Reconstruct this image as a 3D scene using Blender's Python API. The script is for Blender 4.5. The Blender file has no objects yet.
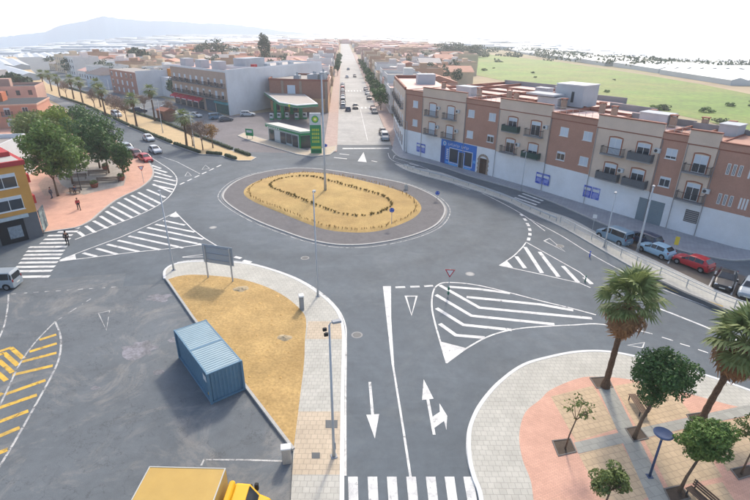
import bpy, math, random
import numpy as np
from mathutils import Vector, Matrix
R = math.radians
random.seed(7)
scn = bpy.context.scene
col = scn.collection

# ------------------------------------------------------------ camera
CAM_H, FPX, HOR, ROLL = 24.0, 490.0, 30.0, R(0.5)
PITCH = math.atan((250 - HOR) * math.cos(ROLL) / FPX)
_fw = Vector((0, math.cos(PITCH), -math.sin(PITCH)))
_u0 = Vector((0, math.sin(PITCH), math.cos(PITCH)))
_r0 = Vector((1, 0, 0))
_rt = math.cos(ROLL) * _r0 + math.sin(ROLL) * _u0
_up = -math.sin(ROLL) * _r0 + math.cos(ROLL) * _u0
cd = bpy.data.cameras.new('camera')
cd.sensor_width = 36.0
cd.lens = 36.0 * FPX / 750.0
cd.clip_start = 0.5
cd.clip_end = 30000
cam = bpy.data.objects.new('camera', cd)
col.objects.link(cam)
m = Matrix((_rt, _up, -_fw)).transposed().to_4x4()
m.translation = (0, 0, CAM_H)
cam.matrix_world = m
scn.camera = cam

# ------------------------------------------------------------ sky, sun, exposure
SUN_EL, SUN_AZ = R(40), math.atan2(0.24, 0.97)      # azimuth clockwise from +Y: the sun stands beyond the town
world = bpy.data.worlds.new('World')
scn.world = world
world.use_nodes = True
wn = world.node_tree.nodes
wl = world.node_tree.links
sky = wn.new('ShaderNodeTexSky')
sky.sky_type = 'NISHITA'
sky.sun_disc = False
sky.sun_elevation = SUN_EL
sky.sun_rotation = SUN_AZ
sky.altitude = 50
sky.air_density = 1.0
sky.dust_density = 3.5
sky.ozone_density = 1.0
bg = wn['Background']
wl.new(sky.outputs[0], bg.inputs[0])
bg.inputs[1].default_value = 0.15
sl = bpy.data.lights.new('sun', 'SUN')
sl.energy = 1.45
sl.angle = R(5.0)
sl.color = (1.0, 0.90, 0.76)
so = bpy.data.objects.new('sun', sl)
col.objects.link(so)
sd = Vector((math.sin(SUN_AZ) * math.cos(SUN_EL), math.cos(SUN_AZ) * math.cos(SUN_EL), math.sin(SUN_EL)))
so.rotation_euler = sd.to_track_quat('Z', 'Y').to_euler()
so.location = (0, 0, 80)
vs = scn.view_settings
vs.view_transform = 'Standard'
vs.look = 'None'
vs.gamma = 1.0
vs.use_curve_mapping = False
vs.exposure = 0.95
scn.render.engine = 'CYCLES'
scn.cycles.use_denoising = True
scn.cycles.max_bounces = 5
scn.cycles.diffuse_bounces = 3
scn.cycles.glossy_bounces = 2
scn.cycles.transmission_bounces = 3
scn.cycles.volume_bounces = 1
scn.cycles.transparent_max_bounces = 6
scn.cycles.use_adaptive_sampling = True
scn.cycles.adaptive_threshold = 0.02


# ------------------------------------------------------------ survey: a point of the site plan read off the aerial view
def S(px, py, z=0.0):
    d = _fw + _rt * ((px - 375) / FPX) - _up * ((py - 250) / FPX)
    t = (z - CAM_H) / d.z
    return Vector((d.x * t, d.y * t, z))


def Z(off):
    """survey points given in an enlarged cut-out: off = (x0, y0, enlargement)"""
    return lambda *pts: [S(off[0] + p[0] / off[2], off[1] + p[1] / off[2]) for p in pts]


def P(*pts):
    return [S(*p) for p in pts]


# ------------------------------------------------------------ materials
def lin(h):
    h = h.lstrip('#')
    o = []
    for i in (0, 2, 4):
        v = int(h[i:i + 2], 16) / 255
        o.append(v / 12.92 if v <= 0.04045 else ((v + 0.055) / 1.055) ** 2.4)
    return (*o, 1.0)


MATS = {}


def mat(name, c, rough=0.8, var=0.12, scale=1.2, metal=0.0, bump=0.0, bscale=20.0, spec=0.3, rnd=0.0, fine=0.0, c2=None, c2amt=0.5):
    """plain surface: base colour broken up by two noises, optional bump, optional per-object variation"""
    if name in MATS:
        return MATS[name]
    m = bpy.data.materials.new(name)
    m.use_nodes = True
    N, L = m.node_tree.nodes, m.node_tree.links
    b = N['Principled BSDF']
    b.inputs['Roughness'].default_value = rough
    b.inputs['Metallic'].default_value = metal
    b.inputs['Specular IOR Level'].default_value = spec
    c = lin(c) if isinstance(c, str) else c
    geo = N.new('ShaderNodeNewGeometry')
    n1 = N.new('ShaderNodeTexNoise')
    n1.inputs['Scale'].default_value = scale
    n1.inputs['Detail'].default_value = 6
    n1.inputs['Roughness'].default_value = 0.65
    L.new(geo.outputs['Position'], n1.inputs['Vector'])
    mr = N.new('ShaderNodeMapRange')
    mr.inputs[1].default_value = 0.25
    mr.inputs[2].default_value = 0.75
    mr.inputs[3].default_value = 1 - var
    mr.inputs[4].default_value = 1 + var
    L.new(n1.outputs[0], mr.inputs[0])
    fac = mr.outputs[0]
    if fine:
        n2 = N.new('ShaderNodeTexNoise')
        n2.inputs['Scale'].default_value = bscale
        n2.inputs['Detail'].default_value = 3
        L.new(geo.outputs['Position'], n2.inputs['Vector'])
        m2 = N.new('ShaderNodeMapRange')
        m2.inputs[1].default_value = 0.3
        m2.inputs[2].default_value = 0.7
        m2.inputs[3].default_value = 1 - fine
        m2.inputs[4].default_value = 1 + fine
        L.new(n2.outputs[0], m2.inputs[0])
        mu = N.new('ShaderNodeMath')
        mu.operation = 'MULTIPLY'
        L.new(fac, mu.inputs[0])
        L.new(m2.outputs[0], mu.inputs[1])
        fac = mu.outputs[0]
    if rnd:
        oi = N.new('ShaderNodeObjectInfo')
        m3 = N.new('ShaderNodeMapRange')
        m3.inputs[3].default_value = 1 - rnd
        m3.inputs[4].default_value = 1 + rnd
        L.new(oi.outputs['Random'], m3.inputs[0])
        mu = N.new('ShaderNodeMath')
        mu.operation = 'MULTIPLY'
        L.new(fac, mu.inputs[0])
        L.new(m3.outputs[0], mu.inputs[1])
        fac = mu.outputs[0]
    base = N.new('ShaderNodeRGB')
    base.outputs[0].default_value = c
    src = base.outputs[0]
    if c2:
        n3 = N.new('ShaderNodeTexNoise')
        n3.inputs['Scale'].default_value = scale * 0.31
        n3.inputs['Detail'].default_value = 7
        n3.inputs['Roughness'].default_value = 0.7
        L.new(geo.outputs['Position'], n3.inputs['Vector'])
        r3 = N.new('ShaderNodeMapRange')
        r3.inputs[1].default_value = 0.42
        r3.inputs[2].default_value = 0.62
        r3.inputs[4].default_value = c2amt
        L.new(n3.outputs[0], r3.inputs[0])
        mx = N.new('ShaderNodeMix')
        mx.data_type = 'RGBA'
        L.new(r3.outputs[0], mx.inputs[0])
        L.new(src, mx.inputs[6])
        mx.inputs[7].default_value = lin(c2) if isinstance(c2, str) else c2
        src = mx.outputs[2]
    vm = N.new('ShaderNodeVectorMath')
    vm.operation = 'SCALE'
    L.new(src, vm.inputs[0])
    L.new(fac, vm.inputs['Scale'])
    L.new(vm.outputs[0], b.inputs['Base Color'])
    if bump:
        nb = N.new('ShaderNodeTexNoise')
        nb.inputs['Scale'].default_value = bscale
        nb.inputs['Detail'].default_value = 4
        L.new(geo.outputs['Position'], nb.inputs['Vector'])
        bp = N.new('ShaderNodeBump')
        bp.inputs['Strength'].default_value = bump
        bp.inputs['Distance'].default_value = 0.05
        L.new(nb.outputs[0], bp.inputs['Height'])
        L.new(bp.outputs[0], b.inputs['Normal'])
    MATS[name] = m
    return m


def paving(name, c, joint, bw, bh, var=0.12, ang=0.0, mortar=0.02):
    """slab paving: joints and slab-to-slab tone from a brick texture laid on the plan"""
    if name in MATS:
        return MATS[name]
    m = bpy.data.materials.new(name)
    m.use_nodes = True
    N, L = m.node_tree.nodes, m.node_tree.links
    b = N['Principled BSDF']
    b.inputs['Roughness'].default_value = 0.85
    b.inputs['Specular IOR Level'].default_value = 0.25
    geo = N.new('ShaderNodeNewGeometry')
    mp = N.new('ShaderNodeMapping')
    mp.inputs['Rotation'].default_value[2] = ang
    L.new(geo.outputs['Position'], mp.inputs[0])
    br = N.new('ShaderNodeTexBrick')
    c = Vector(lin(c)[:3])
    br.inputs['Color1'].default_value = (*(c * (1 + var)), 1)
    br.inputs['Color2'].default_value = (*(c * (1 - var)), 1)
    br.inputs['Mortar'].default_value = lin(joint)
    br.inputs['Scale'].default_value = 1.0
    br.inputs['Mortar Size'].default_value = mortar
    br.inputs['Brick Width'].default_value = bw
    br.inputs['Row Height'].default_value = bh
    L.new(mp.outputs[0], br.inputs['Vector'])
    n1 = N.new('ShaderNodeTexNoise')
    n1.inputs['Scale'].default_value = 0.6
    n1.inputs['Detail'].default_value = 8
    n1.inputs['Roughness'].default_value = 0.7
    L.new(geo.outputs['Position'], n1.inputs['Vector'])
    mr = N.new('ShaderNodeMapRange')
    mr.inputs[1].default_value = 0.3
    mr.inputs[2].default_value = 0.7
    mr.inputs[3].default_value = 0.84
    mr.inputs[4].default_value = 1.1
    L.new(n1.outputs[0], mr.inputs[0])
    vm = N.new('ShaderNodeVectorMath')
    vm.operation = 'SCALE'
    L.new(br.outputs[0], vm.inputs[0])
    L.new(mr.outputs[0], vm.inputs['Scale'])
    L.new(vm.outputs[0], b.inputs['Base Color'])
    bp = N.new('ShaderNodeBump')
    bp.inputs['Strength'].default_value = 0.4
    bp.inputs['Distance'].default_value = 0.01
    bp.invert = True
    L.new(br.outputs['Fac'], bp.inputs['Height'])
    L.new(bp.outputs[0], b.inputs['Normal'])
    MATS[name] = m
    return m


def asphalt(name, c, patch, patch_amt, crack=0.25, tracks=None):
    if name in MATS:
        return MATS[name]
    m = bpy.data.materials.new(name)
    m.use_nodes = True
    N, L = m.node_tree.nodes, m.node_tree.links
    b = N['Principled BSDF']
    b.inputs['Roughness'].default_value = 0.82
    b.inputs['Specular IOR Level'].default_value = 0.35
    geo = N.new('ShaderNodeNewGeometry')

    def noise(s, d=6, r=0.65, dist=0.0):
        n = N.new('ShaderNodeTexNoise')
        n.inputs['Scale'].default_value = s
        n.inputs['Detail'].default_value = d
        n.inputs['Roughness'].default_value = r
        n.inputs['Distortion'].default_value = dist
        L.new(geo.outputs['Position'], n.inputs['Vector'])
        return n.outputs[0]

    def rng(x, a, bb, lo, hi):
        r = N.new('ShaderNodeMapRange')
        for i, v in enumerate((a, bb, lo, hi)):
            r.inputs[1 + i].default_value = v
        L.new(x, r.inputs[0])
        return r.outputs[0]

    def mul(x, y):
        q = N.new('ShaderNodeMath')
        q.operation = 'MULTIPLY'
        L.new(x, q.inputs[0])
        L.new(y, q.inputs[1])
        return q.outputs[0]
    f = mul(rng(noise(0.09, 8, 0.7, 0.5), 0.3, 0.7, 0.82, 1.2), rng(noise(0.8, 8, 0.75), 0.3, 0.7, 0.86, 1.14))
    f = mul(f, rng(noise(30, 2), 0.25, 0.75, 0.75, 1.25))
    mx = N.new('ShaderNodeMix')
    mx.data_type = 'RGBA'
    mx.inputs[6].default_value = lin(c)
    mx.inputs[7].default_value = lin(patch)
    L.new(rng(noise(0.16, 9, 0.75, 1.2), 0.5, 0.66, 0.0, patch_amt), mx.inputs[0])
    src = mx.outputs[2]
    if crack:
        vo = N.new('ShaderNodeTexVoronoi')
        vo.feature = 'DISTANCE_TO_EDGE'
        vo.inputs['Scale'].default_value = 0.18
        nd = N.new('ShaderNodeTexNoise')
        nd.inputs['Scale'].default_value = 0.9
        nd.inputs['Detail'].default_value = 6
        L.new(geo.outputs['Position'], nd.inputs['Vector'])
        ad = N.new('ShaderNodeMix')
        ad.data_type = 'VECTOR'
        ad.inputs[0].default_value = 0.55
        vs2 = N.new('ShaderNodeVectorMath')
        vs2.operation = 'SCALE'
        vs2.inputs['Scale'].default_value = 6.0
        L.new(nd.outputs['Color'], vs2.inputs[0])
        av = N.new('ShaderNodeVectorMath')
        av.operation = 'ADD'
        L.new(geo.outputs['Position'], av.inputs[0])
        L.new(vs2.outputs[0], av.inputs[1])
        L.new(av.outputs[0], vo.inputs['Vector'])
        f = mul(f, rng(vo.outputs['Distance'], 0.0, 0.012, 1 - crack, 1.0))
    # pale dusty scuffs, thin and stretched
    mp = N.new('ShaderNodeMapping')
    mp.inputs['Rotation'].default_value[2] = 0.55
    mp.inputs['Scale'].default_value = (0.10, 0.9, 1)
    L.new(geo.outputs['Position'], mp.inputs[0])
    ns = N.new('ShaderNodeTexNoise')
    ns.inputs['Scale'].default_value = 1.0
    ns.inputs['Detail'].default_value = 8
    ns.inputs['Roughness'].default_value = 0.7
    ns.inputs['Distortion'].default_value = 0.3
    L.new(mp.outputs[0], ns.inputs['Vector'])
    f = mul(f, rng(ns.outputs[0], 0.58, 0.72, 1.0, 1.16))
    if tracks:
        # tyre-polished lanes round the ring
        vd = N.new('ShaderNodeVectorMath')
        vd.operation = 'DISTANCE'
        L.new(geo.outputs['Position'], vd.inputs[0])
        vd.inputs[1].default_value = (*tracks, 0)
        rp0 = N.new('ShaderNodeValToRGB')
        els = rp0.color_ramp.elements
        els[0].position, els[0].color = 0.0, (0.5, 0.5, 0.5, 1)
        els[1].position, els[1].color = 1.0, (0.5, 0.5, 0.5, 1)
        for ps, v in ((0.30, 0.62), (0.345, 0.40), (0.385, 0.55), (0.42, 0.38), (0.47, 0.6), (0.52, 0.42), (0.6, 0.52)):
            e_ = els.new(ps)
            e_.color = (v, v, v, 1)
        dn = N.new('ShaderNodeMath')
        dn.operation = 'MULTIPLY_ADD'
        L.new(noise(0.12, 5), dn.inputs[0])
        dn.inputs[1].default_value = 4.0
        L.new(vd.outputs['Value'], dn.inputs[2])
        L.new(rng(dn.outputs[0], 2.0, 62.0, 0.0, 1.0), rp0.inputs[0])
        f = mul(f, rng(rp0.outputs[0], 0.3, 0.7, 0.84, 1.16))
    vm = N.new('ShaderNodeVectorMath')
    vm.operation = 'SCALE'
    L.new(src, vm.inputs[0])
    L.new(f, vm.inputs['Scale'])
    L.new(vm.outputs[0], b.inputs['Base Color'])
    bp = N.new('ShaderNodeBump')
    bp.inputs['Strength'].default_value = 0.35
    bp.inputs['Distance'].default_value = 0.01
    L.new(noise(60, 2), bp.inputs['Height'])
    L.new(bp.outputs[0], b.inputs['Normal'])
    MATS[name] = m
    return m


def leafmat(name, c1, c2, trans=0.25):
    if name in MATS:
        return MATS[name]
    m = bpy.data.materials.new(name)
    m.use_nodes = True
    N, L = m.node_tree.nodes, m.node_tree.links
    b = N['Principled BSDF']
    b.inputs['Roughness'].default_value = 0.55
    b.inputs['Specular IOR Level'].default_value = 0.3
    geo = N.new('ShaderNodeNewGeometry')
    n = N.new('ShaderNodeTexNoise')
    n.inputs['Scale'].default_value = 1.3
    n.inputs['Detail'].default_value = 5
    L.new(geo.outputs['Position'], n.inputs['Vector'])
    wn_ = N.new('ShaderNodeTexWhiteNoise')
    L.new(geo.outputs['Random Per Island'], wn_.inputs['Vector'])
    ad = N.new('ShaderNodeMath')
    ad.operation = 'MULTIPLY_ADD'
    L.new(geo.outputs['Random Per Island'], ad.inputs[0])
    ad.inputs[1].default_value = 0.5
    mr = N.new('ShaderNodeMapRange')
    mr.inputs[1].default_value = 0.3
    mr.inputs[2].default_value = 0.7
    mr.inputs[3].default_value = -0.1
    mr.inputs[4].default_value = 0.6
    L.new(n.outputs[0], mr.inputs[0])
    L.new(mr.outputs[0], ad.inputs[2])
    mx = N.new('ShaderNodeMix')
    mx.data_type = 'RGBA'
    mx.inputs[6].default_value = lin(c1)
    mx.inputs[7].default_value = lin(c2)
    L.new(ad.outputs[0], mx.inputs[0])
    L.new(mx.outputs[2], b.inputs['Base Color'])
    tr = N.new('ShaderNodeBsdfTranslucent')
    L.new(mx.outputs[2], tr.inputs[0])
    ms = N.new('ShaderNodeMixShader')
    ms.inputs[0].default_value = trans
    L.new(b.outputs[0], ms.inputs[1])
    L.new(tr.outputs[0], ms.inputs[2])
    L.new(ms.outputs[0], N['Material Output'].inputs[0])
    MATS[name] = m
    return m


def glassmat(name, c='#22303a', rough=0.12):
    return mat(name, c, rough=rough, var=0.1, spec=0.8, scale=0.7)


# ------------------------------------------------------------ mesh builder
class MB:
    def __init__(s):
        s.v, s.f = [], []

    def add(s, vs_, fs):
        o = len(s.v)
        s.v += [tuple(p) for p in vs_]
        s.f += [tuple(i + o for i in f) for f in fs]
        return s

    def box(s, x0, x1, y0, y1, z0, z1):
        return s.add([(x0, y0, z0), (x1, y0, z0), (x1, y1, z0), (x0, y1, z0), (x0, y0, z1), (x1, y0, z1), (x1, y1, z1), (x0, y1, z1)],
                     [(0, 3, 2, 1), (4, 5, 6, 7), (0, 1, 5, 4), (1, 2, 6, 5), (2, 3, 7, 6), (3, 0, 4, 7)])

    def bbox(s, x0, x1, y0, y1, z0, z1, b):
        """box with bevelled vertical and top edges"""
        lo = [(x0 + b, y0), (x1 - b, y0), (x1, y0 + b), (x1, y1 - b), (x1 - b, y1), (x0 + b, y1), (x0, y1 - b), (x0, y0 + b)]
        cx, cy = (x0 + x1) / 2, (y0 + y1) / 2
        ins = [(x + (b if x < cx else -b) * 0.7, y + (b if y < cy else -b) * 0.7) for x, y in lo]
        vs_ = [(x, y, z0) for x, y in lo] + [(x, y, z1 - b) for x, y in lo] + [(x, y, z1) for x, y in ins]
        fs = [tuple(range(7, -1, -1)), tuple(range(16, 24))]
        for k in range(2):
            for i in range(8):
                j = (i + 1) % 8
                fs.append((k * 8 + i, k * 8 + j, k * 8 + 8 + j, k * 8 + 8 + i))
        return s.add(vs_, fs)

    def prism(s, poly, z0, z1, cap0=False):
        n = len(poly)
        a = sum(poly[i][0] * poly[(i + 1) % n][1] - poly[(i + 1) % n][0] * poly[i][1] for i in range(n))
        if a < 0:
            poly = list(reversed(poly))
        vs_ = [(p[0], p[1], z0) for p in poly] + [(p[0], p[1], z1) for p in poly]
        fs = [tuple(range(n, 2 * n))]
        if cap0:
            fs.append(tuple(range(n - 1, -1, -1)))
        for i in range(n):
            j = (i + 1) % n
            fs.append((i, j, n + j, n + i))
        return s.add(vs_, fs)

    def sheet(s, poly, z):
        n = len(poly)
        a = sum(poly[i][0] * poly[(i + 1) % n][1] - poly[(i + 1) % n][0] * poly[i][1] for i in range(n))
        if a < 0:
            poly = list(reversed(poly))
        return s.add([(p[0], p[1], z) for p in poly], [tuple(range(n))])

    def ribbon(s, pts, w, z, closed=False, thick=0.0, w2=None):
        pts = [Vector((p[0], p[1])) for p in pts]
        n = len(pts)
        le, ri = [], []
        for i in range(n):
            a = pts[(i - 1) % n] if (closed or i > 0) else pts[i]
            b = pts[(i + 1) % n] if (closed or i < n - 1) else pts[i]
            d0 = (pts[i] - a)
            d1 = (b - pts[i])
            d = (d0.normalized() if d0.length > 1e-6 else d1.normalized()) + (d1.normalized() if d1.length > 1e-6 else d0.normalized())
            d.normalize()
            nn = Vector((-d.y, d.x))
            ww = w if w2 is None else w + (w2 - w) * i / (n - 1)
            le.append(pts[i] + nn * ww / 2)
            ri.append(pts[i] - nn * ww / 2)
        k = n if closed else n - 1
        vs_ = [(p.x, p.y, z) for p in le] + [(p.x, p.y, z) for p in ri]
        fs = [(i, n + i, n + (i + 1) % n, (i + 1) % n) for i in range(k)]
        if thick:
            vs_ += [(p.x, p.y, z - thick) for p in le] + [(p.x, p.y, z - thick) for p in ri]
            for i in range(k):
                j = (i + 1) % n
                fs.append((i, j, 2 * n + j, 2 * n + i))
                fs.append((n + i, 3 * n + i, 3 * n + j, n + j))
            if not closed:
                fs.append((0, 2 * n, 3 * n, n))
                e = n - 1
                fs.append((e, n + e, 3 * n + e, 2 * n + e))
        return s.add(vs_, fs)

    def tube(s, pts, r, n=6, r1=None, cap=True):
        pts = [Vector(p) for p in pts]
        k = len(pts)
        rs = r if isinstance(r, (list, tuple)) else [r + ((r1 if r1 is not None else r) - r) * i / max(1, k - 1) for i in range(k)]
        vs_, fs = [], []
        for i, p in enumerate(pts):
            d = (pts[min(i + 1, k - 1)] - pts[max(i - 1, 0)])
            if d.length < 1e-9:
                d = Vector((0, 0, 1))
            d.normalize()
            u = d.orthogonal() if abs(d.z) > 0.95 else d.cross(Vector((0, 0, 1)))
            if abs(d.z) > 0.95:
                u = Vector((1, 0, 0)) - d * d.x
            u.normalize()
            w = d.cross(u)
            for j in range(n):
                a = 2 * math.pi * j / n
                vs_.append(p + (u * math.cos(a) + w * math.sin(a)) * rs[i])
        for i in range(k - 1):
            for j in range(n):
                q = (j + 1) % n
                fs.append((i * n + j, i * n + q, (i + 1) * n + q, (i + 1) * n + j))
        if cap:
            fs.append(tuple(range(n - 1, -1, -1)))
            fs.append(tuple((k - 1) * n + j for j in range(n)))
        return s.add(vs_, fs)

    def mesh(s, name, mt=None, smooth=False):
        me = bpy.data.meshes.new(name)
        me.from_pydata(s.v, [], s.f)
        if mt:
            me.materials.append(mt)
        if smooth:
            me.polygons.foreach_set('use_smooth', [True] * len(me.polygons))
        me.update()
        return me

    def build(s, name, mt=None, parent=None, smooth=False, loc=None, rz=None):
        o = bpy.data.objects.new(name, s.mesh(name, mt, smooth))
        col.objects.link(o)
        if parent:
            o.parent = parent
        if loc is not None:
            o.location = loc
        if rz is not None:
            o.rotation_euler[2] = rz
        return o


def inst(me, name, parent=None, loc=(0, 0, 0), rz=0.0, scale=None, mt=None):
    o = bpy.data.objects.new(name, me)
    col.objects.link(o)
    if parent:
        o.parent = parent
    o.location = loc
    o.rotation_euler[2] = rz
    if scale:
        o.scale = scale
    if mt:
        o.material_slots[0].link = 'OBJECT'
        o.material_slots[0].material = mt
    return o


def tag(o, label, cat, group=None):
    o['label'] = label
    o['category'] = cat
    if group:
        o['group'] = group
    return o


def thing(name, label, cat, loc=(0, 0, 0), rz=0.0, group=None):
    o = bpy.data.objects.new(name, None)
    o.empty_display_size = 0.3
    col.objects.link(o)
    o.location = loc
    o.rotation_euler[2] = rz
    return tag(o, label, cat, group)


def struct(o, kind='structure'):
    o['kind'] = kind
    return o


def copy_tree(o, parent=None):
    c = o.copy()
    col.objects.link(c)
    c.parent = parent
    for ch in o.children:
        copy_tree(ch, c)
    return c


def curve(pts, n=8, closed=False):
    """Catmull-Rom through the given plan points"""
    pts = [Vector((p[0], p[1], 0)) for p in pts]
    k = len(pts)
    out = []
    for i in range(k if closed else k - 1):
        p0 = pts[(i - 1) % k] if closed or i > 0 else pts[i]
        p1 = pts[i]
        p2 = pts[(i + 1) % k]
        p3 = pts[(i + 2) % k] if closed or i < k - 2 else p2
        for j in range(n):
            t = j / n
            out.append(0.5 * ((2 * p1) + (p2 - p0) * t + (2 * p0 - 5 * p1 + 4 * p2 - p3) * t * t + (3 * p1 - p0 - 3 * p2 + p3) * t ** 3))
    if not closed:
        out.append(pts[-1])
    return out

# ============================================================ SETTING
def sst(a, b, x):
    t = max(0.0, min(1.0, (x - a) / (b - a)))
    return t * t * (3 - 2 * t)


def zt(x, y):
    """terrain height: flat town shelf, the plain falls away gently to both sides far out"""
    D = math.hypot(x, y)
    az = math.degrees(math.atan2(x, y))
    k = 0.052 * sst(6, 42, az) if az > 0 else 0.036 * sst(18, 44, -az)
    return -0.06 - k * max(0.0, D - 330.0) * sst(330, 700, D)


M_GROUND = mat('dry_ground', '#a08f74', var=0.25, scale=0.02, c2='#7c8058', c2amt=0.6, rough=0.95)
mb = MB()
rad = [0, 60, 150, 330, 420, 520, 620, 720, 900, 1200, 1700, 2400, 3400, 5000, 8000, 12000]
NA = 120
for r in rad:
    for k in range(NA):
        a = 2 * math.pi * k / NA
        x, y = r * math.sin(a), r * math.cos(a)
        mb.v.append((x, y, zt(x, y)))
for i in range(len(rad) - 1):
    for k in range(NA):
        q = (k + 1) % NA
        mb.f.append((i * NA + q, i * NA + k, (i + 1) * NA + k, (i + 1) * NA + q))
struct(mb.build('ground', M_GROUND, smooth=True))

# ridge of hills beyond the plain
ridge = [(-260, 60), (-120, 50), (-60, 44), (0, 37), (20, 35), (45, 32), (62, 25), (85, 21), (102, 16), (122, 19), (150, 21), (172, 21), (195, 23), (222, 24), (252, 27), (275, 30), (300, 33), (330, 35), (370, 37)]
mb = MB()
DM = 2800.0
top = []
rp = []
for i in range(len(ridge) - 1):
    for j in range(6):
        t = j / 6
        rp.append((ridge[i][0] + (ridge[i + 1][0] - ridge[i][0]) * t, ridge[i][1] + (ridge[i + 1][1] - ridge[i][1]) * t + random.uniform(-0.5, 0.5)))
NR = 7
for i, (px, py) in enumerate(rp):
    d = _fw + _rt * ((px - 375) / FPX) - _up * ((py - 250) / FPX)
    h = math.hypot(d.x, d.y)
    ux, uy, zz = d.x / h, d.y / h, CAM_H + d.z / h * DM
    zb = zt(ux * 2000, uy * 2000) - 30
    for k in range(NR):
        t = k / (NR - 1)
        dd = 2050 + (DM - 2050) * t
        wob = 0.0
        mb.v.append((ux * dd, uy * dd, zb + (zz - zb) * t ** 1.3 + wob))
for i in range(len(rp) - 1):
    for k in range(NR - 1):
        a = i * NR + k
        mb.f.append((a, a + NR, a + NR + 1, a + 1))
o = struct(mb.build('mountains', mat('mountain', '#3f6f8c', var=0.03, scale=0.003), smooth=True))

# ------------------------------------------------------------ roads
M_ROAD = asphalt('asphalt_new', '#586066', '#656b6e', 0.6, crack=0.0, tracks=(-7.2, 72.0))
M_ROAD2 = asphalt('asphalt_worn', '#676d71', '#7d7d7a', 0.7, crack=0.25)
M_OLD = asphalt('asphalt_old', '#60666a', '#84837f', 0.8, crack=0.3)
M_STREET = asphalt('asphalt_pale', '#a09f9b', '#aaa8a3', 0.6, crack=0.2)
road = struct(MB().sheet([(-62, -15), (60, -15), (64, 58), (22, 106), (4, 112), (-8, 112), (-24, 112), (-62, 158), (-80, 158), (-80, 60)], 0.0).build('road', M_ROAD))
AV = Vector((-0.665, 0.747, 0))
AN = Vector((0.747, 0.665, 0))
A0 = Vector((-42, 92, 0))
lk = P((155, 165), (122, 142), (100, 125), (60, 105), (20, 85)) + [Vector((-330, 430, 0)), Vector((-300, 470, 0))]
rk = [Vector((-24, 108, 0)), Vector((-38, 140, 0)), Vector((-60, 168, 0)), Vector((-110, 225, 0)), Vector((-190, 315, 0))]
struct(MB().sheet(lk + rk[::-1], -0.012).build('avenue', M_ROAD2))
SU = Vector((-0.065, 0.998, 0))
SV = Vector((0.998, 0.065, 0))


def ST(u, v, z=0.0):
    """street frame: u metres up the street from its mouth, v metres right of its left kerb"""
    p = Vector((-8.3, 106.7, 0)) + SU * u + SV * v
    return Vector((p.x, p.y, z))


struct(MB().sheet([ST(5, -0.4), ST(5, 12.4), ST(900, 13.4), ST(900, -1)], -0.008).build('street', M_STREET))
struct(MB().sheet(Z((0, 190, 3.73))((-300, 345), (180, 331), (470, 311), (458, 360), (612, 350), (636, 362)) + P((193, 318), (246, 388), (293, 450), (291, 500), (287, 640), (-120, 640)), 0.004).build('car_park', M_OLD))

# ------------------------------------------------------------ paint on the road
M_PAINT = mat('road_paint_white', '#dcdcd8', rough=0.7, var=0.10, scale=3.0, fine=0.10, bscale=14, c2='#8f9092', c2amt=0.55)
M_PAINTO = mat('road_paint_worn', '#bdbdb9', rough=0.75, var=0.15, scale=3.0, fine=0.15, bscale=12, c2='#86878a', c2amt=0.85)
M_YEL = mat('road_paint_yellow', '#d3ab45', rough=0.75, var=0.12, scale=2.0, fine=0.12, bscale=12, c2='#a58c50', c2amt=0.8)


def flaking(m, lo, hi, scale):
    """paint worn through in flakes, so the asphalt shows"""
    N, L = m.node_tree.nodes, m.node_tree.links
    b = N['Principled BSDF']
    geo = N.new('ShaderNodeNewGeometry')
    n = N.new('ShaderNodeTexNoise')
    n.inputs['Scale'].default_value = scale
    n.inputs['Detail'].default_value = 9
    n.inputs['Roughness'].default_value = 0.75
    n.inputs['Distortion'].default_value = 0.6
    L.new(geo.outputs['Position'], n.inputs['Vector'])
    r = N.new('ShaderNodeMapRange')
    r.inputs[1].default_value = lo
    r.inputs[2].default_value = hi
    L.new(n.outputs[0], r.inputs[0])
    t = N.new('ShaderNodeBsdfTransparent')
    ms = N.new('ShaderNodeMixShader')
    L.new(r.outputs[0], ms.inputs[0])
    L.new(b.outputs[0], ms.inputs[1])
    L.new(t.outputs[0], ms.inputs[2])
    L.new(ms.outputs[0], N['Material Output'].inputs[0])


flaking(M_PAINT, 0.58, 0.70, 1.1)
flaking(M_PAINTO, 0.5, 0.64, 1.3)
flaking(M_YEL, 0.54, 0.68, 1.3)
ZP = 0.010


_lc = [0]


def line(pts, w=0.15, name='lane_line', mt=None, closed=False, w2=None, z=None):
    _lc[0] += 1
    if z is None:
        z = (ZP + 0.004 if name == 'lane_line' else ZP) + 0.0004 * (_lc[0] % 8)
    return MB().ribbon(pts, w, z, closed=closed, w2=w2).build(name, mt or M_PAINT, road)


def poly(pts, name, mt=None, z=ZP + 0.008):
    return MB().sheet(pts, z).build(name, mt or M_PAINT, road)


def outline(pts, w, name, mt=None):
    return MB().ribbon(pts, w, ZP, closed=True).build(name, mt or M_PAINT, road)


# crossing by the orange building
zz = Z((0, 190, 3.73))
for a, b, y in ((52, 185, 324), (50, 194, 303), (58, 205, 287), (72, 215, 271), (82, 224, 256), (90, 232, 242), (100, 240, 228), (108, 250, 213), (150, 255, 198), (164, 262, 184), (178, 270, 170), (215, 290, 156), (243, 297, 143)):
    line(zz((a, y + 0.5), (b, y - 1.5)), 0.52, 'crossing_stripe')
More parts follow.
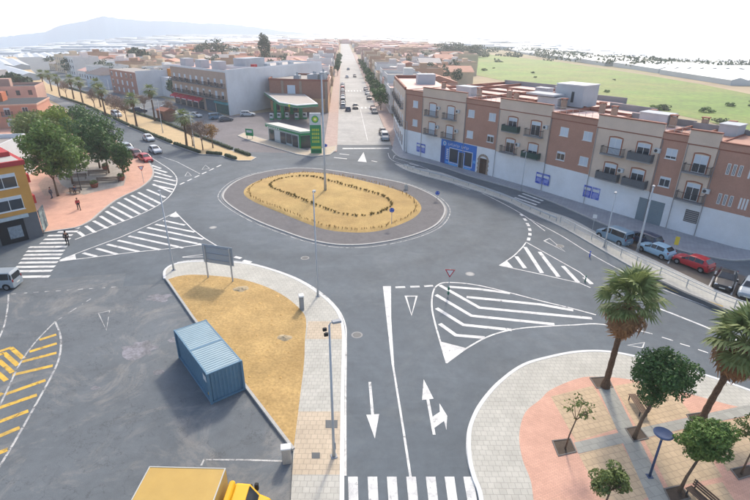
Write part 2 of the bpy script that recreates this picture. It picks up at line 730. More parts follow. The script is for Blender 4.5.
# hatching round the corner plaza
outer = curve(P((75, 239.6), (107, 227.5), (139, 215), (160, 204), (172, 193), (177, 180), (171.6, 171), (160, 163), (150, 157)), 6)
line(outer, 0.16)
for q in (((292, 156), (313, 172)), ((320, 134), (355, 159)), ((349, 115), (400, 143)), ((374, 97), (430, 131)), ((395, 79), (462, 116)), ((415, 62), (494, 104)), ((440, 46), (522, 90)), ((465, 31), (548, 76)), ((490, 20), (577, 63)), ((516, 9), (597, 50)), ((548, -2), (617, 28)), ((570, -22), (640, 8))):
    line(zz(*q), 0.42, 'hatch_stripe')
z5 = Z((0, 80, 3.73))
for q in (((574, 392), (648, 408)), ((574, 374), (656, 393)), ((574, 358), (655, 377)), ((574, 343), (640, 362)), ((572, 330), (622, 345)), ((566, 318), (600, 330))):
    line(z5(*q), 0.5, 'hatch_stripe')
# triangular splitter to its right
line(zz((222, 266), (380, 247), (500, 232), (640, 218), (746, 205)) + P((217, 246)), 0.15)
line(zz((222, 262), (330, 220), (450, 176), (560, 128), (650, 86)), 0.15)
line(zz((655, 84)) + P((192, 229), (204, 238), (217, 246)), 0.15)
poly(zz((220, 266), (284, 258), (280, 240), (246, 251)), 'splitter_tip')
poly(zz((632, 98), (656, 80), (668, 100), (650, 102)), 'splitter_tip')
for q in (((310, 235), (360, 248)), ((360, 218), (437, 240)), ((400, 203), (518, 230)), ((440, 188), (597, 223)), ((480, 172), (684, 216)), ((516, 156), (760, 205)), ((550, 140), (758, 184)), ((580, 128), (726, 157)), ((610, 114), (690, 131))):
    line(zz(*q), 0.4, 'hatch_stripe')
z3 = Z((150, 230, 3.73))
line(z3((120, 101), (212, 90), (216, 100), (122, 102)), 0.12, 'yield_triangle')
for q in (((316, 100), (340, 106)), ((348, 114), (378, 121))):
    line(z3(*q), 0.45, 'entry_dash')
# car park paint
for i in range(10):
    t = i / 10
    line(zz((42 + 415 * t, 388 - 28 * t), (42 + 415 * (t + 0.045), 388 - 28 * (t + 0.045))), 0.13, 'lane_dash', M_PAINTO)
for i in range(3):
    t = i / 3
    line(zz((200 + 160 * t, 495 - 103 * t), (200 + 160 * (t + 0.2), 495 - 103 * (t + 0.2))), 0.13, 'lane_dash', M_PAINTO)
z0 = Z((0, 310, 3.73))
outline(z0((367, 12), (409, 3), (397, 76)), 0.14, 'yield_triangle', M_PAINTO)
line(curve(P((8.5, 294.6), (8, 305), (4.5, 325), (-4, 345)), 6), 0.13, mt=M_PAINTO)
line(curve(z0((206, 44), (226, 100), (223, 170), (198, 235), (140, 342), (50, 500), (-60, 680)), 6), 0.15, mt=M_PAINTO)
line(curve(z0((206, 44), (160, 90), (120, 135), (75, 200), (22, 310), (-60, 480)), 6), 0.13, mt=M_PAINTO)
for q in (((147, 112), (210, 92)), ((110, 156), (212, 125)), ((76, 195), (211, 160)), ((46, 243), (197, 208)), ((20, 315), (170, 262)), ((-10, 368), (138, 317)), ((-10, 420), (106, 377)), ((-10, 474), (74, 439)), ((-20, 540), (30, 520))):
    line(z0(*q), 0.36, 'hatch_stripe', M_YEL)
for q in (((40, 140), (88, 182)), ((-30, 165), (42, 140)), ((14, 160), (67, 207)), ((-30, 180), (15, 160)), ((-8, 185), (47, 234)), ((-20, 225), (24, 264)), ((-20, 330), (10, 310))):
    line(z0(*q), 0.34, 'hatch_stripe', M_YEL)
z4 = Z((130, 366, 3.41))
line(z4((243, 340), (252, 320), (400, 321), (520, 325)), 0.13, mt=M_PAINTO)
# middle approach
zc = Z((340, 230, 3.73))
poly(zc((160, 210), (190, 210), (191, 330), (202, 505), (193, 505)), 'lane_wedge')
z6 = Z((340, 366, 3.73))
line(z6((197, -6), (235, 230), (263, 414)), 0.15)
for q in (((207, 214), (243, 213)), ((262, 212), (297, 211)), ((314, 210), (347, 208))):
    line(zc(*q), 0.35, 'entry_dash')
outline(zc((245, 247), (286, 247), (267, 318)), 0.28, 'yield_triangle')
line(curve(zc((398, 497), (375, 420), (355, 350), (343, 290), (346, 238), (362, 208), (400, 196), (500, 204), (620, 231), (746, 264)) + P((570, 308), (596, 315)), 6), 0.16)
line(curve(zc((396, 497), (475, 440), (560, 395), (650, 371), (746, 361)) + P((575, 325), (596, 324), (620, 327)), 6), 0.16)
poly(zc((372, 416), (473, 442), (397, 495)), 'splitter_tip')
for q in (((372, 350), (432, 393), (540, 402)), ((360, 292), (460, 354), (640, 373)), ((358, 242), (490, 320), (800, 352)), ((372, 206), (520, 290), (746, 312), (940, 330)), ((472, 250), (746, 278), (870, 300)), ((408, 212), (520, 221), (634, 236))):
    line(zc(*q), 0.42, 'hatch_stripe')
# arrows
line(z6((111, 60), (122, 186)), 0.2, 'arrow_marking')
poly(z6((98, 183), (146, 180), (130, 272)), 'arrow_marking', z=ZP + 0.010)
poly(z6((322, 125), (333, 125), (345, 190), (372, 172), (371, 140), (400, 187), (397, 240), (388, 206), (352, 232), (357, 258), (346, 258)), 'arrow_marking')
poly(z6((306, 128), (312, 50), (349, 123)), 'arrow_marking', z=ZP + 0.010)
# crossing at the bottom
for i, x in enumerate((30, 103, 175, 247, 320, 390, 460)):
    dx = (0, 2, 4, 7, 9, 12, 15)[i]
    poly(z6((x, 414), (x + 36, 414), (x + 39 + dx, 520), (x + 42 + dx * 2, 560), (x + 5 + dx * 2, 560), (x + 3 + dx, 520)), 'crossing_stripe')
# edge lines along the kerbs
line(curve(P((177, 262.5), (198, 260), (238.5, 261.5), (265, 267), (295, 277.5), (320, 292), (337, 308), (345, 324), (346, 343), (345.5, 400), (345.5, 476)), 6), 0.13)
line(curve(z6((690, -6), (596, 55), (523, 138), (484, 220), (474, 290), (480, 360), (494, 412)), 6), 0.14)
# right-hand splitter
zr = Z((380, 180, 3.73))
z8 = Z((560, 200, 3.94))
line(curve(zr((470, 303), (500, 282), (530, 252), (545, 232)), 6), 0.15)
line(zr((545, 232), (640, 285), (746, 345)) + z8((130, 330)) , 0.14)
line(zr((447, 319), (600, 352), (746, 385)) + z8((120, 346)), 0.14)
poly(zr((443, 319), (472, 300), (497, 328)), 'splitter_tip')
for q in (((508, 285), (541, 329)), ((541, 250), (604, 347)), ((595, 268), (666, 361)), ((682, 321), (739, 382))):
    line(zr(*q), 0.45, 'hatch_stripe')
line(z8((95, 306), (125, 332)), 0.4, 'hatch_stripe')
for a, b in (((524, 127), (533, 134)), ((537, 143), (545, 152)), ((548, 161), (555, 172)), ((557, 180), (560, 190)), ((559, 198), (559, 207)), ((556, 215), (553, 226))):
    line(zr(a, b), 0.4, 'entry_dash')
outline(zr((612, 227), (632, 218), (690, 267)), 0.2, 'yield_triangle')
# lanes off to the right
z7 = Z((550, 260, 3.73))
line(z7((350, 160), (460, 202), (578, 249), (800, 345)), 0.24)
for q in (((310, 258), (382, 276)), ((417, 288), (459, 301)), ((485, 312), (522, 323)), ((552, 334), (590, 347)), ((625, 360), (665, 374))):
    line(z7(*q), 0.13, 'lane_dash')
outline(z7((290, 318), (352, 308), (345, 328)), 0.15, 'yield_triangle')
line(curve(z8((-120, 75), (0, 138), (100, 200), (210, 262), (340, 325), (480, 382), (640, 442), (800, 500)), 4), 0.13)
# outside line of the ring road, east side
line(curve(P((395, 158), (420, 166), (455, 181), (490, 197), (520, 213), (545, 231)), 6), 0.13)
line(curve(P((388, 153), (392, 160), (412, 168), (445, 181), (470, 190)), 6), 0.12)
# avenue mouth and street mouth
outline(z5((690, 358), (700, 342), (714, 357)), 0.16, 'yield_triangle')
for i in range(6):
    t = i / 6
    line(P((180 + 44 * t, 184.5 - 21 * t), (180 + 44 * (t + 0.1), 184.5 - 21 * (t + 0.1))), 0.32, 'entry_dash')
outline(P((202, 169.5), (205.5, 165), (209.5, 168.5)), 0.16, 'yield_triangle')
line(z5((600, 285), (660, 305), (746, 350)), 0.12)
zs = Z((200, 150, 3.73))
poly(zs((588, 42), (610, 8), (622, 46)), 'arrow_marking')
for q in (((500, 28), (548, 33)), ((520, 14), (556, 18)), ((640, 40), (660, 44))):
    line(zs(*q), 0.4, 'hatch_stripe')
outline(P((393, 159), (398, 153), (394, 156)), 0.2, 'yield_triangle')
outline(z5((340, 265 - 100), (360, 160), (352, 172)), 0.2, 'yield_triangle')
zf = Z((400, 130, 7.46))
for q in (((5, 272), (60, 258)), ((30, 262), (110, 275)), ((70, 250), (140, 268))):
    line(zf(*q), 0.3, 'arrow_marking')
for a, b in (((488, 73), (568, 101)), ((502, 65), (584, 93)), ((516, 57), (597, 86)), ((531, 50), (608, 78))):
    line(zr(a, b), 0.45, 'crossing_stripe')
for u in (62.0, 112.0):
    for k in range(9):
        MB().sheet([ST(u, 0.8 + k * 1.3), ST(u, 1.4 + k * 1.3), ST(u + 4, 1.4 + k * 1.3), ST(u + 4, 0.8 + k * 1.3)], 0.002).build('crossing_stripe', M_PAINT, road)
for u in range(10, 60, 8):
    MB().sheet([ST(u, 6.9), ST(u, 7.05), ST(u + 8, 7.05), ST(u + 8, 6.9)], 0.002).build('lane_line', M_PAINT, road)
MB().sheet([ST(1, 1.0), ST(1, 11.4), ST(2, 11.4), ST(2, 1.0)], 0.003).build('stop_line', M_PAINT, road)

# ------------------------------------------------------------ kerbs and pavements
M_KERB = mat('kerb_concrete', '#a9a8a4', var=0.12, scale=2.0, fine=0.1, bscale=9)
M_KERBW = mat('kerb_white', '#cfd0cf', var=0.08, scale=2.0)
M_SLAB = paving('slab_grey', '#b5b3a9', '#a19f97', 0.4, 0.4, 0.045)
M_SLABT = paving('slab_tan', '#bdae98', '#a59a88', 0.4, 0.4, 0.05)
M_PINK = paving('brick_pink', '#cda18c', '#bd9684', 0.24, 0.12, 0.06, ang=0.4)
M_TANP = paving('brick_tan', '#baa588', '#a08f78', 0.42, 0.42, 0.05, ang=-0.28)
M_STRIP = paving('strip_grey', '#9a9a92', '#8b8b84', 0.6, 0.6, 0.05, ang=-0.28)
M_APRON = paving('apron_sett', '#6d6b6c', '#5c5b5c', 0.3, 0.15, 0.12, ang=0.2)
M_SAND = mat('ochre_sand', '#b0955f', var=0.2, scale=0.35, fine=0.14, bscale=6, bump=0.6, c2='#a58755', c2amt=0.6, rough=0.95)
M_SOIL = mat('dark_soil', '#4b4036', var=0.25, scale=3, fine=0.2, bump=0.5)
KH = 0.14


def pavement(pts, name, mt, kerb=True, kmat=None, z=KH - 0.012, closed=True, kpts=None):
    o = struct(MB().prism(pts, -0.05, z).build(name, mt))
    if kerb:
        MB().ribbon(kpts or pts, 0.26, KH + 0.004, closed=closed and kpts is None, thick=0.2).build('kerb', kmat or M_KERB, o)
    return o


# the roundabout
apron = curve(P((223.6, 194), (228, 204), (253.6, 219.7), (288.5, 233.5), (312.6, 241), (340, 245.3), (371.6, 244.3), (407, 237.6), (433.6, 227), (444, 215), (443, 205), (431, 195), (407, 185), (376, 178.3), (345, 173), (318, 169.5), (290, 169), (258, 174), (236, 182)), 5, True)
sand = curve(P((243.7, 194), (253, 202), (280, 213.5), (320, 229), (350, 233.3), (375, 232.5), (396, 227), (415, 218), (421.5, 208), (412, 197), (392, 189), (371.6, 183.5), (339, 176), (318, 173.5), (296.5, 173), (268, 178), (249, 186)), 5, True)
isl = pavement(apron, 'roundabout_island', M_APRON)
MB().ribbon(apron, 0.7, 0.012, closed=True).build('gutter', mat('gutter', '#8b8b8a', var=0.1), isl)
cx = sum(p.x for p in apron) / len(apron)
cy = sum(p.y for p in apron) / len(apron)
line([Vector((cx + (p.x - cx) * 1.045, cy + (p.y - cy) * 1.04, 0)) for p in apron], 0.13, mt=M_PAINTO, closed=True, z=0.016)
mb = MB()
sc_x = sum(p.x for p in sand) / len(sand)
sc_y = sum(p.y for p in sand) / len(sand)
n = len(sand)
rings = [1.0, 0.97, 0.9, 0.75, 0.55, 0.3, 0.08]
for r in rings:
    for p in sand:
        q = Vector((sc_x + (p.x - sc_x) * r, sc_y + (p.y - sc_y) * r))
        mb.v.append((q.x, q.y, 0.12 + (0.0 if r == 1.0 else 0.1 + 0.45 * (1 - r ** 2) + random.uniform(-0.03, 0.03))))
for i in range(len(rings) - 1):
    for k in range(n):
        q = (k + 1) % n
        mb.f.append((i * n + k, i * n + q, (i + 1) * n + q, (i + 1) * n + k))
mb.f.append(tuple((len(rings) - 1) * n + k for k in range(n)))
mb.build('sand_bed', M_SAND, isl, smooth=True)


def sand_z(p):
    r = min(1.0, math.hypot((p.x - sc_x) / 14.2, (p.y - sc_y) / 14.4))
    return 0.22 + 0.45 * (1 - r * r)


# the sand triangle and its pavement
tri_out = curve(z3((55, 184), (58, 152), (98, 129), (190, 120), (330, 125), (430, 145), (540, 185), (630, 240), (690, 295), (716, 350), (722, 420)) + P((342.5, 400), (342, 500), (341.5, 640)), 5)
tri_w = P((287, 640), (291, 500), (293.6, 451), (246, 388), (193, 318.5))
tp = pavement(tri_out + tri_w, 'pavement', M_SLAB, kpts=tri_out, kmat=M_KERBW)
sand_in = curve(z3((68, 188), (110, 176), (160, 171), (240, 175), (330, 186), (420, 211), (500, 250), (560, 300), (582, 340), (578, 420), (575, 500)) + P((300.5, 395), (294, 449)), 5)
sw_ = P((246, 388), (193, 318.5))
mb = MB().prism(sand_in + sw_, 0.1, 0.142)
mb.build('sand_bed', mat('ochre_sand_wedge', '#b29562', var=0.2, scale=0.4, fine=0.16, bscale=5, bump=0.8, c2='#9c8050', c2amt=0.7, rough=0.95), tp)
for px, py, r in ((241, 290, 0.5), (285, 339, 0.38)):
    c = S(px, py)
    hb_ = MB()
    n = 16
    rs_ = random.Random(px)
    for k in range(3):
        for q in range(n):
            a = 2 * math.pi * q / n
            rr0 = r * (1.3, 0.75, 0.3)[k] * rs_.uniform(0.75, 1.2)
            hb_.v.append((c.x + rr0 * math.cos(a) * 1.3, c.y + rr0 * math.sin(a), 0.135 + (0.0, 0.1, 0.17)[k] * rs_.uniform(0.7, 1.2)))
    for k in range(2):
        for q in range(n):
            z_ = (q + 1) % n
            hb_.f.append((k * n + q, k * n + z_, (k + 1) * n + z_, (k + 1) * n + q))
    hb_.f.append(tuple(2 * n + q for q in range(n)))
    hb_.build('rubble_heap', mat('rubble', '#a8987a', var=0.3, scale=3, fine=0.2, bump=0.6), tp)
MB().ribbon(P((293.6, 451), (246, 388), (193, 318.5), (166.5, 280)), 0.2, 0.22, thick=0.2).build('kerb', M_KERB, tp)
# rough relief and pale rubble heaps on the bare sand
rel = MB()
for k in range(190):
    i = random.randrange(len(sand_in) - 1)
    t = random.random()
    a = sand_in[i]
    b = P((246, 388))[0].lerp(P((170, 284))[0], random.random())
    c = a.lerp(b, 0.04 + 0.9 * t)
    r = random.uniform(0.03, 0.14) * (2.0 if random.random() < 0.06 else 1)
    h = r * random.uniform(0.2, 0.45)
    m_ = 6
    a0 = random.uniform(0, 6)
    rel.add([(c.x + r * math.cos(a0 + j) * random.uniform(0.7, 1.2), c.y + r * math.sin(a0 + j), 0.141) for j in range(6)] + [(c.x, c.y, 0.141 + h)], [(j, (j + 1) % 6, 6) for j in range(6)])
q = rel.build('sand_lumps', mat('sand_lump', '#b8965c', var=0.25, scale=2), tp)
struct(q, 'stuff')
for nm, pts in (('tan_band', z3((590, 345), (712, 345), (722, 412), (583, 412))), ('tan_band', z4((574, 160), (719, 160), (719, 376), (553, 376)))):
    MB().sheet(pts, KH + 0.004 - 0.012).build(nm, M_SLABT, tp)
for pts in (z4((667, 190), (708, 190), (708, 217), (667, 217)), z4((620, 301), (648, 301), (648, 321), (620, 321))):
    MB().prism(pts, KH - 0.012, KH + 0.002).build('manhole_cover', mat('manhole', '#4d5256', var=0.1, metal=0.3, rough=0.6), tp)

# plaza at the lower right
rp_out = curve(P((486, 560), (481, 500), (474, 478.6), (470, 462.5), (468.7, 443.7), (471, 425), (482, 403.5), (501, 382), (523.6, 366), (550, 358), (577, 353), (603.6, 352.5), (630, 356.5), (670, 366), (710, 378), (750, 392), (800, 412)), 5)
rp_ = pavement(rp_out + P((900, 460), (900, 640), (486, 640)), 'pavement', M_SLAB, kpts=rp_out, kmat=M_KERBW)
zq = Z((550, 366, 3.73))
pink = curve(P((540, 560), (533, 500), (530, 481), (522, 460), (519, 436), (525, 414), (540, 401), (550, 391.5), (574, 381), (593, 378), (630, 381), (684, 394), (724, 405), (750, 411.6), (800, 428)), 4)
PZ = KH - 0.012
MB().sheet(pink + P((900, 470), (900, 640), (540, 640)), PZ + 0.004).build('pink_paving', M_PINK, rp_)
for pts in (zq((2, 120), (160, 79), (250, 240), (96, 288)), zq((238, 80), (320, 66), (470, 118), (530, 190), (340, 236), (322, 236)), zq((106, 336), (262, 292), (372, 490), (320, 520), (190, 500)),
            zq((348, 278), (530, 236), (640, 420), (440, 462)), zq((560, 230), (760, 190), (820, 330), (660, 400)), zq((440, 480), (640, 440), (720, 560), (520, 620))):
    MB().sheet(pts, PZ + 0.008).build('tan_paving', M_TANP, rp_)
MB().sheet(zq((175, 82), (232, 78), (470, 560), (400, 580)), PZ + 0.012).build('grey_paving_strip', M_STRIP, rp_)
MB().sheet(zq((88, 292), (104, 334), (560, 226), (760, 186), (740, 150), (530, 194)), PZ + 0.016).build('grey_paving_strip', M_STRIP, rp_)
PITS = [zq((148, 50), (215, 46), (232, 84), (172, 88)), zq((8, 286), (74, 278), (96, 326), (30, 342)), zq((280, 240), (328, 230), (364, 276), (310, 288)), zq((508, 188), (560, 180), (590, 214), (534, 226)), zq((424, 466), (486, 452), (520, 500), (450, 520)), zq((672, 392), (740, 378), (760, 412), (700, 430))]
for pts in PITS:
    MB().sheet(pts, PZ + 0.020).build('tree_pit_soil', M_SOIL, rp_)
    MB().ribbon(pts, 0.1, PZ + 0.05, closed=True, thick=0.05).build('tree_pit_frame', mat('pit_frame', '#6d6a66', var=0.1), rp_)

# plaza at the left
lp_out = curve(P((44, 233), (62, 230.3), (78, 227.5), (91, 221), (99, 214), (112, 203.5), (123, 197), (139, 189.2), (150, 180.5), (153.5, 173), (151.5, 166.5), (146, 160), (131, 154), (122, 145)), 4) + P((100, 128), (60, 108), (20, 88))
lp_ = pavement(lp_out + [Vector((-175, 215, 0)), Vector((-120, 110, 0)), Vector((-62, 60, 0))], 'pavement', M_PINK, kpts=lp_out)
zl = Z((30, 150, 7.46))
MB().sheet(zl((270, 330), (400, 340), (560, 300), (700, 270), (720, 200), (560, 20), (300, 60), (200, 200)), KH - 0.008).build('grey_paving', paving('slab_plaza', '#a39c93', '#8a847c', 0.6, 0.6, 0.06), lp_)
MB().sheet(zl((110, 350), (300, 320), (420, 345), (300, 300), (120, 200), (60, 260)), KH - 0.004).build('tan_paving', paving('slab_plaza_tan', '#b99a86', '#9a8273', 0.5, 0.5, 0.06), lp_)

# planted median of the avenue: tan path between two hedges
md_near = P((251, 161), (238, 161), (222, 156), (200, 154.5), (171.6, 144.5), (128.7, 127), (85.8, 107), (35, 89.5)) + [Vector((-330, 452, 0))]
md_far = [Vector((-318, 462, 0))] + P((48, 84), (88.5, 94.5), (134, 113.5), (161, 122.5), (200, 138.5), (232, 151), (256, 158))
md_ = pavement(md_near + md_far, 'median_path', mat('tan_path', '#bda47a', var=0.12, scale=0.7, fine=0.1, c2='#ad9874'))
# petrol-station kerb strip
pavement(P((238, 136), (250, 141), (275, 148), (297, 154.5), (312, 157), (330, 155), (336, 150), (336, 146), (322, 149), (308, 151), (292, 147), (262, 139), (244, 133)), 'pavement', M_SLABT)
struct(MB().sheet([(-47, 128), (-28, 104), (-12, 103), (-13, 160), (-34, 160), (-46, 150)], -0.002 + 0.006).build('forecourt', asphalt('asphalt_forecourt', '#6a6668', '#77706f', 0.6, crack=0.2)))
sl_ = struct(MB().prism([ST(-2, -0.2), ST(-2, -3.2), ST(500, -3.6), ST(500, -0.2)], -0.05, 0.12).build('pavement', paving('slab_pinkish', '#b39c91', '#95857d', 0.4, 0.4, 0.06)))
sr_ = struct(MB().prism([ST(3, 12.2), ST(3, 15.2), ST(40, 16.2), ST(500, 16.4), ST(500, 13.2)], -0.05, 0.12).build('pavement', MATS['slab_pinkish']))

# pavement under the long apartment block, the service road's separator, parking bays
fs_low = curve(P((392, 150), (400, 157.5), (420, 161.5), (440, 166.5), (467, 175.5), (500, 185), (530, 194), (560, 205.5), (600, 223), (641, 238.5), (682, 251.5), (710, 257.5), (735, 261), (765, 258)), 4)
fs_ = pavement(fs_low + [Vector((70, 75, 0)), Vector((60, 95, 0)), Vector((30, 112, 0)), Vector((6, 140, 0))], 'pavement', paving('slab_block', '#9d9da0', '#85858a', 0.5, 0.5, 0.05), kpts=fs_low)
sep_low = curve(P((395, 164), (404, 169.5), (420, 175), (453.6, 184), (500, 199), (530, 213), (560, 226.5), (586, 241), (611, 255.5), (636, 269.5), (677, 290), (722, 310), (748, 318), (790, 333)), 4)
sep_up = curve(P((790, 318), (750, 305.5), (722, 294), (690, 279), (655, 262), (620, 246), (596, 233.5), (570, 219.5), (540, 209.5), (500, 195), (470, 184), (440, 173), (413, 168)), 4)
sep_ = pavement(sep_low + sep_up, 'pavement', MATS['slab_grey'], kpts=None)
M_BAY = asphalt('asphalt_bays', '#5f574f', '#6b6359', 0.7, crack=0.15)
bays = P((596, 232), (618, 230.5), (650, 243), (690, 257), (720, 268), (748, 277), (800, 296), (790, 317), (750, 304), (722, 292.5), (690, 277.5), (655, 260.5), (620, 245))
struct(MB().sheet(bays, 0.005).build('parking_bays', M_BAY))
MB().ribbon(P((641, 275), (660, 284.5), (680, 293), (700, 301), (722, 308.5)), 0.7, KH + 0.004, thick=0.05).build('ochre_strip', mat('ochre_strip', '#c7ab6a', var=0.15), sep_)
for a, b in (((632.5, 237.5), (628, 246)), ((673, 254), (668, 263.5)), ((716.5, 271), (709, 286.5)), ((738, 279), (731, 295))):
    line(P(a, b), 0.14, 'bay_line')

# iron covers and a pale spill on the carriageway
M_COVER = mat('iron_cover', '#55585a', var=0.15, scale=4, metal=0.2, rough=0.6)
M_COVERP = mat('cover_pale', '#a4a4a0', var=0.2, scale=4)
for px, py, mt_ in ((213, 227.5, M_COVERP), (470, 274, M_COVERP), (357, 335, M_COVER), (305, 258, M_COVER), (560, 246, M_COVER)):
    p = S(px, py)
    MB().tube([(p.x, p.y, 0.0), (p.x, p.y, 0.012)], 0.36, 18).build('manhole_cover', mt_, road)
    MB().tube([(p.x, p.y, 0.0), (p.x, p.y, 0.008)], 0.5, 18).build('cover_collar', MATS['gutter'], road)
M_SPILL = mat('pale_spill', '#85848a', var=0.25, scale=1.5, fine=0.2, bscale=5, c2='#68696b', c2amt=1.0)
for (px, py, r) in ((138, 350, 1.2), (158, 372, 0.35), (95, 388, 0.25), (160, 298, 0.9), (176, 340, 0.5)):
    c = S(px, py)
    n = 22
    rs_ = random.Random(px)
    MB().sheet([(c.x + r * math.cos(2 * math.pi * k / n) * rs_.uniform(0.6, 1.25) * 1.3, c.y + r * math.sin(2 * math.pi * k / n) * rs_.uniform(0.6, 1.25)) for k in range(n)], 0.0062 + 0.0005 * (px % 7)).build('pale_spill', M_SPILL, road)

# ============================================================ BUILDINGS
M_FRAME = mat('window_frame_white', '#d4d6d6', rough=0.5, var=0.04)
M_SHUT = mat('roller_shutter', '#c3cdd6', rough=0.6, var=0.05, rnd=0.08)
M_GLASS = glassmat('window_glass', '#2b3640')
M_IRON = mat('dark_iron', '#3d3d40', rough=0.6, var=0.1)
M_REDT = mat('render_red', '#ae8573', var=0.08, scale=0.5, fine=0.05, bscale=6, c2='#a27a68', c2amt=0.5)
M_CREAM = mat('render_cream', '#d0bcaa', var=0.07, scale=0.5, fine=0.04, c2='#c3b09d', c2amt=0.5)
M_WHITEW = mat('render_white', '#e0e2e4', var=0.07, scale=0.4, fine=0.04, c2='#d2d2d0', c2amt=0.6)
M_COPING = mat('coping_red', '#8c5c4c', var=0.1)
M_TERR = mat('terrace_tile', '#d2b0a4', var=0.15, scale=0.5, fine=0.08, c2='#dfc6bc', c2amt=0.7, rnd=0.05)
M_HUT = mat('hut_white', '#b1b7bc', var=0.07, scale=0.6, c2='#a4a8aa', c2amt=0.5)
M_GREYW = mat('wall_grey', '#8f8f90', var=0.1, scale=0.4, c2='#7f7d7a')
M_BRICKTRIM = mat('brick_trim', '#96614b', var=0.15, scale=5)
M_STONE = mat('door_stone', '#9a8878', var=0.2, scale=3)
_mc = {}


def cached(key, fn):
    if key not in _mc:
        _mc[key] = fn()
    return _mc[key]


def put(me, name, parent, M, mt=None):
    o = bpy.data.objects.new(name, me)
    col.objects.link(o)
    o.parent = parent
    o.matrix_basis = M
    if mt:
        o.material_slots[0].link = 'OBJECT'
        o.material_slots[0].material = mt
    return o


def frame_mesh(w, h):
    t = 0.07

    def f():
        b = MB()
        b.box(0, w, -0.03, 0.02, 0, t).box(0, w, -0.03, 0.02, h - t, h).box(0, t, -0.03, 0.02, t, h - t).box(w - t, w, -0.03, 0.02, t, h - t).box(w / 2 - 0.03, w / 2 + 0.03, -0.027, 0.018, t, h - t)
        return b.mesh('window', M_FRAME)
    return cached(('fr', round(w, 2), round(h, 2)), f)


def window(parent, M, s, z, w, h, shut=0.5, sill=True, trim=False):
    """window > pane, shutter, sill ; local frame of the wall: x along, -y outwards"""
    o = put(frame_mesh(w, h), 'window', parent, M @ Matrix.Translation((s, 0, z)))
    put(cached(('pane', round(w, 2), round(h, 2)), lambda: MB().box(0.07, w - 0.07, -0.012, 0.01, 0.07, h - 0.07).mesh('pane', M_GLASS)), 'pane', o, Matrix())
    if shut > 0.02:
        k = round(shut * 4) / 4 if shut < 0.97 else 0.97
        put(cached(('sh', round(w, 2), round(h, 2), k), lambda: MB().box(0.06, w - 0.06, -0.024, 0.0, h * (1 - k), h - 0.05).mesh('shutter', M_SHUT)), 'shutter', o, Matrix())
    if sill:
        put(cached(('sill', round(w, 2)), lambda: MB().box(-0.08, w + 0.08, -0.14, 0.0, -0.08, -0.003).mesh('sill', M_FRAME)), 'sill', o, Matrix())
    if trim:
        def ft():
            b = MB()
            b.box(-0.16, -0.003, -0.05, 0.0, 0, h).box(w + 0.003, w + 0.16, -0.05, 0.0, 0, h)
            n = 8
            for i in range(n):
                a0, a1 = i / n, (i + 1) / n
                x0, x1 = -0.16 + (w + 0.32) * a0, -0.16 + (w + 0.32) * a1
                h0, h1 = h + 0.003 + 0.14 * math.sin(math.pi * a0), h + 0.003 + 0.14 * math.sin(math.pi * a1)
                b.add([(x0, -0.05, h0), (x1, -0.05, h1), (x1, -0.05, h1 + 0.16), (x0, -0.05, h0 + 0.16), (x0, 0, h0), (x1, 0, h1), (x1, 0, h1 + 0.16), (x0, 0, h0 + 0.16)],
                      [(0, 1, 2, 3), (3, 2, 6, 7), (0, 4, 5, 1)])
            return b.mesh('trim', M_BRICKTRIM)
        put(cached(('trim', round(w, 2), round(h, 2)), ft), 'trim', o, Matrix())
    return o


def balcony(parent, M, s, z, w, d=0.9, cloth=None, solid=False):
    o = put(cached(('bal', round(w, 2), d), lambda: MB().box(0, w, -d, -0.003, -0.16, 0).mesh('balcony', M_GREYW)), 'balcony', parent, M @ Matrix.Translation((s, 0, z)))

    def fr():
        b = MB()
        b.box(0.02, w - 0.02, -d + 0.02, -d + 0.06, 0.98, 1.04).box(0.02, 0.06, -d + 0.06, 0, 0.98, 1.04).box(w - 0.06, w - 0.02, -d + 0.06, 0, 0.98, 1.04)
        n = int(w / 0.13)
        for i in range(n + 1):
            x = 0.03 + (w - 0.08) * i / n
            b.box(x, x + 0.022, -d + 0.03, -d + 0.05, 0, 0.98)
        for i in range(1, 6):
            y = -d + 0.05 + (d - 0.05) * i / 6
            b.box(0.03, 0.05, y, y + 0.022, 0, 0.98).box(w - 0.05, w - 0.03, y, y + 0.022, 0, 0.98)
        return b.mesh('railing', M_IRON)
    put(cached(('rail', round(w, 2), d), fr), 'railing', o, Matrix())
    if cloth:
        put(cached(('cloth', round(w, 2), d, cloth.name), lambda: MB().box(0.01, w - 0.01, -d - 0.012, -d + 0.012, 0.05, 0.96).box(-0.003, 0.012, -d + 0.02, -0.01, 0.05, 0.96).box(w - 0.012, w + 0.003, -d + 0.02, -0.01, 0.05, 0.96).mesh('railing_screen', cloth)), 'railing_screen', o, Matrix())
    return o


def aircon(parent, M, s, z):
    def f():
        return MB().bbox(0, 0.8, -0.34, -0.004, 0, 0.56, 0.02).mesh('air_conditioner', mat('ac_white', '#bfc3c4', var=0.05))
    o = put(cached('ac', f), 'air_conditioner', parent, M @ Matrix.Translation((s, 0, z)))
    put(cached('acfan', lambda: MB().tube([(0.28, -0.352, 0.28), (0.28, -0.342, 0.28)], 0.21, 14).mesh('fan', M_IRON)), 'fan', o, Matrix())


def wallframe(a, b):
    """matrix of a wall that runs from plan point a to plan point b, outside towards the right of a>b rotated to -y"""
    d = (b - a)
    L = d.length
    return Matrix.Translation(a) @ Matrix.Rotation(math.atan2(d.y, d.x), 4, 'Z'), L


# ---------- the long apartment block on the right
CA, CB = Vector((6.1, 105.3, 0)), Vector((46.9, 58.2, 0))
CU = (CB - CA).normalized()


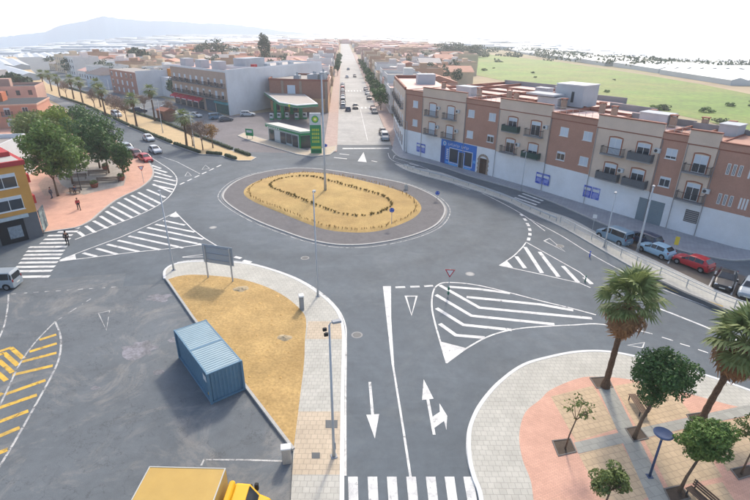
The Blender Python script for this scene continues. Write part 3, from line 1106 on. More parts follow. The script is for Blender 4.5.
def rr(s):
    pts = [(-3, 1.0), (0, 0.998), (11, 0.987), (20, 0.984), (34, 0.972), (45, 0.953), (57, 0.943), (63, 0.94)]
    for i in range(len(pts) - 1):
        if s <= pts[i + 1][0]:
            t = (s - pts[i][0]) / (pts[i + 1][0] - pts[i][0])
            return pts[i][1] + (pts[i + 1][1] - pts[i][1]) * t
    return pts[-1][1]


def FP(s):
    return (CA + CU * s) * rr(s)


bounds = [0, 4.95, 15.95, 23.45, 33.4, 41.1, 50.3, 53.5, 57.1, 62.0]
kinds = 'rcrcrcrcr'
block = thing('apartment_block', 'long three storey block of red and cream bays with balconies over a white ground floor', 'building', FP(0))
B0 = FP(0)


def rel_frame(a, b):
    M, L = wallframe(a, b)
    return Matrix.Translation(-B0) @ M, L


DEP = 17.0
nrm = Vector((CU.y, -CU.x, 0))      # away from the camera is -nrm... checked below
if nrm.y < 0:
    nrm = -nrm
M_NET = mat('green_screen', '#2f4a44', var=0.15, scale=3)
M_NETG = mat('grey_screen', '#5b5f63', var=0.15, scale=3)
M_BLUE = mat('shop_blue', '#2a6fc0', var=0.06, rough=0.5)
M_BLUEL = mat('shop_light_blue', '#5aa3dc', var=0.06, rough=0.5)
M_POST = mat('poster_blue', '#3450b8', var=0.25, scale=4, rough=0.5, c2='#c9cfe0', c2amt=0.5)
for i, k in enumerate(kinds):
    s0, s1 = bounds[i], bounds[i + 1]
    M, L = rel_frame(FP(s0), FP(s1))
    sc = L / (s1 - s0)
    dz = -0.02 * max(0, (s0 + s1) / 2 - 22)
    DEP = max(8.5, min(31.0, (41.0 - FP((s0 + s1) / 2).x) / 0.75))
    top = 13.75 if k == 'c' else 12.85
    top += dz
    g = 4.9 + dz
    put(MB().box(0, L, 0, 0.35, -0.02, g).mesh('ground_floor', M_WHITEW), 'ground_floor', block, M)
    pr = 0.10 if k == 'c' else 0.0
    put(MB().box(0.0, L, -pr, 0.35, g + 0.002, top).mesh('wall', M_CREAM if k == 'c' else M_REDT), 'wall', block, M)
    put(MB().box(-0.02, L + 0.02, -pr - 0.08, 0.35, top + 0.002, top + 0.16).mesh('coping', M_COPING), 'coping', block, M)
    put(MB().box(0.03, L - 0.03, -pr - 0.03, -pr - 0.001, 12.0 + dz, 12.14 + dz).mesh('string_course', M_COPING), 'string_course', block, M)
    # terrace behind, reaching back
    if k == 'c':
        T0 = put(MB().box(0.05, L - 0.05, 0.36, DEP, 0.0, 12.45 + dz).mesh('rear_wall', M_GREYW), 'rear_wall', block, M)
    else:
        T0 = put(MB().box(0.05, L - 0.05, 0.36, DEP, 0.0, 12.45 + dz).mesh('rear_wall', M_GREYW), 'rear_wall', block, M)
    put(MB().sheet([(0.1, 0.37), (L - 0.1, 0.37), (L - 0.1, DEP - 0.2), (0.1, DEP - 0.2)], 12.47 + dz).mesh('terrace', M_TERR), 'terrace', block, M)
    put(MB().box(0.0, L, DEP - 0.2, DEP, 12.46 + dz, 13.4 + dz).mesh('rear_parapet', M_GREYW), 'rear_parapet', block, M)
    put(MB().box(-0.12, 0.12, 0.37, DEP - 0.25, 12.46 + dz, 12.95 + dz).mesh('party_parapet', M_COPING), 'party_parapet', block, M)
    yy = 9.6
    while yy < DEP - 3:
        put(MB().box(0.2, L - 0.2, yy, yy + 0.25, 12.465 + dz, 12.85 + dz).mesh('party_parapet', M_COPING), 'party_parapet', block, M)
        if yy > 10 and L > 5 and random.random() < 0.55:
            hx = random.uniform(0.5, L - 4)
            hh = random.uniform(1.1, 1.6)
            hut = put(MB().box(hx, hx + 2.8, yy + 1.2, yy + 3.2, 12.48 + dz, 12.47 + hh + dz).mesh('stair_hut', M_HUT), 'stair_hut', block, M)
            put(MB().box(hx - 0.1, hx + 2.9, yy + 1.1, yy + 3.3, 12.472 + hh + dz, 12.6 + hh + dz).mesh('hut_roof', M_HUT), 'hut_roof', hut, Matrix())
            cx_ = (hx + 5.0) % (L - 1.0)
            put(MB().box(cx_, cx_ + 0.7, yy + 4.4, yy + 5.1, 12.47 + dz, 13.9 + dz).mesh('chimney', M_STONE), 'chimney', block, M)
        yy += 6.4
    # chimneys
    for q in range(1 + (L > 6)):
        x = L * (0.3 + 0.45 * q)
        ch = put(MB().box(x, x + 0.7, 8.4 - q * 2.5, 9.1 - q * 2.5, 12.47 + dz, 13.9 + dz).mesh('chimney', M_STONE), 'chimney', block, M)
        put(MB().box(x - 0.1, x + 0.8, 8.3 - q * 2.5, 9.2 - q * 2.5, 14.1 + dz, 14.22 + dz).box(x, x + 0.15, 8.4 - q * 2.5, 8.55 - q * 2.5, 13.902 + dz, 14.1 + dz).box(x + 0.55, x + 0.7, 8.95 - q * 2.5, 9.1 - q * 2.5, 13.902 + dz, 14.1 + dz).mesh('chimney_cap', M_COPING), 'chimney_cap', ch, Matrix())
    # stair huts with a door opening and a slab
    if i in (1, 3, 5, 7):
        x0 = L * (0.30 if i != 3 else 0.32)
        w_ = 3.9 if i != 7 else 2.4
        hh = 1.55
        hut = put(MB().box(x0, min(L - 0.3, x0 + w_), 5.6, 8.2, 12.48 + dz, 12.47 + hh + dz).mesh('stair_hut', M_HUT), 'stair_hut', block, M)
        put(MB().box(x0 - 0.1, min(L - 0.2, x0 + w_ + 0.1), 5.5, 8.3, 12.472 + hh + dz, 12.6 + hh + dz).mesh('hut_roof', M_HUT), 'hut_roof', hut, Matrix())
        put(MB().box(x0 - 0.03, x0 - 0.002, 6.3, 7.2, 12.5 + dz, 13.9 + dz).mesh('hut_door', M_GLASS), 'hut_door', hut, Matrix())
    if i in (2, 4, 6):
        # low open railing on the red bays' terraces
        b_ = MB()
        for x in np.linspace(0.2, L - 0.2, int(L / 1.2) + 2):
            b_.box(x - 0.02, x + 0.02, 0.2, 0.24, top + 0.165, top + 0.95)
        b_.box(0.2, L - 0.2, 0.2, 0.24, top + 0.952, top + 0.99).box(0.2, L - 0.2, 0.205, 0.235, top + 0.45, top + 0.48)
        put(b_.mesh('terrace_railing', mat('pale_rail', '#b9b4ac', var=0.05)), 'terrace_railing', block, M)

    def loc(s):
        return (s - s0) * sc
    if k == 'r':
        W = {0: [2.25], 2: [16.65, 21.35], 4: [35.3, 39.2], 6: [51.2], 8: []}[i]
        for j, s in enumerate(W):
            w = 1.45 if i != 6 else 1.35
            window(block, M, loc(s), 9.75 + dz, w, 1.3, random.choice((0.75, 0.97, 0.97)))
            window(block, M, loc(s + 0.05), 6.05 + dz, w, 1.3, random.choice((0.97, 0.97, 0.25)))
        if i == 8:
            for zz_ in (9.3, 5.6):
                for q in range(3):
                    window(block, M, loc(58.6) + q * 0.62, zz_ + dz, 0.36, 1.35, 0.0, sill=False)
                for q in range(3):
                    window(block, M, loc(61.0) + q * 0.33, zz_ + dz, 0.2, 1.35, 0.0, sill=False)
    else:
        Dm = {1: [7.0, 11.7], 3: [25.6, 30.1], 5: [43.4, 47.4], 7: [54.75]}[i]
        for j, s in enumerate(Dm):
            for lv, z in enumerate((8.78, 5.2)):
                M2 = M @ Matrix.Translation((0, -pr, 0))
                w = 1.75 if i != 7 else 1.6
                window(block, M2, loc(s), z + dz, w, 2.2, random.choice((0.97, 0.5, 0.25, 0.25)), sill=False, trim=True)
                cl = {(3, 0, 0): M_NET, (3, 1, 1): M_NET, (5, 1, 0): M_NETG, (5, 1, 1): M_NETG, (5, 0, 1): M_NETG}.get((i, j, lv))
                balcony(block, M2, loc(s) - 0.75, z + dz, w + 1.5, 0.85, cl)
                if (i + j + lv) % 2 == 0 or i == 1:
                    aircon(block, M2, loc(s) + w + (0.35 if j == 0 else 0.6), z + 1.35 + dz)
    # drainpipe
    put(MB().tube([(0.15, -pr - 0.08, 0.1), (0.15, -pr - 0.08, 12 + dz)], 0.05, 6).mesh('drainpipe', M_GREYW), 'drainpipe', block, M)

# a tall stair tower standing on the roof
M, L = rel_frame(FP(23.45), FP(33.4))
tw = put(MB().box(4.4, 9.5, 8.9, 13.4, 12.5, 15.9).mesh('roof_tower', M_HUT), 'roof_tower', block, M)
put(MB().box(4.3, 9.6, 8.8, 13.5, 15.902, 16.05).mesh('tower_roof', M_WHITEW), 'tower_roof', tw, Matrix())
put(MB().box(7.4, 7.9, 8.87, 8.898, 13.2, 14.9).mesh('tower_window', M_GLASS), 'tower_window', tw, Matrix())
# air plant box seen above the second cream bay
pl = put(MB().box(1.2, 6.6, 5.0, 8.2, 14.2, 14.5).mesh('roof_slab', M_HUT), 'roof_slab', block, M)

# ground floor: shop, posters, doors
M, L = rel_frame(FP(8.0), FP(22.0))


def gf(name, mt, s, z0, w, h, proud=0.02, parent=None, Mx=None):
    return put(MB().box(0, w, -proud, -0.001, 0, h).mesh(name, mt), name, parent or block, (Mx or M) @ Matrix.Translation((s, 0, z0)))


sh = gf('shop_front', M_BLUE, 2.6, 0.1, 9.0, 4.7, 0.06)
sub = lambda n, mt, x, z, w, h, p: put(MB().box(x, x + w, -p, -p + 0.03, z, z + h).mesh(n, mt), n, sh, Matrix())
sub('shop_window', M_GLASS, 2.4, 0.7, 2.1, 2.5, 0.075)
sub('shop_window', M_GLASS, 6.3, 0.7, 1.7, 2.5, 0.075)
sub('shop_door', M_GLASS, 4.8, 0.0, 1.2, 2.9, 0.08)
sub('shop_door_frame', M_FRAME, 4.68, 0.0, 0.1, 3.0, 0.085)
sub('shop_door_frame', M_FRAME, 6.02, 0.0, 0.1, 3.0, 0.085)
for (x, z, w, h) in ((2.25, 0.45, 2.35, 0.12), (2.25, 0.57, 0.12, 2.7), (2.25, 3.27, 5.9, 0.12), (8.05, 0.57, 0.12, 2.7), (6.2, 0.45, 1.95, 0.12)):
    sub('shop_window_frame', M_FRAME, x, z, w, h, 0.082)
sub('light_blue_panel', M_BLUEL, 1.35, 0.25, 0.8, 0.35, 0.07)
sub('light_blue_panel', M_BLUEL, 2.2, 0.05, 2.4, 0.32, 0.07)
sub('light_blue_panel', M_BLUEL, 6.2, 0.05, 1.7, 0.32, 0.07)
sub('light_blue_panel', M_BLUEL, 8.35, 1.5, 0.6, 0.5, 0.07)
sub('shop_column', mat('shop_dark_blue', '#2c4a86', var=0.1), 0.05, 0.0, 1.1, 3.4, 0.07)
for q in range(6):
    sub('side_lettering', M_FRAME, 1.5, 1.0 + q * 0.36, 0.55, 0.2, 0.075)
# fascia lettering: two pale words, as strokes, with a round emblem
x = 1.9
for wl_ in (8, 5):
    for c_ in range(wl_):
        sub('letter', M_FRAME, x, 3.72, 0.07, 0.46, 0.08)
        sub('letter', M_FRAME, x + 0.072, 3.72 + 0.19 * (c_ % 3), 0.2, 0.08, 0.08)
        x += 0.38
    x += 0.4
em = put(MB().tube([(0.95, -0.09, 3.95), (0.95, -0.062, 3.95)], 0.42, 18).mesh('emblem', M_FRAME), 'emblem', sh, Matrix())
put(MB().tube([(0.95, -0.1, 3.95), (0.95, -0.092, 3.95)], 0.3, 18).mesh('emblem_core', M_BLUEL), 'emblem_core', sh, Matrix())


def stone_door(Mx, s):
    b = MB()
    for side in (0, 1):
        for q in range(7):
            w = 0.34 if q % 2 else 0.46
            x0 = s - w if side == 0 else s + 1.7
            b.box(x0, x0 + w, -0.09, -0.001, q * 0.4, q * 0.4 + 0.37)
    for q in range(9):
        a0, a1 = math.pi * q / 9, math.pi * (q + 0.9) / 9
        cx_, cz = s + 0.85, 2.75
        pts = [(cx_ - 0.86 * math.cos(a0), cz + 0.55 * math.sin(a0)), (cx_ - 0.86 * math.cos(a1), cz + 0.55 * math.sin(a1)), (cx_ - 1.2 * math.cos(a1), cz + 0.95 * math.sin(a1)), (cx_ - 1.2 * math.cos(a0), cz + 0.95 * math.sin(a0))]
        b.add([(p[0], -0.09, p[1]) for p in pts] + [(p[0], -0.001, p[1]) for p in pts], [(0, 1, 2, 3), (3, 2, 6, 7), (1, 0, 4, 5)])
    o = put(b.mesh('door_surround', M_STONE), 'door_surround', block, Mx)
    d = put(MB().box(s + 0.04, s + 1.66, -0.03, -0.001, 0.05, 2.9).mesh('door', mat('door_wood', '#4b372b', var=0.2, scale=4)), 'door', block, Mx)
    put(MB().box(s + 0.84, s + 0.87, -0.04, -0.029, 0.05, 2.9).box(s + 0.1, s + 1.6, -0.04, -0.029, 2.1, 2.16).mesh('door_bar', M_IRON), 'door_bar', d, Matrix())


stone_door(M, 12.45)


def posters(Mx, s, z, w=1.25, h=1.8):
    for q in range(2):
        o = gf('poster', M_POST, s + q * (w + 0.12), z, w, h, 0.05, Mx=Mx)
        put(MB().box(0.12, w - 0.12, -0.062, -0.05, h * 0.62, h * 0.85).mesh('poster_text', M_FRAME), 'poster_text', o, Matrix())
        put(MB().box(0.2, w - 0.2, -0.062, -0.05, h * 0.2, h * 0.5).mesh('poster_picture', mat('poster_pale', '#8b95cc', var=0.4, scale=5)), 'poster_picture', o, Matrix())


M1, _ = rel_frame(FP(0.0), FP(8.0))
posters(M1, 4.0, 1.0)
M3, _ = rel_frame(FP(30.0), FP(41.0))
posters(M3, 2.3, 1.2)
M4, _ = rel_frame(FP(41.1), FP(50.3))
posters(M4, -0.3, 1.2)
M5, _ = rel_frame(FP(48.0), FP(57.0))
rs = gf('roller_door', mat('roller_door', '#6f7d84', var=0.08), 1.2, 0.02, 3.4, 3.3, 0.03, Mx=M5)
for q in range(13):
    put(MB().box(0.05, 3.35, -0.05, -0.03, 0.12 + q * 0.24, 0.3 + q * 0.24).mesh('slat', mat('roller_slat', '#77868d', var=0.05)), 'slat', rs, Matrix())
vw = gf('vent_window', M_IRON, 7.2, 1.7, 1.6, 1.6, 0.03, Mx=M5)
for q in range(6):
    put(MB().box(0.05, 1.55, -0.06, -0.03, 0.1 + q * 0.25, 0.24 + q * 0.25).mesh('slat', M_GREYW), 'slat', vw, Matrix())
# the rounded east end, the wall turns back round the corner
pe = FP(62.0)
end = [pe, pe + Vector((1.7, -1.2, 0)), pe + Vector((3.6, -1.0, 0)), pe + Vector((5.0, 0.6, 0)), pe + Vector((9.0, 8.0, 0)), pe + Vector((-4, 12, 0))]
dz = -0.8
zmat = Matrix.Translation(-B0)
put(MB().prism([p for p in end], -0.02, 4.9 + dz).mesh('ground_floor', M_WHITEW), 'ground_floor', block, zmat)
put(MB().prism([p for p in end], 4.902 + dz, 12.85 + dz).mesh('wall', M_REDT), 'wall', block, zmat)
put(MB().ribbon(end[:4], 0.4, 13.0 + dz, thick=0.15).mesh('coping', M_COPING), 'coping', block, zmat)

# west end: the wing along the street
w0, w1 = FP(0) + Vector((-0.2, 0.1, 0)), Vector((4.6, 132, 0))
Mw, Lw = wallframe(w1, w0)
Mw = Matrix.Translation(-B0) @ Mw
put(MB().box(0, Lw - 0.02, 0.02, 9.5, -0.02, 4.9).mesh('ground_floor', M_WHITEW), 'ground_floor', block, Mw)
put(MB().box(0, Lw - 0.02, 0.0, 9.5, 4.902, 12.85).mesh('wall', M_CREAM), 'wall', block, Mw)
put(MB().box(0, Lw, -0.08, 0.3, 12.852, 13.4).mesh('coping', M_COPING), 'coping', block, Mw)
put(MB().sheet([(0.1, 0.32), (Lw - 0.3, 0.32), (Lw - 0.3, 9.4), (0.1, 9.4)], 12.856).mesh('terrace', M_TERR), 'terrace', block, Mw)
put(MB().box(0, 0.25, 0.32, 9.5, 12.86, 13.6).mesh('party_parapet', M_COPING), 'party_parapet', block, Mw)
put(MB().box(Lw * 0.45, Lw * 0.45 + 3.4, 4, 8, 12.86, 15.0).mesh('stair_hut', M_HUT), 'stair_hut', block, Mw)
for q in range(6):
    s = 1.6 + q * 4.2
    for z in (5.2, 8.78):
        window(block, Mw, s, z, 1.4, 2.2, random.choice((0.97, 0.5, 0.25)), sill=False)
        balcony(block, Mw, s - 0.5, z, 2.4, 0.7)
    gf('shop_window', M_GLASS, s - 0.2, 0.9, 1.8, 2.2, 0.03, Mx=Mw)


# ---------- generic building for the town
WALLS = [mat('town_white', '#d8d6d1', var=0.08, scale=0.3, rnd=0.08), mat('town_cream', '#cbb89d', var=0.08, scale=0.3, rnd=0.1), mat('town_tan', '#b79a7f', var=0.08, scale=0.3, rnd=0.1), mat('town_pink', '#bd9a8b', var=0.08, scale=0.3, rnd=0.1), mat('town_ochre', '#c08a4e', var=0.08, scale=0.3, rnd=0.1)]
ROOFS = [mat('roof_terracotta', '#b3846f', var=0.15, scale=0.3, rnd=0.12), mat('roof_pink', '#c29c90', var=0.15, scale=0.3, rnd=0.1), mat('roof_grey', '#96908a', var=0.15, scale=0.3, rnd=0.12), mat('roof_pale', '#b3aca6', var=0.12, scale=0.3, rnd=0.1), mat('roof_rust', '#94614c', var=0.15, scale=0.3, rnd=0.12)]


def town_house(w, d, h, pitched, nwin=True, hut=True, floors=2):
    """prototype house: wall, roof, parapet or ridge, hut, windows on the two walls that face the streets"""
    t = thing('town_house', 'x', 'house')
    MB().box(-w / 2, w / 2, -d / 2, d / 2, -0.5, h).build('wall', WALLS[0], t)
    if pitched:
        b = MB()
        e = 0.35
        b.add([(-w / 2 - e, -d / 2 - e, h + 0.002), (w / 2 + e, -d / 2 - e, h + 0.002), (w / 2 + e, d / 2 + e, h + 0.002), (-w / 2 - e, d / 2 + e, h + 0.002), (-w / 2 - e, 0, h + d * 0.16), (w / 2 + e, 0, h + d * 0.16)],
              [(0, 1, 5, 4), (2, 3, 4, 5), (0, 4, 3), (1, 2, 5), (3, 2, 1, 0)])
        b.build('roof', ROOFS[0], t)
    else:
        MB().sheet([(-w / 2 + 0.2, -d / 2 + 0.2), (w / 2 - 0.2, -d / 2 + 0.2), (w / 2 - 0.2, d / 2 - 0.2), (-w / 2 + 0.2, d / 2 - 0.2)], h + 0.01).build('roof', ROOFS[0], t)
        MB().ribbon([(-w / 2 + 0.12, -d / 2 + 0.12), (w / 2 - 0.12, -d / 2 + 0.12), (w / 2 - 0.12, d / 2 - 0.12), (-w / 2 + 0.12, d / 2 - 0.12)], 0.24, h + 0.75, closed=True, thick=0.8).build('parapet', WALLS[0], t)
        if hut:
            MB().box(-1.5, 1.8, 0, 3.2, h + 0.012, h + 2.5).build('roof_hut', WALLS[0], t)
    if nwin:
        n = max(2, int(w / 3.2))
        for f in range(floors):
            for q in range(n):
                x = -w / 2 + w * (q + 0.5) / n
                wz = 1.0 + f * 3.0
                b = MB().box(x - 0.55, x + 0.55, -d / 2 - 0.04, -d / 2 - 0.001, wz, wz + 1.5)
                b.build('window', M_GLASS, t)
    return t

# ---------- orange corner building at the far left
M_OR = mat('render_orange', '#c8954e', var=0.08, scale=0.5, c2='#b98746', c2amt=0.5)
M_RED = mat('paint_red', '#a83a3c', var=0.1)
oc = S(44, 236)
ob = thing('orange_building', 'orange three storey corner building with red roof edge beside the striped crossing', 'building', oc)
side_d = (S(52, 199) - S(44, 236)).normalized()
Mf, Lf = wallframe(Vector((-9.2, -10.4, 0)), Vector((0, 0, 0)))
dep = 9.0
ang = math.atan2(3.2, 14)
put(MB().box(0, Lf, 0.05, dep, -0.02, 3.3).mesh('ground_floor', mat('dark_facade', '#5f6266', var=0.1)), 'ground_floor', ob, Mf)
put(MB().box(0, Lf, 0, dep, 3.302, 9.2).mesh('wall', M_OR), 'wall', ob, Mf)
put(MB().box(-0.1, Lf + 0.15, -0.25, dep + 0.1, 9.202, 9.75).mesh('roof_edge', M_RED), 'roof_edge', ob, Mf)
put(MB().sheet([(0.2, 0.1), (Lf - 0.3, 0.1), (Lf - 0.3, dep - 0.2), (0.2, dep - 0.2)], 9.755).mesh('roof', mat('roof_membrane', '#aaa8a2', var=0.12, scale=0.5)), 'roof', ob, Mf)
put(MB().box(Lf - 2.6, Lf - 0.4, 3.0, dep - 0.6, 9.76, 10.3).mesh('roof_upstand', M_RED), 'roof_upstand', ob, Mf)
for z in (4.0, 6.7):
    for q in range(3):
        w_ = window(ob, Mf, Lf - 3.9 - q * 4.2, z, 2.8, 1.7, 0.25, sill=True)
    put(MB().box(Lf - 8.2, Lf - 7.9, -0.12, -0.003, z - 0.3, z + 2.0).mesh('pilaster', M_RED), 'pilaster', ob, Mf)
put(MB().box(Lf - 9.2, Lf - 4.6, -0.7, -0.004, 3.35, 3.9).mesh('red_awning', M_RED), 'red_awning', ob, Mf)
# entrance, shop sign, dark board at the corner
put(MB().box(Lf - 4.4, Lf - 1.6, -0.02, 0.04, 0.05, 2.9).mesh('doorway', mat('doorway_dark', '#1d2024', var=0.1)), 'doorway', ob, Mf)
put(MB().box(Lf - 3.4, Lf - 2.0, -0.05, -0.022, 0.6, 2.1).mesh('shop_display', mat('shop_display', '#7d8890', var=0.4, scale=4)), 'shop_display', ob, Mf)
put(MB().box(Lf - 4.6, Lf - 1.0, -0.3, -0.003, 2.95, 3.35).mesh('shop_sign', mat('shop_sign_grey', '#a7b4ba', var=0.15, scale=3)), 'shop_sign', ob, Mf)
Ms = Matrix.Translation((0, 0, 0)) @ Matrix.Rotation(math.atan2(side_d.y, side_d.x), 4, 'Z')
M_BOARD = mat('poster_board', '#31414c', var=0.5, scale=2.5, c2='#98a7a4', c2amt=0.8)
bo = put(MB().box(0.15, 2.6, -0.1, -0.02, 0.5, 3.3).mesh('poster_board', M_BOARD), 'poster_board', ob, Mf @ Matrix.Translation((Lf, 0.02, 0)) @ Matrix.Rotation(R(62), 4, 'Z'))
Mside = Mf @ Matrix.Translation((Lf, 0, 0)) @ Matrix.Rotation(R(90), 4, 'Z')
for z in (3.9, 6.6):
    bb = put(MB().box(2.0, 4.4, -0.7, -0.003, z - 0.15, z + 0.9).mesh('balcony', M_RED), 'balcony', ob, Mside)
    put(MB().box(2.2, 4.2, -0.03, -0.003, z + 0.91, z + 2.1).mesh('balcony_door', M_GLASS), 'balcony_door', bb, Matrix())
    window(ob, Mside, 5.6, z + 0.2, 1.6, 1.5, 0.5)

# white service building behind the orange one, then the pink house with dark flat roof
wb = thing('white_annex', 'low white annex with rooftop machines behind the orange building', 'building', (-66, 80, 0), R(12))
MB().box(-9, 5.5, -5, 6, -0.02, 6.2).build('wall', M_WHITEW, wb)
MB().sheet([(-8.8, -4.8), (5.3, -4.8), (5.3, 5.8), (-8.8, 5.8)], 6.21).build('roof', MATS['roof_grey'], wb)
MB().ribbon([(-8.9, -4.9), (5.4, -4.9), (5.4, 5.9), (-8.9, 5.9)], 0.24, 6.9, closed=True, thick=0.7).build('parapet', M_WHITEW, wb)
for q, (x, y, s) in enumerate(((-3, 0, 1.3), (0.5, 1.5, 1.0), (3, -1, 0.8), (-6, 2, 1.1))):
    MB().bbox(x - s, x + s, y - s, y + s, 6.22, 6.22 + s * 1.4, 0.08).build('roof_machine', M_HUT, wb)
pkb = thing('pink_house', 'pink two storey house with dark flat roof beyond the plaza trees', 'house', (-93, 136, 0), R(20))
MB().box(-14, 3, -7, 7, -0.02, 5.6).build('wall', mat('render_pink', '#c08d78', var=0.08, scale=0.4), pkb)
MB().box(-14.2, 3.2, -7.2, 7.2, 5.602, 6.0).build('cornice', mat('render_pale_pink', '#c9a48f', var=0.08), pkb)
MB().sheet([(-14.0, -7.0), (3.0, -7.0), (3.0, 7.0), (-14.0, 7.0)], 6.01).build('roof', mat('roof_dark', '#4a4d50', var=0.15, scale=0.4, spec=0.1, rough=0.95), pkb)
MB().box(-10, -6, 0, 4.0, 6.02, 8.2).build('roof_hut', mat('hut_orange', '#b3694a', var=0.1), pkb)
MP = Matrix.Translation((-14, -7, 0))
for s in (2.2, 5.0, 9.6, 13.6):
    for z in (0.6, 3.3):
        window(pkb, MP, s, z, 1.3, 1.9, random.choice((0.97, 0.25, 0.0)), sill=False)
for s in (9.0, 13.0):
    balcony(pkb, MP, s, 3.25, 2.4, 0.8)
for i, (x, y, r, w, d, h, c, lab) in enumerate(((-122, 168, 22, 20, 14, 6.0, 3, 'pinkish flat roofed house behind the dark roofed pink house'), (-118, 128, 20, 18, 16, 5, 0, 'low white house left of the pink house with dark roof'), (-160, 205, 30, 22, 14, 6, 1, 'cream house on the near side of the avenue far up'), (-150, 165, 22, 20, 16, 5, 2, 'tan house deep behind the plaza at the image edge'))):
    t = town_house(w, d, h, i == 2, True, True)
    t.location = (x, y, 0)
    t.rotation_euler[2] = R(r)
    tag(t, lab, 'house')
    for ch in t.children:
        if ch.name.split('.')[0] in ('wall', 'parapet', 'roof_hut'):
            ch.data.materials[0] = WALLS[c]
        elif ch.name.startswith('roof'):
            ch.data.materials[0] = MATS['roof_dark'] if i == 0 else ROOFS[i]

# ---------- block of flats with red awnings
rb = thing('flats_block', 'three storey block with long balconies, red shop awnings and a blank white end wall', 'building', (0, 0, 0))
ra, rc = Vector((-71, 179, 0)), Vector((-44.2, 152, 0))
Mr, Lr = wallframe(ra, rc)
Mr_ = Mr
rb.location = ra
Mr = Matrix.Rotation(math.atan2((rc - ra).y, (rc - ra).x), 4, 'Z')
M_RB = mat('render_brown', '#b59f8e', var=0.1, scale=0.5)
H3 = 12.2
EV = (Vector((-20.8, 197, 0)) - rc).normalized()
fp = [Vector((0, 0, 0)), rc - ra, rc - ra + EV * 13, EV * 13]
put(MB().prism(fp, -0.02, H3).mesh('wall', M_RB), 'wall', rb, Matrix())
put(MB().sheet(fp, H3 + 0.006).mesh('roof', ROOFS[1]), 'roof', rb, Matrix())
put(MB().ribbon(fp, 0.26, H3 + 0.6, closed=True, thick=0.6).mesh('parapet', M_WHITEW), 'parapet', rb, Matrix())
for q in range(3):
    h_ = put(MB().box(2 + q * 11, 6 + q * 11, 3, 6, H3 + 0.03, H3 + 2.6).mesh('roof_hut', M_HUT), 'roof_hut', rb, Mr)
nb = 9
for lv in range(2):
    z = 4.3 + lv * 3.6
    for q in range(nb):
        s = 0.8 + q * (Lr - 1.6) / nb
        window(rb, Mr, s + 1.1, z + 0.1, 1.3, 2.2, random.choice((0.97, 0.5, 0.25)), sill=False)
        balcony(rb, Mr, s, z, (Lr - 1.6) / nb - 0.35, 1.0)
for q in range(5):
    s = 0.4 + q * 4.4
    aw = MB()
    aw.add([(s, -0.01, 3.6), (s + 4.1, -0.01, 3.6), (s + 4.1, -1.7, 2.75), (s, -1.7, 2.75), (s, -1.7, 2.3), (s + 4.1, -1.7, 2.3)], [(3, 2, 1, 0), (4, 5, 2, 3)])
    put(aw.mesh('awning', mat('awning_red', '#b5283c', var=0.12, scale=1)), 'awning', rb, Mr)
    put(MB().box(s + 0.3, s + 3.8, -0.04, -0.003, 0.1, 2.5).mesh('shop_window', M_GLASS), 'shop_window', rb, Mr)
    put(MB().box(s + 0.5, s + 3.6, -1.73, -1.705, 2.4, 2.66).mesh('awning_lettering', M_FRAME), 'awning_lettering', rb, Mr)
put(MB().box(23.5, 29.5, -0.06, -0.003, 0.1, 3.7).mesh('shop_front', mat('shop_front_grey', '#51606a', var=0.2)), 'shop_front', rb, Mr)
put(MB().box(30.0, Lr - 0.4, -0.06, -0.003, 0.1, 3.7).mesh('shop_front', mat('shop_front_green', '#3f5f5c', var=0.25, scale=2)), 'shop_front', rb, Mr)
put(MB().box(29.6, Lr - 0.3, -0.5, -0.003, 3.0, 3.7).mesh('shop_sign', mat('shop_sign_teal', '#4f9298', var=0.15)), 'shop_sign', rb, Mr)
# blank white end wall, reaching back towards the street
we = thing('white_hall', 'big windowless white hall with flat roof behind the petrol station', 'building', rc)
ex = S(323, 104)
e_dir = (Vector((-20.8, 197, 0)) - rc)
Me, Le = Matrix.Rotation(math.atan2(e_dir.y, e_dir.x), 4, 'Z'), e_dir.length
put(MB().box(0.0, 13.2, -0.16, 0.3, -0.02, 13.1).mesh('end_wall', mat('blank_white', '#d8d9da', var=0.08, scale=0.25, c2='#c9c9c8', c2amt=0.6)), 'end_wall', we, Me)
put(MB().box(13.2, Le, -0.16, 15, -0.02, 12.6).mesh('wall', MATS['blank_white']), 'wall', we, Me)
put(MB().box(13.4, Le - 0.3, 0.3, 14.7, 12.602, 12.62).mesh('roof', ROOFS[3]), 'roof', we, Me)
put(MB().ribbon([(13.35, 0.0), (Le - 0.15, 0.0), (Le - 0.15, 14.8), (13.35, 14.8)], 0.25, 13.1, closed=True, thick=0.5).mesh('parapet', M_WHITEW), 'parapet', we, Me)
put(MB().box(14.5, 24, 5, 10, 12.63, 15.4).mesh('plant_room', M_HUT), 'plant_room', we, Me)
for q in range(4):
    put(MB().bbox(15 + q * 6.5, 16.6 + q * 6.5, 2, 3.4, 12.63, 13.7, 0.05).mesh('roof_machine', M_RED if q == 0 else M_HUT), 'roof_machine', we, Me)

# ---------- brick building behind the station
bb_ = thing('brick_building', 'brown brick two storey building with pale corner columns behind the petrol canopy', 'building', (-34, 163, 0))
BR = Vector((-34, 163, 0))
BC = ST(53, -3.4)
b_dir = BC - BR
Mb_, Lb = Matrix.Rotation(math.atan2(b_dir.y, b_dir.x), 4, 'Z'), b_dir.length
M_BRK = mat('brick_brown', '#9c715f', var=0.12, scale=1.5, fine=0.12, bscale=8)
bpp = [Vector((0, 0, 0)), b_dir, b_dir + SU * 22, SU * 22]
put(MB().prism(bpp, -0.02, 4.2).mesh('ground_floor', mat('render_ochre', '#c79f79', var=0.1)), 'ground_floor', bb_, Matrix())
put(MB().prism(bpp, 4.202, 9.3).mesh('wall', M_BRK), 'wall', bb_, Matrix())
put(MB().ribbon(bpp, 0.35, 9.9, closed=True, thick=0.6).mesh('parapet', M_COPING), 'parapet', bb_, Matrix())
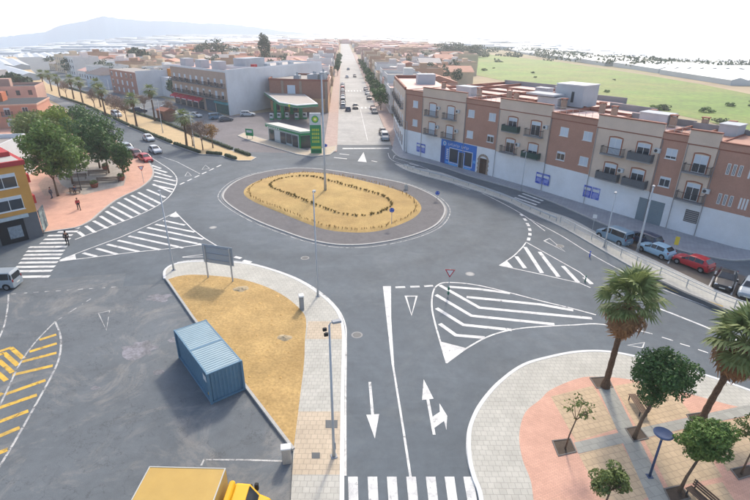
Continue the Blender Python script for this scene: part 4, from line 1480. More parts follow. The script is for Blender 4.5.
put(MB().sheet(bpp, 9.31).mesh('roof', ROOFS[2]), 'roof', bb_, Matrix())
for s in (4.0, 10.0, Lb - 0.9):
    put(MB().box(s, s + 0.8, -0.15, -0.003, 0.0, 9.3).mesh('column', M_STONE), 'column', bb_, Mb_)
put(MB().box(6.0, 8.6, -0.06, -0.003, 5.2, 8.0).mesh('window', M_SHUT), 'window', bb_, Mb_)
for q in range(3):
    put(MB().box(0.8 + q * 3, 3.0 + q * 3, -0.05, -0.003, 0.2, 3.0).mesh('shop_window', M_GLASS), 'shop_window', bb_, Mb_)
put(MB().box(0.4, 3.6, -0.4, -0.003, 3.1, 3.9).mesh('red_sign', M_RED), 'red_sign', bb_, Mb_)
# roof machines and ducts on it
for q, (x, y, w, d, h) in enumerate(((12, 3, 3, 3, 1.8), (15.4, 4, 1.6, 4, 2.4), (10, 8, 5, 2.2, 1.3), (6, 6, 2, 2, 1.2))):
    u_ = put(MB().bbox(x, x + w, y, y + d, 9.32, 9.32 + h, 0.08).mesh('roof_machine', mat('zinc', '#9aa2a8', var=0.1, metal=0.3, rough=0.5)), 'roof_machine', bb_, Mb_)
    put(MB().tube([(x + w / 2, y + d / 2, 9.33 + h), (x + w / 2, y + d / 2, 9.33 + h + 0.9)], 0.3, 8).mesh('duct', MATS['zinc']), 'duct', u_, Matrix())

# ---------- white building with orange stair, up the avenue
wo = thing('party_wall_house', 'brick fronted house with tall white party wall and orange stair tower', 'building', (-107, 208, 0))
d_ = Vector((-88.8, 190.9, 0)) - Vector((-107, 208, 0))
Mo, Lo = Matrix.Rotation(math.atan2(d_.y, d_.x), 4, 'Z'), d_.length
put(MB().box(0, Lo, 0, 10, -0.02, 9.0).mesh('wall', mat('render_brick_pink', '#a67f70', var=0.1)), 'wall', wo, Mo)
put(MB().sheet([(0.2, 0.2), (Lo - 0.2, 0.2), (Lo - 0.2, 9.8), (0.2, 9.8)], 9.01).mesh('roof', ROOFS[2]), 'roof', wo, Mo)
put(MB().box(Lo + 0.003, Lo + 0.25, -0.1, 17, 0, 9.6).mesh('party_wall', MATS['blank_white']), 'party_wall', wo, Mo)
put(MB().box(Lo + 0.26, Lo + 9, 9, 16.5, 0, 7.2).mesh('rear_wing', MATS['blank_white']), 'rear_wing', wo, Mo)
put(MB().box(Lo + 0.26, Lo + 2.6, 12.0, 16, 7.21, 9.9).box(Lo + 2.6, Lo + 6.6, 12.0, 16, 7.21, 8.6).mesh('stair_tower', mat('stair_orange', '#d38b3a', var=0.06)), 'stair_tower', wo, Mo)
for lv in range(3):
    for q in range(5):
        window(wo, Mo, 1.5 + q * 4.6, 1.0 + lv * 2.8, 1.3, 1.7, random.choice((0.25, 0.97)), sill=False)
bw = thing('pale_blue_house', 'pale blue white house with grey tiled roof up the avenue', 'house', (-122, 222, 0), math.atan2(d_.y, d_.x))
MB().box(-8, 8, 0, 12, -0.02, 5.8).build('wall', mat('render_pale_blue', '#b9c6d2', var=0.06), bw)
b = MB()
b.add([(-8.3, -0.3, 5.8), (8.3, -0.3, 5.8), (8.3, 12.3, 5.8), (-8.3, 12.3, 5.8), (-4, 6, 8.2), (4, 6, 8.2)], [(0, 1, 5, 4), (1, 2, 5), (2, 3, 4, 5), (3, 0, 4)])
b.build('roof', mat('roof_slate', '#6d6462', var=0.1), bw)
for q in range(4):
    MB().box(-6.6 + q * 3.6, -5.4 + q * 3.6, -0.05, -0.003, 3.4, 4.9).build('window', M_GLASS, bw)

# ---------- petrol station
M_GREEN = mat('fuel_green', '#1f8a55', var=0.05, rough=0.45)
M_GREEND = mat('fuel_dark_green', '#146b45', var=0.05, rough=0.45)
M_WHITE = mat('panel_white', '#cfd2d0', var=0.04, rough=0.5)
st = thing('petrol_canopy', 'white petrol station canopy edged in green over the pumps', 'canopy', (-24, 150, 0))
cp = [S(258, 87.5, 5.4), S(279, 102, 5.4), S(297, 105, 5.4), S(318, 103.5, 5.4), S(303, 93, 5.4), S(280, 83, 5.4)]
cp = [p - Vector((-24, 150, 0)) for p in cp]
MB().prism(cp, 4.5, 5.4, cap0=True).build('canopy_deck', M_WHITE, st)
MB().ribbon(cp, 0.12, 5.15, closed=True, thick=0.35).build('green_band', M_GREEN, st)
MB().ribbon(cp, 0.16, 4.68, closed=True, thick=0.14).build('green_band', M_GREEND, st)
cc = sum(cp, Vector()) / len(cp)
MB().prism([cc + (p - cc) * 0.93 for p in cp], 5.401, 5.44).build('canopy_roof', mat('canopy_roof', '#a8a097', var=0.1, scale=0.4), st)
for (px, py) in ((276, 118), (283, 118.5), (301, 118.5), (292, 114)):
    p = S(px, py) - Vector((-24, 150, 0))
    MB().bbox(p.x - 0.45, p.x + 0.45, p.y - 0.45, p.y + 0.45, 0.0, 4.5, 0.05).build('column', M_GREEN, st)
MB().tube([cp[1] * 0.4 + cp[2] * 0.6 + Vector((0, -0.1, -0.45)), cp[1] * 0.4 + cp[2] * 0.6 + Vector((0, -0.17, -0.45))], 0.42, 14).build('emblem', mat('emblem_yellow', '#d8d24a', var=0.05), st)
for i, (px, py) in enumerate(((272, 120), (279.5, 119.5), (287.5, 119), (297, 119.5), (305, 119))):
    p = S(px, py)
    t = thing('fuel_pump', ['fuel pump farthest left under the petrol canopy', 'second fuel pump from the left under the canopy', 'middle fuel pump under the petrol canopy', 'fourth fuel pump from the left under the canopy', 'fuel pump farthest right under the petrol canopy'][i], 'fuel pump', (p.x, p.y, 0.01), R(-20), 'fuel pumps under the canopy')
    MB().bbox(-0.55, 0.55, -0.3, 0.3, 0.0, 1.9, 0.05).build('cabinet', M_WHITE, t)
    MB().box(-0.4, 0.4, -0.32, -0.301, 1.1, 1.6).build('display', M_GLASS, t)
    MB().box(-0.56, 0.56, -0.31, 0.31, 0.05, 0.5).build('plinth_band', M_GREEN, t)
    MB().tube([(0.5, -0.33, 1.3), (0.72, -0.4, 0.7), (0.56, -0.36, 0.5)], 0.04, 5).build('hose', M_IRON, t)
ka, kb, kc = S(269, 139.5), S(300, 148.5), S(312, 147.5)
kd = kc + (ka - kb)
kk = thing('station_kiosk', 'flat roofed petrol station kiosk with green fascia and glass doors', 'kiosk', ka)
kp = [p - ka for p in (ka, kb, kc, kd)]
MB().prism(kp, 0.0, 3.0).build('wall', mat('kiosk_wall', '#b3bcba', var=0.1, scale=1), kk)
kcc = sum(kp, Vector()) / 4
big = [kcc + (p - kcc) * 1.14 for p in kp]
MB().prism(big, 3.0, 3.75, cap0=True).build('fascia', M_GREEN, kk)
MB().ribbon(big, 0.1, 3.62, closed=True, thick=0.16).build('white_band', M_WHITE, kk)
MB().prism([kcc + (p - kcc) * 1.1 for p in kp], 3.751, 3.78).build('roof', mat('kiosk_roof', '#c2bfb8', var=0.08, scale=0.5), kk)
Mk = Matrix.Rotation(math.atan2((kb - ka).y, (kb - ka).x), 4, 'Z')
Lk = (kb - ka).length
for q in range(5):
    x0 = 0.4 + q * (Lk - 0.8) / 5
    put(MB().box(x0, x0 + (Lk - 0.8) / 5 - 0.25, -0.05, -0.003, 0.5 if q % 2 else 0.1, 2.6).mesh('window', M_GLASS if q != 1 else M_WHITE), 'window', kk, Mk)
for q in range(6):
    put(MB().box(1.2 + q * 0.9, 1.7 + q * 0.9, -0.9 - 0.0, -0.88, 3.2, 3.5).mesh('fascia_lettering', M_WHITE), 'fascia_lettering', kk, Mk)
Mk2 = Matrix.Translation(kb - ka) @ Matrix.Rotation(math.atan2((kc - kb).y, (kc - kb).x), 4, 'Z')
Lk2 = (kc - kb).length
put(MB().box(0.2, Lk2 - 0.2, -0.05, -0.003, 0.05, 2.7).mesh('door', M_GLASS), 'door', kk, Mk2)
put(MB().box(-0.15, 0.2, -0.25, 0.0, 0.0, 2.99).mesh('corner_post', M_GREEN), 'corner_post', kk, Mk2)
tot = thing('price_totem', 'tall green and white petrol price totem with round sunburst emblem', 'sign', S(316.5, 153.5), R(3))
MB().bbox(-1.15, 1.15, -0.25, 0.25, 0.0, 6.0, 0.06).build('pylon', M_GREEN, tot)
MB().bbox(-1.15, 1.15, -0.25, 0.25, 6.002, 8.4, 0.06).build('emblem_panel', M_WHITE, tot)
for r_, y_, c_ in ((0.8, 0.0, '#2f9a56'), (0.62, 0.012, '#8cc046'), (0.42, 0.024, '#e2d84a'), (0.2, 0.036, '#f0f0e0')):
    b = MB()
    n = 36
    vs_ = [(0, -0.262 - y_, 7.15)]
    for q in range(n):
        rr_ = r_ * (1.0 if q % 2 == 0 else 0.84)
        vs_.append((rr_ * math.sin(2 * math.pi * q / n), -0.262 - y_, 7.15 + rr_ * math.cos(2 * math.pi * q / n)))
    b.add(vs_, [(0, 1 + (q + 1) % n, 1 + q) for q in range(n)])
    b.build('sunburst_ring', mat('burst' + c_, c_, var=0.03), tot)
M_DIGIT = mat('digit_yellow', '#d9dd4a', var=0.03)
for q in range(4):
    for k in range(4):
        x = -0.75 + k * 0.4
        z = 4.75 - q * 0.8
        MB().box(x, x + 0.27, -0.264, -0.252, z, z + 0.09).box(x, x + 0.09, -0.262, -0.252, z + 0.092, z + 0.4).box(x + 0.18, x + 0.27, -0.262, -0.252, z + 0.092, z + 0.4).box(x, x + 0.27, -0.264, -0.252, z + 0.402, z + 0.48).build('price_digit', M_DIGIT, tot)
MB().box(-1.0, 1.0, -0.27, -0.252, 1.1, 1.6).build('yellow_panel', mat('totem_yellow', '#c9c84a', var=0.05), tot)
MB().box(-1.0, 1.0, -0.27, -0.252, 0.25, 0.8).build('dark_panel', M_GREEND, tot)
p = S(250, 139)
t = thing('green_sign_board', 'small green sign board at the edge of the forecourt', 'sign', p, R(-25))
MB().box(-1.1, 1.1, -0.06, 0.06, 0.8, 2.4).build('board', M_GREEN, t)
MB().box(-0.8, 0.8, -0.075, -0.062, 1.5, 2.1).build('white_print', M_WHITE, t)
for x in (-0.8, 0.8):
    MB().box(x - 0.05, x + 0.05, -0.05, 0.05, 0, 0.8).build('leg', M_GREYW, t)

# where the town ends
_edge = []
for px, py in ((-60, 95), (0, 82), (50, 71), (100, 61), (150, 54), (200, 49), (260, 45), (345, 42), (430, 47), (470, 54)):
    p = S(px, py)
    _edge.append((math.atan2(p.x, p.y), math.hypot(p.x, p.y)))


def town_edge(az):
    """distance at which the town ends and the greenhouse plain begins"""
    if az <= _edge[0][0]:
        return _edge[0][1]
    for q in range(len(_edge) - 1):
        if az <= _edge[q + 1][0]:
            t = (az - _edge[q][0]) / (_edge[q + 1][0] - _edge[q][0])
            return _edge[q][1] + (_edge[q + 1][1] - _edge[q][1]) * t
    return _edge[-1][1]


def outside(x, y):
    return math.hypot(x, y) > town_edge(math.atan2(x, y)) * 0.97


# ---------- houses lining the street and filling the town
protos = [town_house(9, 12, 6.6, False), town_house(12, 14, 6.2, True), town_house(14, 13, 9.2, False, floors=3), town_house(11, 13, 4.0, True, hut=False, floors=1), town_house(13, 15, 7.0, False, hut=True)]
protos_far = [town_house(13, 15, 6.6, False, nwin=False), town_house(15, 15, 6.0, True, nwin=False), town_house(17, 14, 8.0, False, nwin=False), town_house(15, 16, 3.8, True, nwin=False)]
placed = []


def put_house(pr, x, y, rz, label, group=None, sx=1.0, wall=None, roof=None):
    t = copy_tree(pr)
    t.location = (x, y, zt(x, y))
    t.rotation_euler[2] = rz
    t.scale = (sx, 1, 1)
    tag(t, label, 'house', group)
    if group is None and 'group' in t:
        del t['group']
    w = wall or random.choice(WALLS[:4] + [WALLS[0], WALLS[1]])
    r = roof or random.choice(ROOFS)
    for ch in t.children:
        nm = ch.name.split('.')[0]
        if nm in ('wall', 'parapet', 'roof_hut'):
            ch.material_slots[0].link = 'OBJECT'
            ch.material_slots[0].material = w
        elif nm == 'roof':
            ch.material_slots[0].link = 'OBJECT'
            ch.material_slots[0].material = r
    placed.append((x, y))
    return t


ORD = ['first', 'second', 'third', 'fourth', 'fifth', 'sixth', 'seventh', 'eighth', 'ninth', 'tenth', 'eleventh', 'twelfth', 'thirteenth', 'fourteenth', 'fifteenth', 'sixteenth', 'seventeenth', 'eighteenth', 'nineteenth', 'twentieth']
ORD += ['twenty-' + w for w in ORD[:9]] + ['thirtieth'] + ['thirty-' + w for w in ORD[:9]]
SROT = math.atan2(-SU.x, SU.y)
G_ST = 'houses along the far street'
# right side of the street: fronts face the street (towards -SV)
u = 28.0
k = 0
while u < 330:
    pr = protos[(0, 2, 4, 0, 2)[k % 5]]
    w = 9 if pr is protos[0] else (14 if pr is protos[2] else 13)
    q = ST(u + w / 2, 16.6 + (6.2 if pr is protos[0] else 6.8))
    put_house(pr, q.x, q.y, SROT - math.pi / 2, ORD[k] + ' house from the junction in the row along the right pavement of the far street', G_ST + ' right')
    u += w + 0.15
    k += 1
u = 77.0
k = 0
while u < 330:
    pr = protos[(4, 0, 1, 2, 0)[k % 5]]
    w = 9 if pr is protos[0] else (14 if pr is protos[2] else (12 if pr is protos[1] else 13))
    q = ST(u + w / 2, -3.8 - 7)
    put_house(pr, q.x, q.y, SROT + math.pi / 2, ORD[k] + ' house from the junction in the row along the left pavement of the far street', G_ST + ' left')
    u += w + 0.15
    k += 1
# the quarter between avenue and street, and the one right of the street
cnt = 0
for iu in range(26):
    u = 62 + iu * 17.5 + (iu // 3) * 6
    for iv in range(19):
        v = -28 - iv * 17.0
        q = ST(u, v)
        n_av = (q - A0).dot(AN)
        if n_av < 56 or q.y > 560 or q.y < 188 or outside(q.x, q.y):
            continue
        if n_av < 95 and q.y < 215:
            continue
        if random.random() < 0.05:
            continue
        big_ = random.random()
        pr = protos_far[0 if big_ < 0.35 else 1 if big_ < 0.6 else 2 if big_ < 0.72 else 3]
        orange = random.random() < 0.03
        put_house(pr, q.x + random.uniform(-1, 1), q.y + random.uniform(-1.5, 1.5), SROT + random.choice((0, math.pi / 2)), 'low house in the dense quarter between the avenue and the far street', 'town houses left of the street', random.uniform(0.85, 1.1), wall=WALLS[4] if orange else None)
        cnt += 1
for iu in range(20):
    u = 40 + iu * 18
    for iv in range(7):
        v = 38 + iv * 18.0
        q = ST(u, v)
        if q.y > 480 or q.x > 18 + (q.y - 140) * 0.2 or (q.y < 150):
            continue
        big_ = random.random()
        pr = protos_far[0 if big_ < 0.35 else 1 if big_ < 0.6 else 2 if big_ < 0.65 else 3]
        put_house(pr, q.x + random.uniform(-1, 1), q.y + random.uniform(-1.5, 1.5), SROT + random.choice((0, math.pi / 2)), 'low house in the dense quarter right of the far street', 'town houses right of the street', random.uniform(0.85, 1.1))
        cnt += 1
# the far side of the avenue beyond the white party wall
for k in range(8):
    a = 128 + k * 24
    for row in range(2):
        q = A0 + AV * a + AN * (40 + row * 18)
        if (q - Vector((-107, 208, 0))).length < 32 or (q - Vector((-122, 222, 0))).length < 20:
            continue
        if outside(q.x, q.y):
            continue
        put_house(random.choice(protos), q.x, q.y, math.atan2(d_.y, d_.x), ORD[k] + ' house up the ' + ('front' if row == 0 else 'back') + ' row on the far side of the planted avenue', 'houses far side of avenue')
        q = A0 + AV * (a + 20) - AN * (16 + row * 18)
        if outside(q.x, q.y):
            continue
        put_house(random.choice(protos), q.x, q.y, math.atan2(d_.y, d_.x), ORD[k] + ' house up the ' + ('front' if row == 0 else 'back') + ' row on the near side of the planted avenue', 'houses near side of avenue')
for t in protos + protos_far:
    for ch in list(t.children):
        bpy.data.objects.remove(ch)
    bpy.data.objects.remove(t)

# the farther town, a mass of roofs too small to count
def roof_mass(name, cells, mtr, seed):
    rnd = random.Random(seed)
    b = MB()
    for (x, y) in cells:
        w, d, h = rnd.uniform(5, 9), rnd.uniform(5, 9), rnd.uniform(3.0, 8.0)
        z = zt(x, y)
        b.box(x - w, x + w, y - d, y + d, z - 1, z + h)
    o = b.build(name, mtr)
    struct(o, 'stuff')
    return o


cells = [[], [], [], []]
rg = random.Random(3)
for k in range(5200):
    D = rg.uniform(300, 1100)
    az = R(rg.uniform(-42, 9))
    x, y = D * math.sin(az), D * math.cos(az)
    su = (Vector((x, y, 0)) - Vector((-8.3, 106.7, 0))).dot(SU)
    sv = (Vector((x, y, 0)) - Vector((-8.3, 106.7, 0))).dot(SV)
    if -10 < sv < 24 and su < 900:
        continue
    n_av = (Vector((x, y, 0)) - A0).dot(AN)
    if -12 < n_av < 62 or (n_av > 42 and y < 570) or D > town_edge(az) * 0.97 or (n_av <= -12 and D < 340):
        continue
    cells[rg.choice((0, 1, 1, 2, 2, 3))].append((x, y))
for i, nm in enumerate(('roof_terracotta', 'roof_pink', 'town_tan', 'town_white')):
    roof_mass('far_town', cells[i], MATS[nm], i)

# greenhouses on the plain
M_PLAST = mat('greenhouse_plastic', '#b8bec1', var=0.12, scale=0.02, rough=0.5, rnd=0.08)


def greenhouse_mesh(nx, L, w=8.0, h=3.2):
    b = MB()
    for i in range(nx):
        x0 = i * w
        b.add([(x0, 0, 0), (x0 + w, 0, 0), (x0 + w, L, 0), (x0, L, 0), (x0, 0, h), (x0 + w, 0, h), (x0 + w, L, h), (x0, L, h), (x0 + w / 2, 0, h + 1.2), (x0 + w / 2, L, h + 1.2)],
              [(0, 1, 5, 8, 4), (2, 3, 7, 9, 6), (4, 8, 9, 7), (8, 5, 6, 9)] + ([(3, 0, 4, 7)] if i == 0 else []) + ([(1, 2, 6, 5)] if i == nx - 1 else []))
    return b.mesh('greenhouse', M_PLAST)


gms = [greenhouse_mesh(7, 74), greenhouse_mesh(7, 66), greenhouse_mesh(6, 74)]
rg = random.Random(11)


def put_green(x, y, rz, lab, grp, s=1.0):
    o = inst(rg.choice(gms), 'greenhouse', None, (x, y, zt(x, y) - 0.6), rz, (s, s, 1.0))
    tag(o, lab, 'greenhouse', grp)


# right: the plain starts at the field's east edge
for ix in range(9):
    for iy in range(12):
        x, y = 172 + ix * 64 + iy * 3.5 + rg.uniform(-2, 2), 90 + iy * 84 + rg.uniform(-2, 2)
        az = math.degrees(math.atan2(x, y))
        if az > 46 or az < 12 or math.hypot(x, y) > 1000 or rg.random() < 0.16:
            continue
        put_green(x, y, R(-2.5), 'white plastic greenhouse on the plain beyond the green field', 'greenhouses beyond the field')
# left: beyond the town's edge
D = 300.0
while D < 1050:
    n_ = int(D * R(44) / 76)
    for k in range(n_):
        az = R(-48 + 44 * (k + 0.5 + rg.uniform(-0.1, 0.1)) / n_)
        if D < town_edge(az) * 1.0 or rg.random() < 0.1:
            continue
        put_green(D * math.sin(az), D * math.cos(az), -az + R(rg.uniform(-4, 4)), 'white plastic greenhouse on the plain below the mountains', 'greenhouses below the mountains')
    D += 84
gf_ = MB()
for k in range(1100):
    D = 900 + 1200 * rg.random() ** 1.4
    az = R(rg.uniform(-48, 50))
    if D < town_edge(az) * 1.03:
        continue
    x, y = D * math.sin(az), D * math.cos(az)
    z = zt(x, y)
    w, d = rg.uniform(22, 55), rg.uniform(18, 44)
    gf_.box(x - w, x + w, y - d, y + d, z - 2, z + rg.uniform(3, 5))
struct(gf_.build('far_greenhouses', M_PLAST), 'stuff')

# ============================================================ VEGETATION
M_BARK = mat('bark', '#6b5a4a', var=0.25, scale=4, fine=0.2, bump=0.5)
M_BARKP = mat('palm_bark', '#5f4b3a', var=0.3, scale=6, fine=0.25, bump=0.8, bscale=14)
L_DARK = leafmat('leaf_dark', '#34532d', '#5a7a40')
L_MID = leafmat('leaf_mid', '#476530', '#738f44')
L_OLIVE = leafmat('leaf_olive', '#56683a', '#7d8a4c')
L_YEL = leafmat('leaf_yellowish', '#5c7a2e', '#8d9a3c')
L_DRY = leafmat('leaf_dry', '#8a6a3c', '#b28f52')
L_PALM = leafmat('leaf_palm', '#576838', '#8e9a62')
L_SKIRT = leafmat('leaf_palm_dead', '#6e4f34', '#a07b54')
L_HEDGE = leafmat('leaf_hedge', '#34482c', '#566a3a')
L_TWIG = leafmat('leaf_twig', '#857264', '#a38f80', 0.1)
L_FAR = leafmat('leaf_far', '#3a4f38', '#55664a', 0.1)


def leaves_mesh(name, clumps, n, size, mt, seed=0, flat=0.35):
    """n leaf-sized rhombs spread through the clumps [(centre, radius vec), ...]"""
    rs = np.random.RandomState(seed)
    C = np.array([list(c[0]) for c in clumps], float)
    Rd = np.array([list(c[1]) for c in clumps], float)
    wgt = Rd.prod(axis=1) ** 0.67
    idx = rs.choice(len(clumps), n, p=wgt / wgt.sum())
    d = rs.normal(size=(n, 3))
    d /= np.linalg.norm(d, axis=1)[:, None]
    rad_ = rs.uniform(0.45, 1.05, (n, 1)) ** 0.6
    pos = C[idx] + d * Rd[idx] * rad_
    nor = d + rs.normal(size=(n, 3)) * 0.7 + np.array([0, 0, flat])
    nor /= np.linalg.norm(nor, axis=1)[:, None]
    t = np.cross(nor, rs.normal(size=(n, 3)))
    t /= np.linalg.norm(t, axis=1)[:, None]
    b = np.cross(nor, t)
    L = size * rs.uniform(0.6, 1.4, (n, 1))
    W = L * rs.uniform(0.4, 0.65, (n, 1))
    V = np.empty((n, 4, 3))
    V[:, 0] = pos - t * L
    V[:, 1] = pos + b * W - t * L * 0.1
    V[:, 2] = pos + t * L
    V[:, 3] = pos - b * W - t * L * 0.1
    me = bpy.data.meshes.new(name)
    me.vertices.add(n * 4)
    me.vertices.foreach_set('co', V.reshape(-1))
    me.loops.add(n * 4)
    me.loops.foreach_set('vertex_index', np.arange(n * 4, dtype=np.int32))
    me.polygons.add(n)
    me.polygons.foreach_set('loop_start', np.arange(0, n * 4, 4, dtype=np.int32))
    me.materials.append(mt)
    me.update(calc_edges=True)
    return me


def crown_clumps(center, rv, k, rs, size=0.42):
    """clump centres over an ellipsoid, uneven, some pushed out, gaps left between"""
    out = []
    for i in range(k):
        d = Vector((rs.gauss(0, 1), rs.gauss(0, 1), rs.gauss(0.15, 1))).normalized()
        r = rs.uniform(0.4, 1.0) * (1.18 if rs.random() < 0.18 else 1.0)
        s = size * rs.uniform(0.45, 1.25)
        out.append((Vector(center) + Vector((d.x * rv[0], d.y * rv[1], d.z * rv[2])) * r, (rv[0] * s, rv[1] * s, rv[2] * s * 0.8)))
    return out


def trunk_mesh(h, r, lean, crown_c, rv, rs, nl=6):
    b = MB()
    tp_ = Vector((lean[0], lean[1], h))
    b.tube([(0, 0, -0.1), (lean[0] * 0.3, lean[1] * 0.3, h * 0.5), tp_], [r * 1.25, r * 0.9, r * 0.75], 8)
    for i in range(nl):
        a = 2 * math.pi * i / nl + rs.uniform(-0.4, 0.4)
        e = Vector(crown_c) + Vector((math.cos(a) * rv[0] * 0.7, math.sin(a) * rv[1] * 0.7, rs.uniform(-0.2, 0.6) * rv[2]))
        md = tp_.lerp(e, 0.5) + Vector((0, 0, 0.15 * rv[2]))
        b.tube([tp_, md, e], [r * 0.55, r * 0.35, r * 0.1], 5)
        for j in range(2):
            e2 = e.lerp(md, 0.4) + Vector((rs.gauss(0, 0.3) * rv[0], rs.gauss(0, 0.3) * rv[1], rs.uniform(0, 0.6) * rv[2]))
            b.tube([md, e2], [r * 0.25, r * 0.06], 4)
    return b


def broadleaf(name, label, pos, h, rv, crown_z, lm, n, leaf, lean=(0, 0), r=0.13, seed=1, clumps=34, group=None, csize=0.42, cat='tree'):
    rs = random.Random(seed)
    t = thing(name, label, cat, pos, 0, group)
    cc_ = (lean[0] * 1.3, lean[1] * 1.3, crown_z)
    trunk_mesh(h, r, lean, cc_, rv, rs).build('trunk', M_BARK, t, smooth=True)
    cl = crown_clumps(cc_, rv, clumps, rs, csize)
    o = bpy.data.objects.new('crown', leaves_mesh('crown', cl, n, leaf, lm, seed))
    col.objects.link(o)
    o.parent = t
    return t


def fan_frond(seed, petiole=0.9, R_=0.95, seg=18, droop=0.5):
    """one fan leaf: petiole and a pleated fan of split segments, along +x, drooping at the tips"""
    rs = random.Random(seed)
    b = MB()
    b.tube([(0, 0, 0), (petiole * 0.5, 0, 0.05), (petiole, 0, 0.0)], [0.035, 0.025, 0.018], 4, cap=False)
    for i in range(seg):
        a = R(-115 + 230 * (i + 0.5) / seg) + rs.uniform(-0.03, 0.03)
        L_ = R_ * (1 - 0.25 * (abs(a) / R(115)) ** 2) * rs.uniform(0.85, 1.1)
        u_ = Vector((math.cos(a), math.sin(a), 0))
        w_ = Vector((-math.sin(a), math.cos(a), 0)) * L_ * 0.085
        base = Vector((petiole, 0, 0))
        up_ = 0.02 if i % 2 else -0.02
        m1 = base + u_ * L_ * 0.55 + Vector((0, 0, 0.04 - droop * 0.12 * L_ + up_))
        tip = base + u_ * L_ * rs.uniform(0.9, 1.0) + Vector((0, 0, -droop * 0.55 * L_))
        b.add([base, m1 + w_, tip, m1 - w_], [(0, 1, 2, 3)])
    return b


FROND = [fan_frond(s, droop=0.35 + 0.25 * s, petiole=0.75 + 0.1 * s).mesh('frond', L_PALM) for s in range(4)]
DEADF = [fan_frond(20 + s, droop=1.1, petiole=0.7, R_=0.8, seg=14).mesh('dead_frond', L_SKIRT) for s in range(3)]


def palm(label, pos, h, lean, seed=0, n=46, nd=30, scale=1.0, group=None):
    rs = random.Random(seed)
    t = thing('palm_tree', label, 'palm', pos, 0, group)
    b = MB()
    k = 16
    pts, rr_ = [], []
    for i in range(k + 1):
        f = i / k
        pts.append((lean[0] * f ** 1.4, lean[1] * f ** 1.4, -0.1 + h * f))
        rr_.append((0.22 - 0.05 * f + (0.16 * (1 - f * 8) if f < 0.12 else 0)) * (1.06 if i % 2 else 0.94))
    b.tube(pts, rr_, 10)
    b.build('trunk', M_BARKP, t, smooth=False)
    top_ = Vector((lean[0], lean[1], h - 0.1))
    for i in range(n):
        f = i / n
        el = R(86 - 112 * f ** 1.1) + rs.uniform(-0.12, 0.12)
        az = i * 2.39996 + rs.uniform(-0.2, 0.2)
        o = inst(rs.choice(FROND), 'frond', t, top_ + Vector((math.cos(az) * 0.12, math.sin(az) * 0.12, 0.35 * (1 - f))))
        o.rotation_euler = (rs.uniform(-0.4, 0.4), -el, az)
        s = scale * rs.uniform(0.9, 1.2)
        o.scale = (s, s, s)
    for i in range(nd):
        el = R(-38 - 44 * (i / nd)) + rs.uniform(-0.12, 0.12)
        az = i * 2.39996
        o = inst(rs.choice(DEADF), 'dead_frond', t, top_ + Vector((math.cos(az) * 0.2, math.sin(az) * 0.2, 0.05 - 0.95 * (i / nd))))
        o.rotation_euler = (rs.uniform(-0.4, 0.4), -el, az)
        s = scale * rs.uniform(0.9, 1.25)
        o.scale = (s, s, s)
    return t


# two palms at the right-hand plaza
palm('palm with shaggy brown skirt rooted in the pink strip left of the clipped tree', S(605, 387, 0.13), 7.1, (0.3, 0.2), 3, scale=1.2, n=34)
palm('leaning palm partly cut by the right edge of the picture', S(701, 421, 0.13), 5.9, (1.5, 0.5), 5, scale=1.25, n=38)
broadleaf('plaza_tree', 'round dark green tree in the middle of the plaza beside the bench', S(634, 438, 0.13), 2.9, (1.5, 1.5, 1.4), 4.7, L_DARK, 13500, 0.085, (0.75, 0.3), 0.12, 11, 70)
broadleaf('plaza_tree', 'smaller green tree in front of the blue lamp at the bottom', S(679, 492, 0.13), 2.2, (1.25, 1.2, 1.1), 3.65, L_MID, 9500, 0.085, (0.55, 0.2), 0.09, 12, 52)
broadleaf('plaza_tree', 'green treetop rising from below the bottom edge', S(600, 520, 0.13), 2.2, (0.95, 0.9, 0.8), 2.75, L_OLIVE, 2800, 0.08, (0.1, 0), 0.06, 13, 26)
broadleaf('sapling', 'thin sapling with sparse leaves in the pink paving', S(565, 449, 0.13), 2.2, (1.05, 1.0, 0.75), 3.1, L_OLIVE, 230, 0.09, (0.35, 0.15), 0.05, 14, 22, csize=0.25)
broadleaf('sapling', 'sparse young tree at the right edge beyond the small green tree', S(741, 474, 0.13), 2.3, (1.1, 1.0, 1.0), 3.3, L_OLIVE, 620, 0.10, (0.2, 0.1), 0.05, 15, 24, csize=0.26)

# trees of the left plaza
for i, (px, py, h, rv, cz, lm, n, lf, lab) in enumerate((
        (58, 196, 2.6, (3.5, 3.5, 4.1), 6.4, L_MID, 6500, 0.24, 'big light green tree next to the orange building'),
        (73, 184, 2.2, (3.0, 2.8, 2.8), 4.9, L_MID, 3600, 0.22, 'mid green tree over the benches of the plaza'),
        (100, 168, 2.6, (4.4, 4.2, 3.6), 6.2, L_DARK, 6000, 0.24, 'widest dark green tree at the back of the plaza'),
        (109, 173, 2.4, (2.6, 2.5, 2.6), 4.8, L_DARK, 3000, 0.22, 'dark tree standing before the widest plaza tree'),
        (124, 178, 1.6, (2.0, 2.0, 2.0), 3.7, L_DARK, 2400, 0.2, 'small round tree at the plaza tip by the parked red car'),
        (66, 150, 2.5, (4.0, 3.8, 3.2), 5.4, L_YEL, 4800, 0.24, 'yellow green tree behind the dark plaza trees'),
        (42, 158, 2.2, (3.2, 3.0, 3.4), 5.6, L_OLIVE, 3600, 0.24, 'olive green tree with russet leaves above the annex'),
        (80, 140, 2.2, (4.6, 4.2, 3.0), 4.6, L_DARK, 4200, 0.26, 'dark spreading tree by the parked grey car up the avenue'),
        (48, 142, 2.0, (4.4, 4.0, 2.8), 4.2, L_OLIVE, 3600, 0.26, 'olive tree in front of the pink house with dark roof'))):
    broadleaf('plaza_tree', lab, S(px, py, 0.13), h, rv, cz, lm, n, lf, (0, 0), 0.16, 40 + i, 40)
palm('short palm between the olive trees in front of the pink house', S(31, 150), 5.0, (0.2, 0), 9, n=34, nd=0, scale=1.5)

# avenue palms and bare trees on the planted median
pcs = []


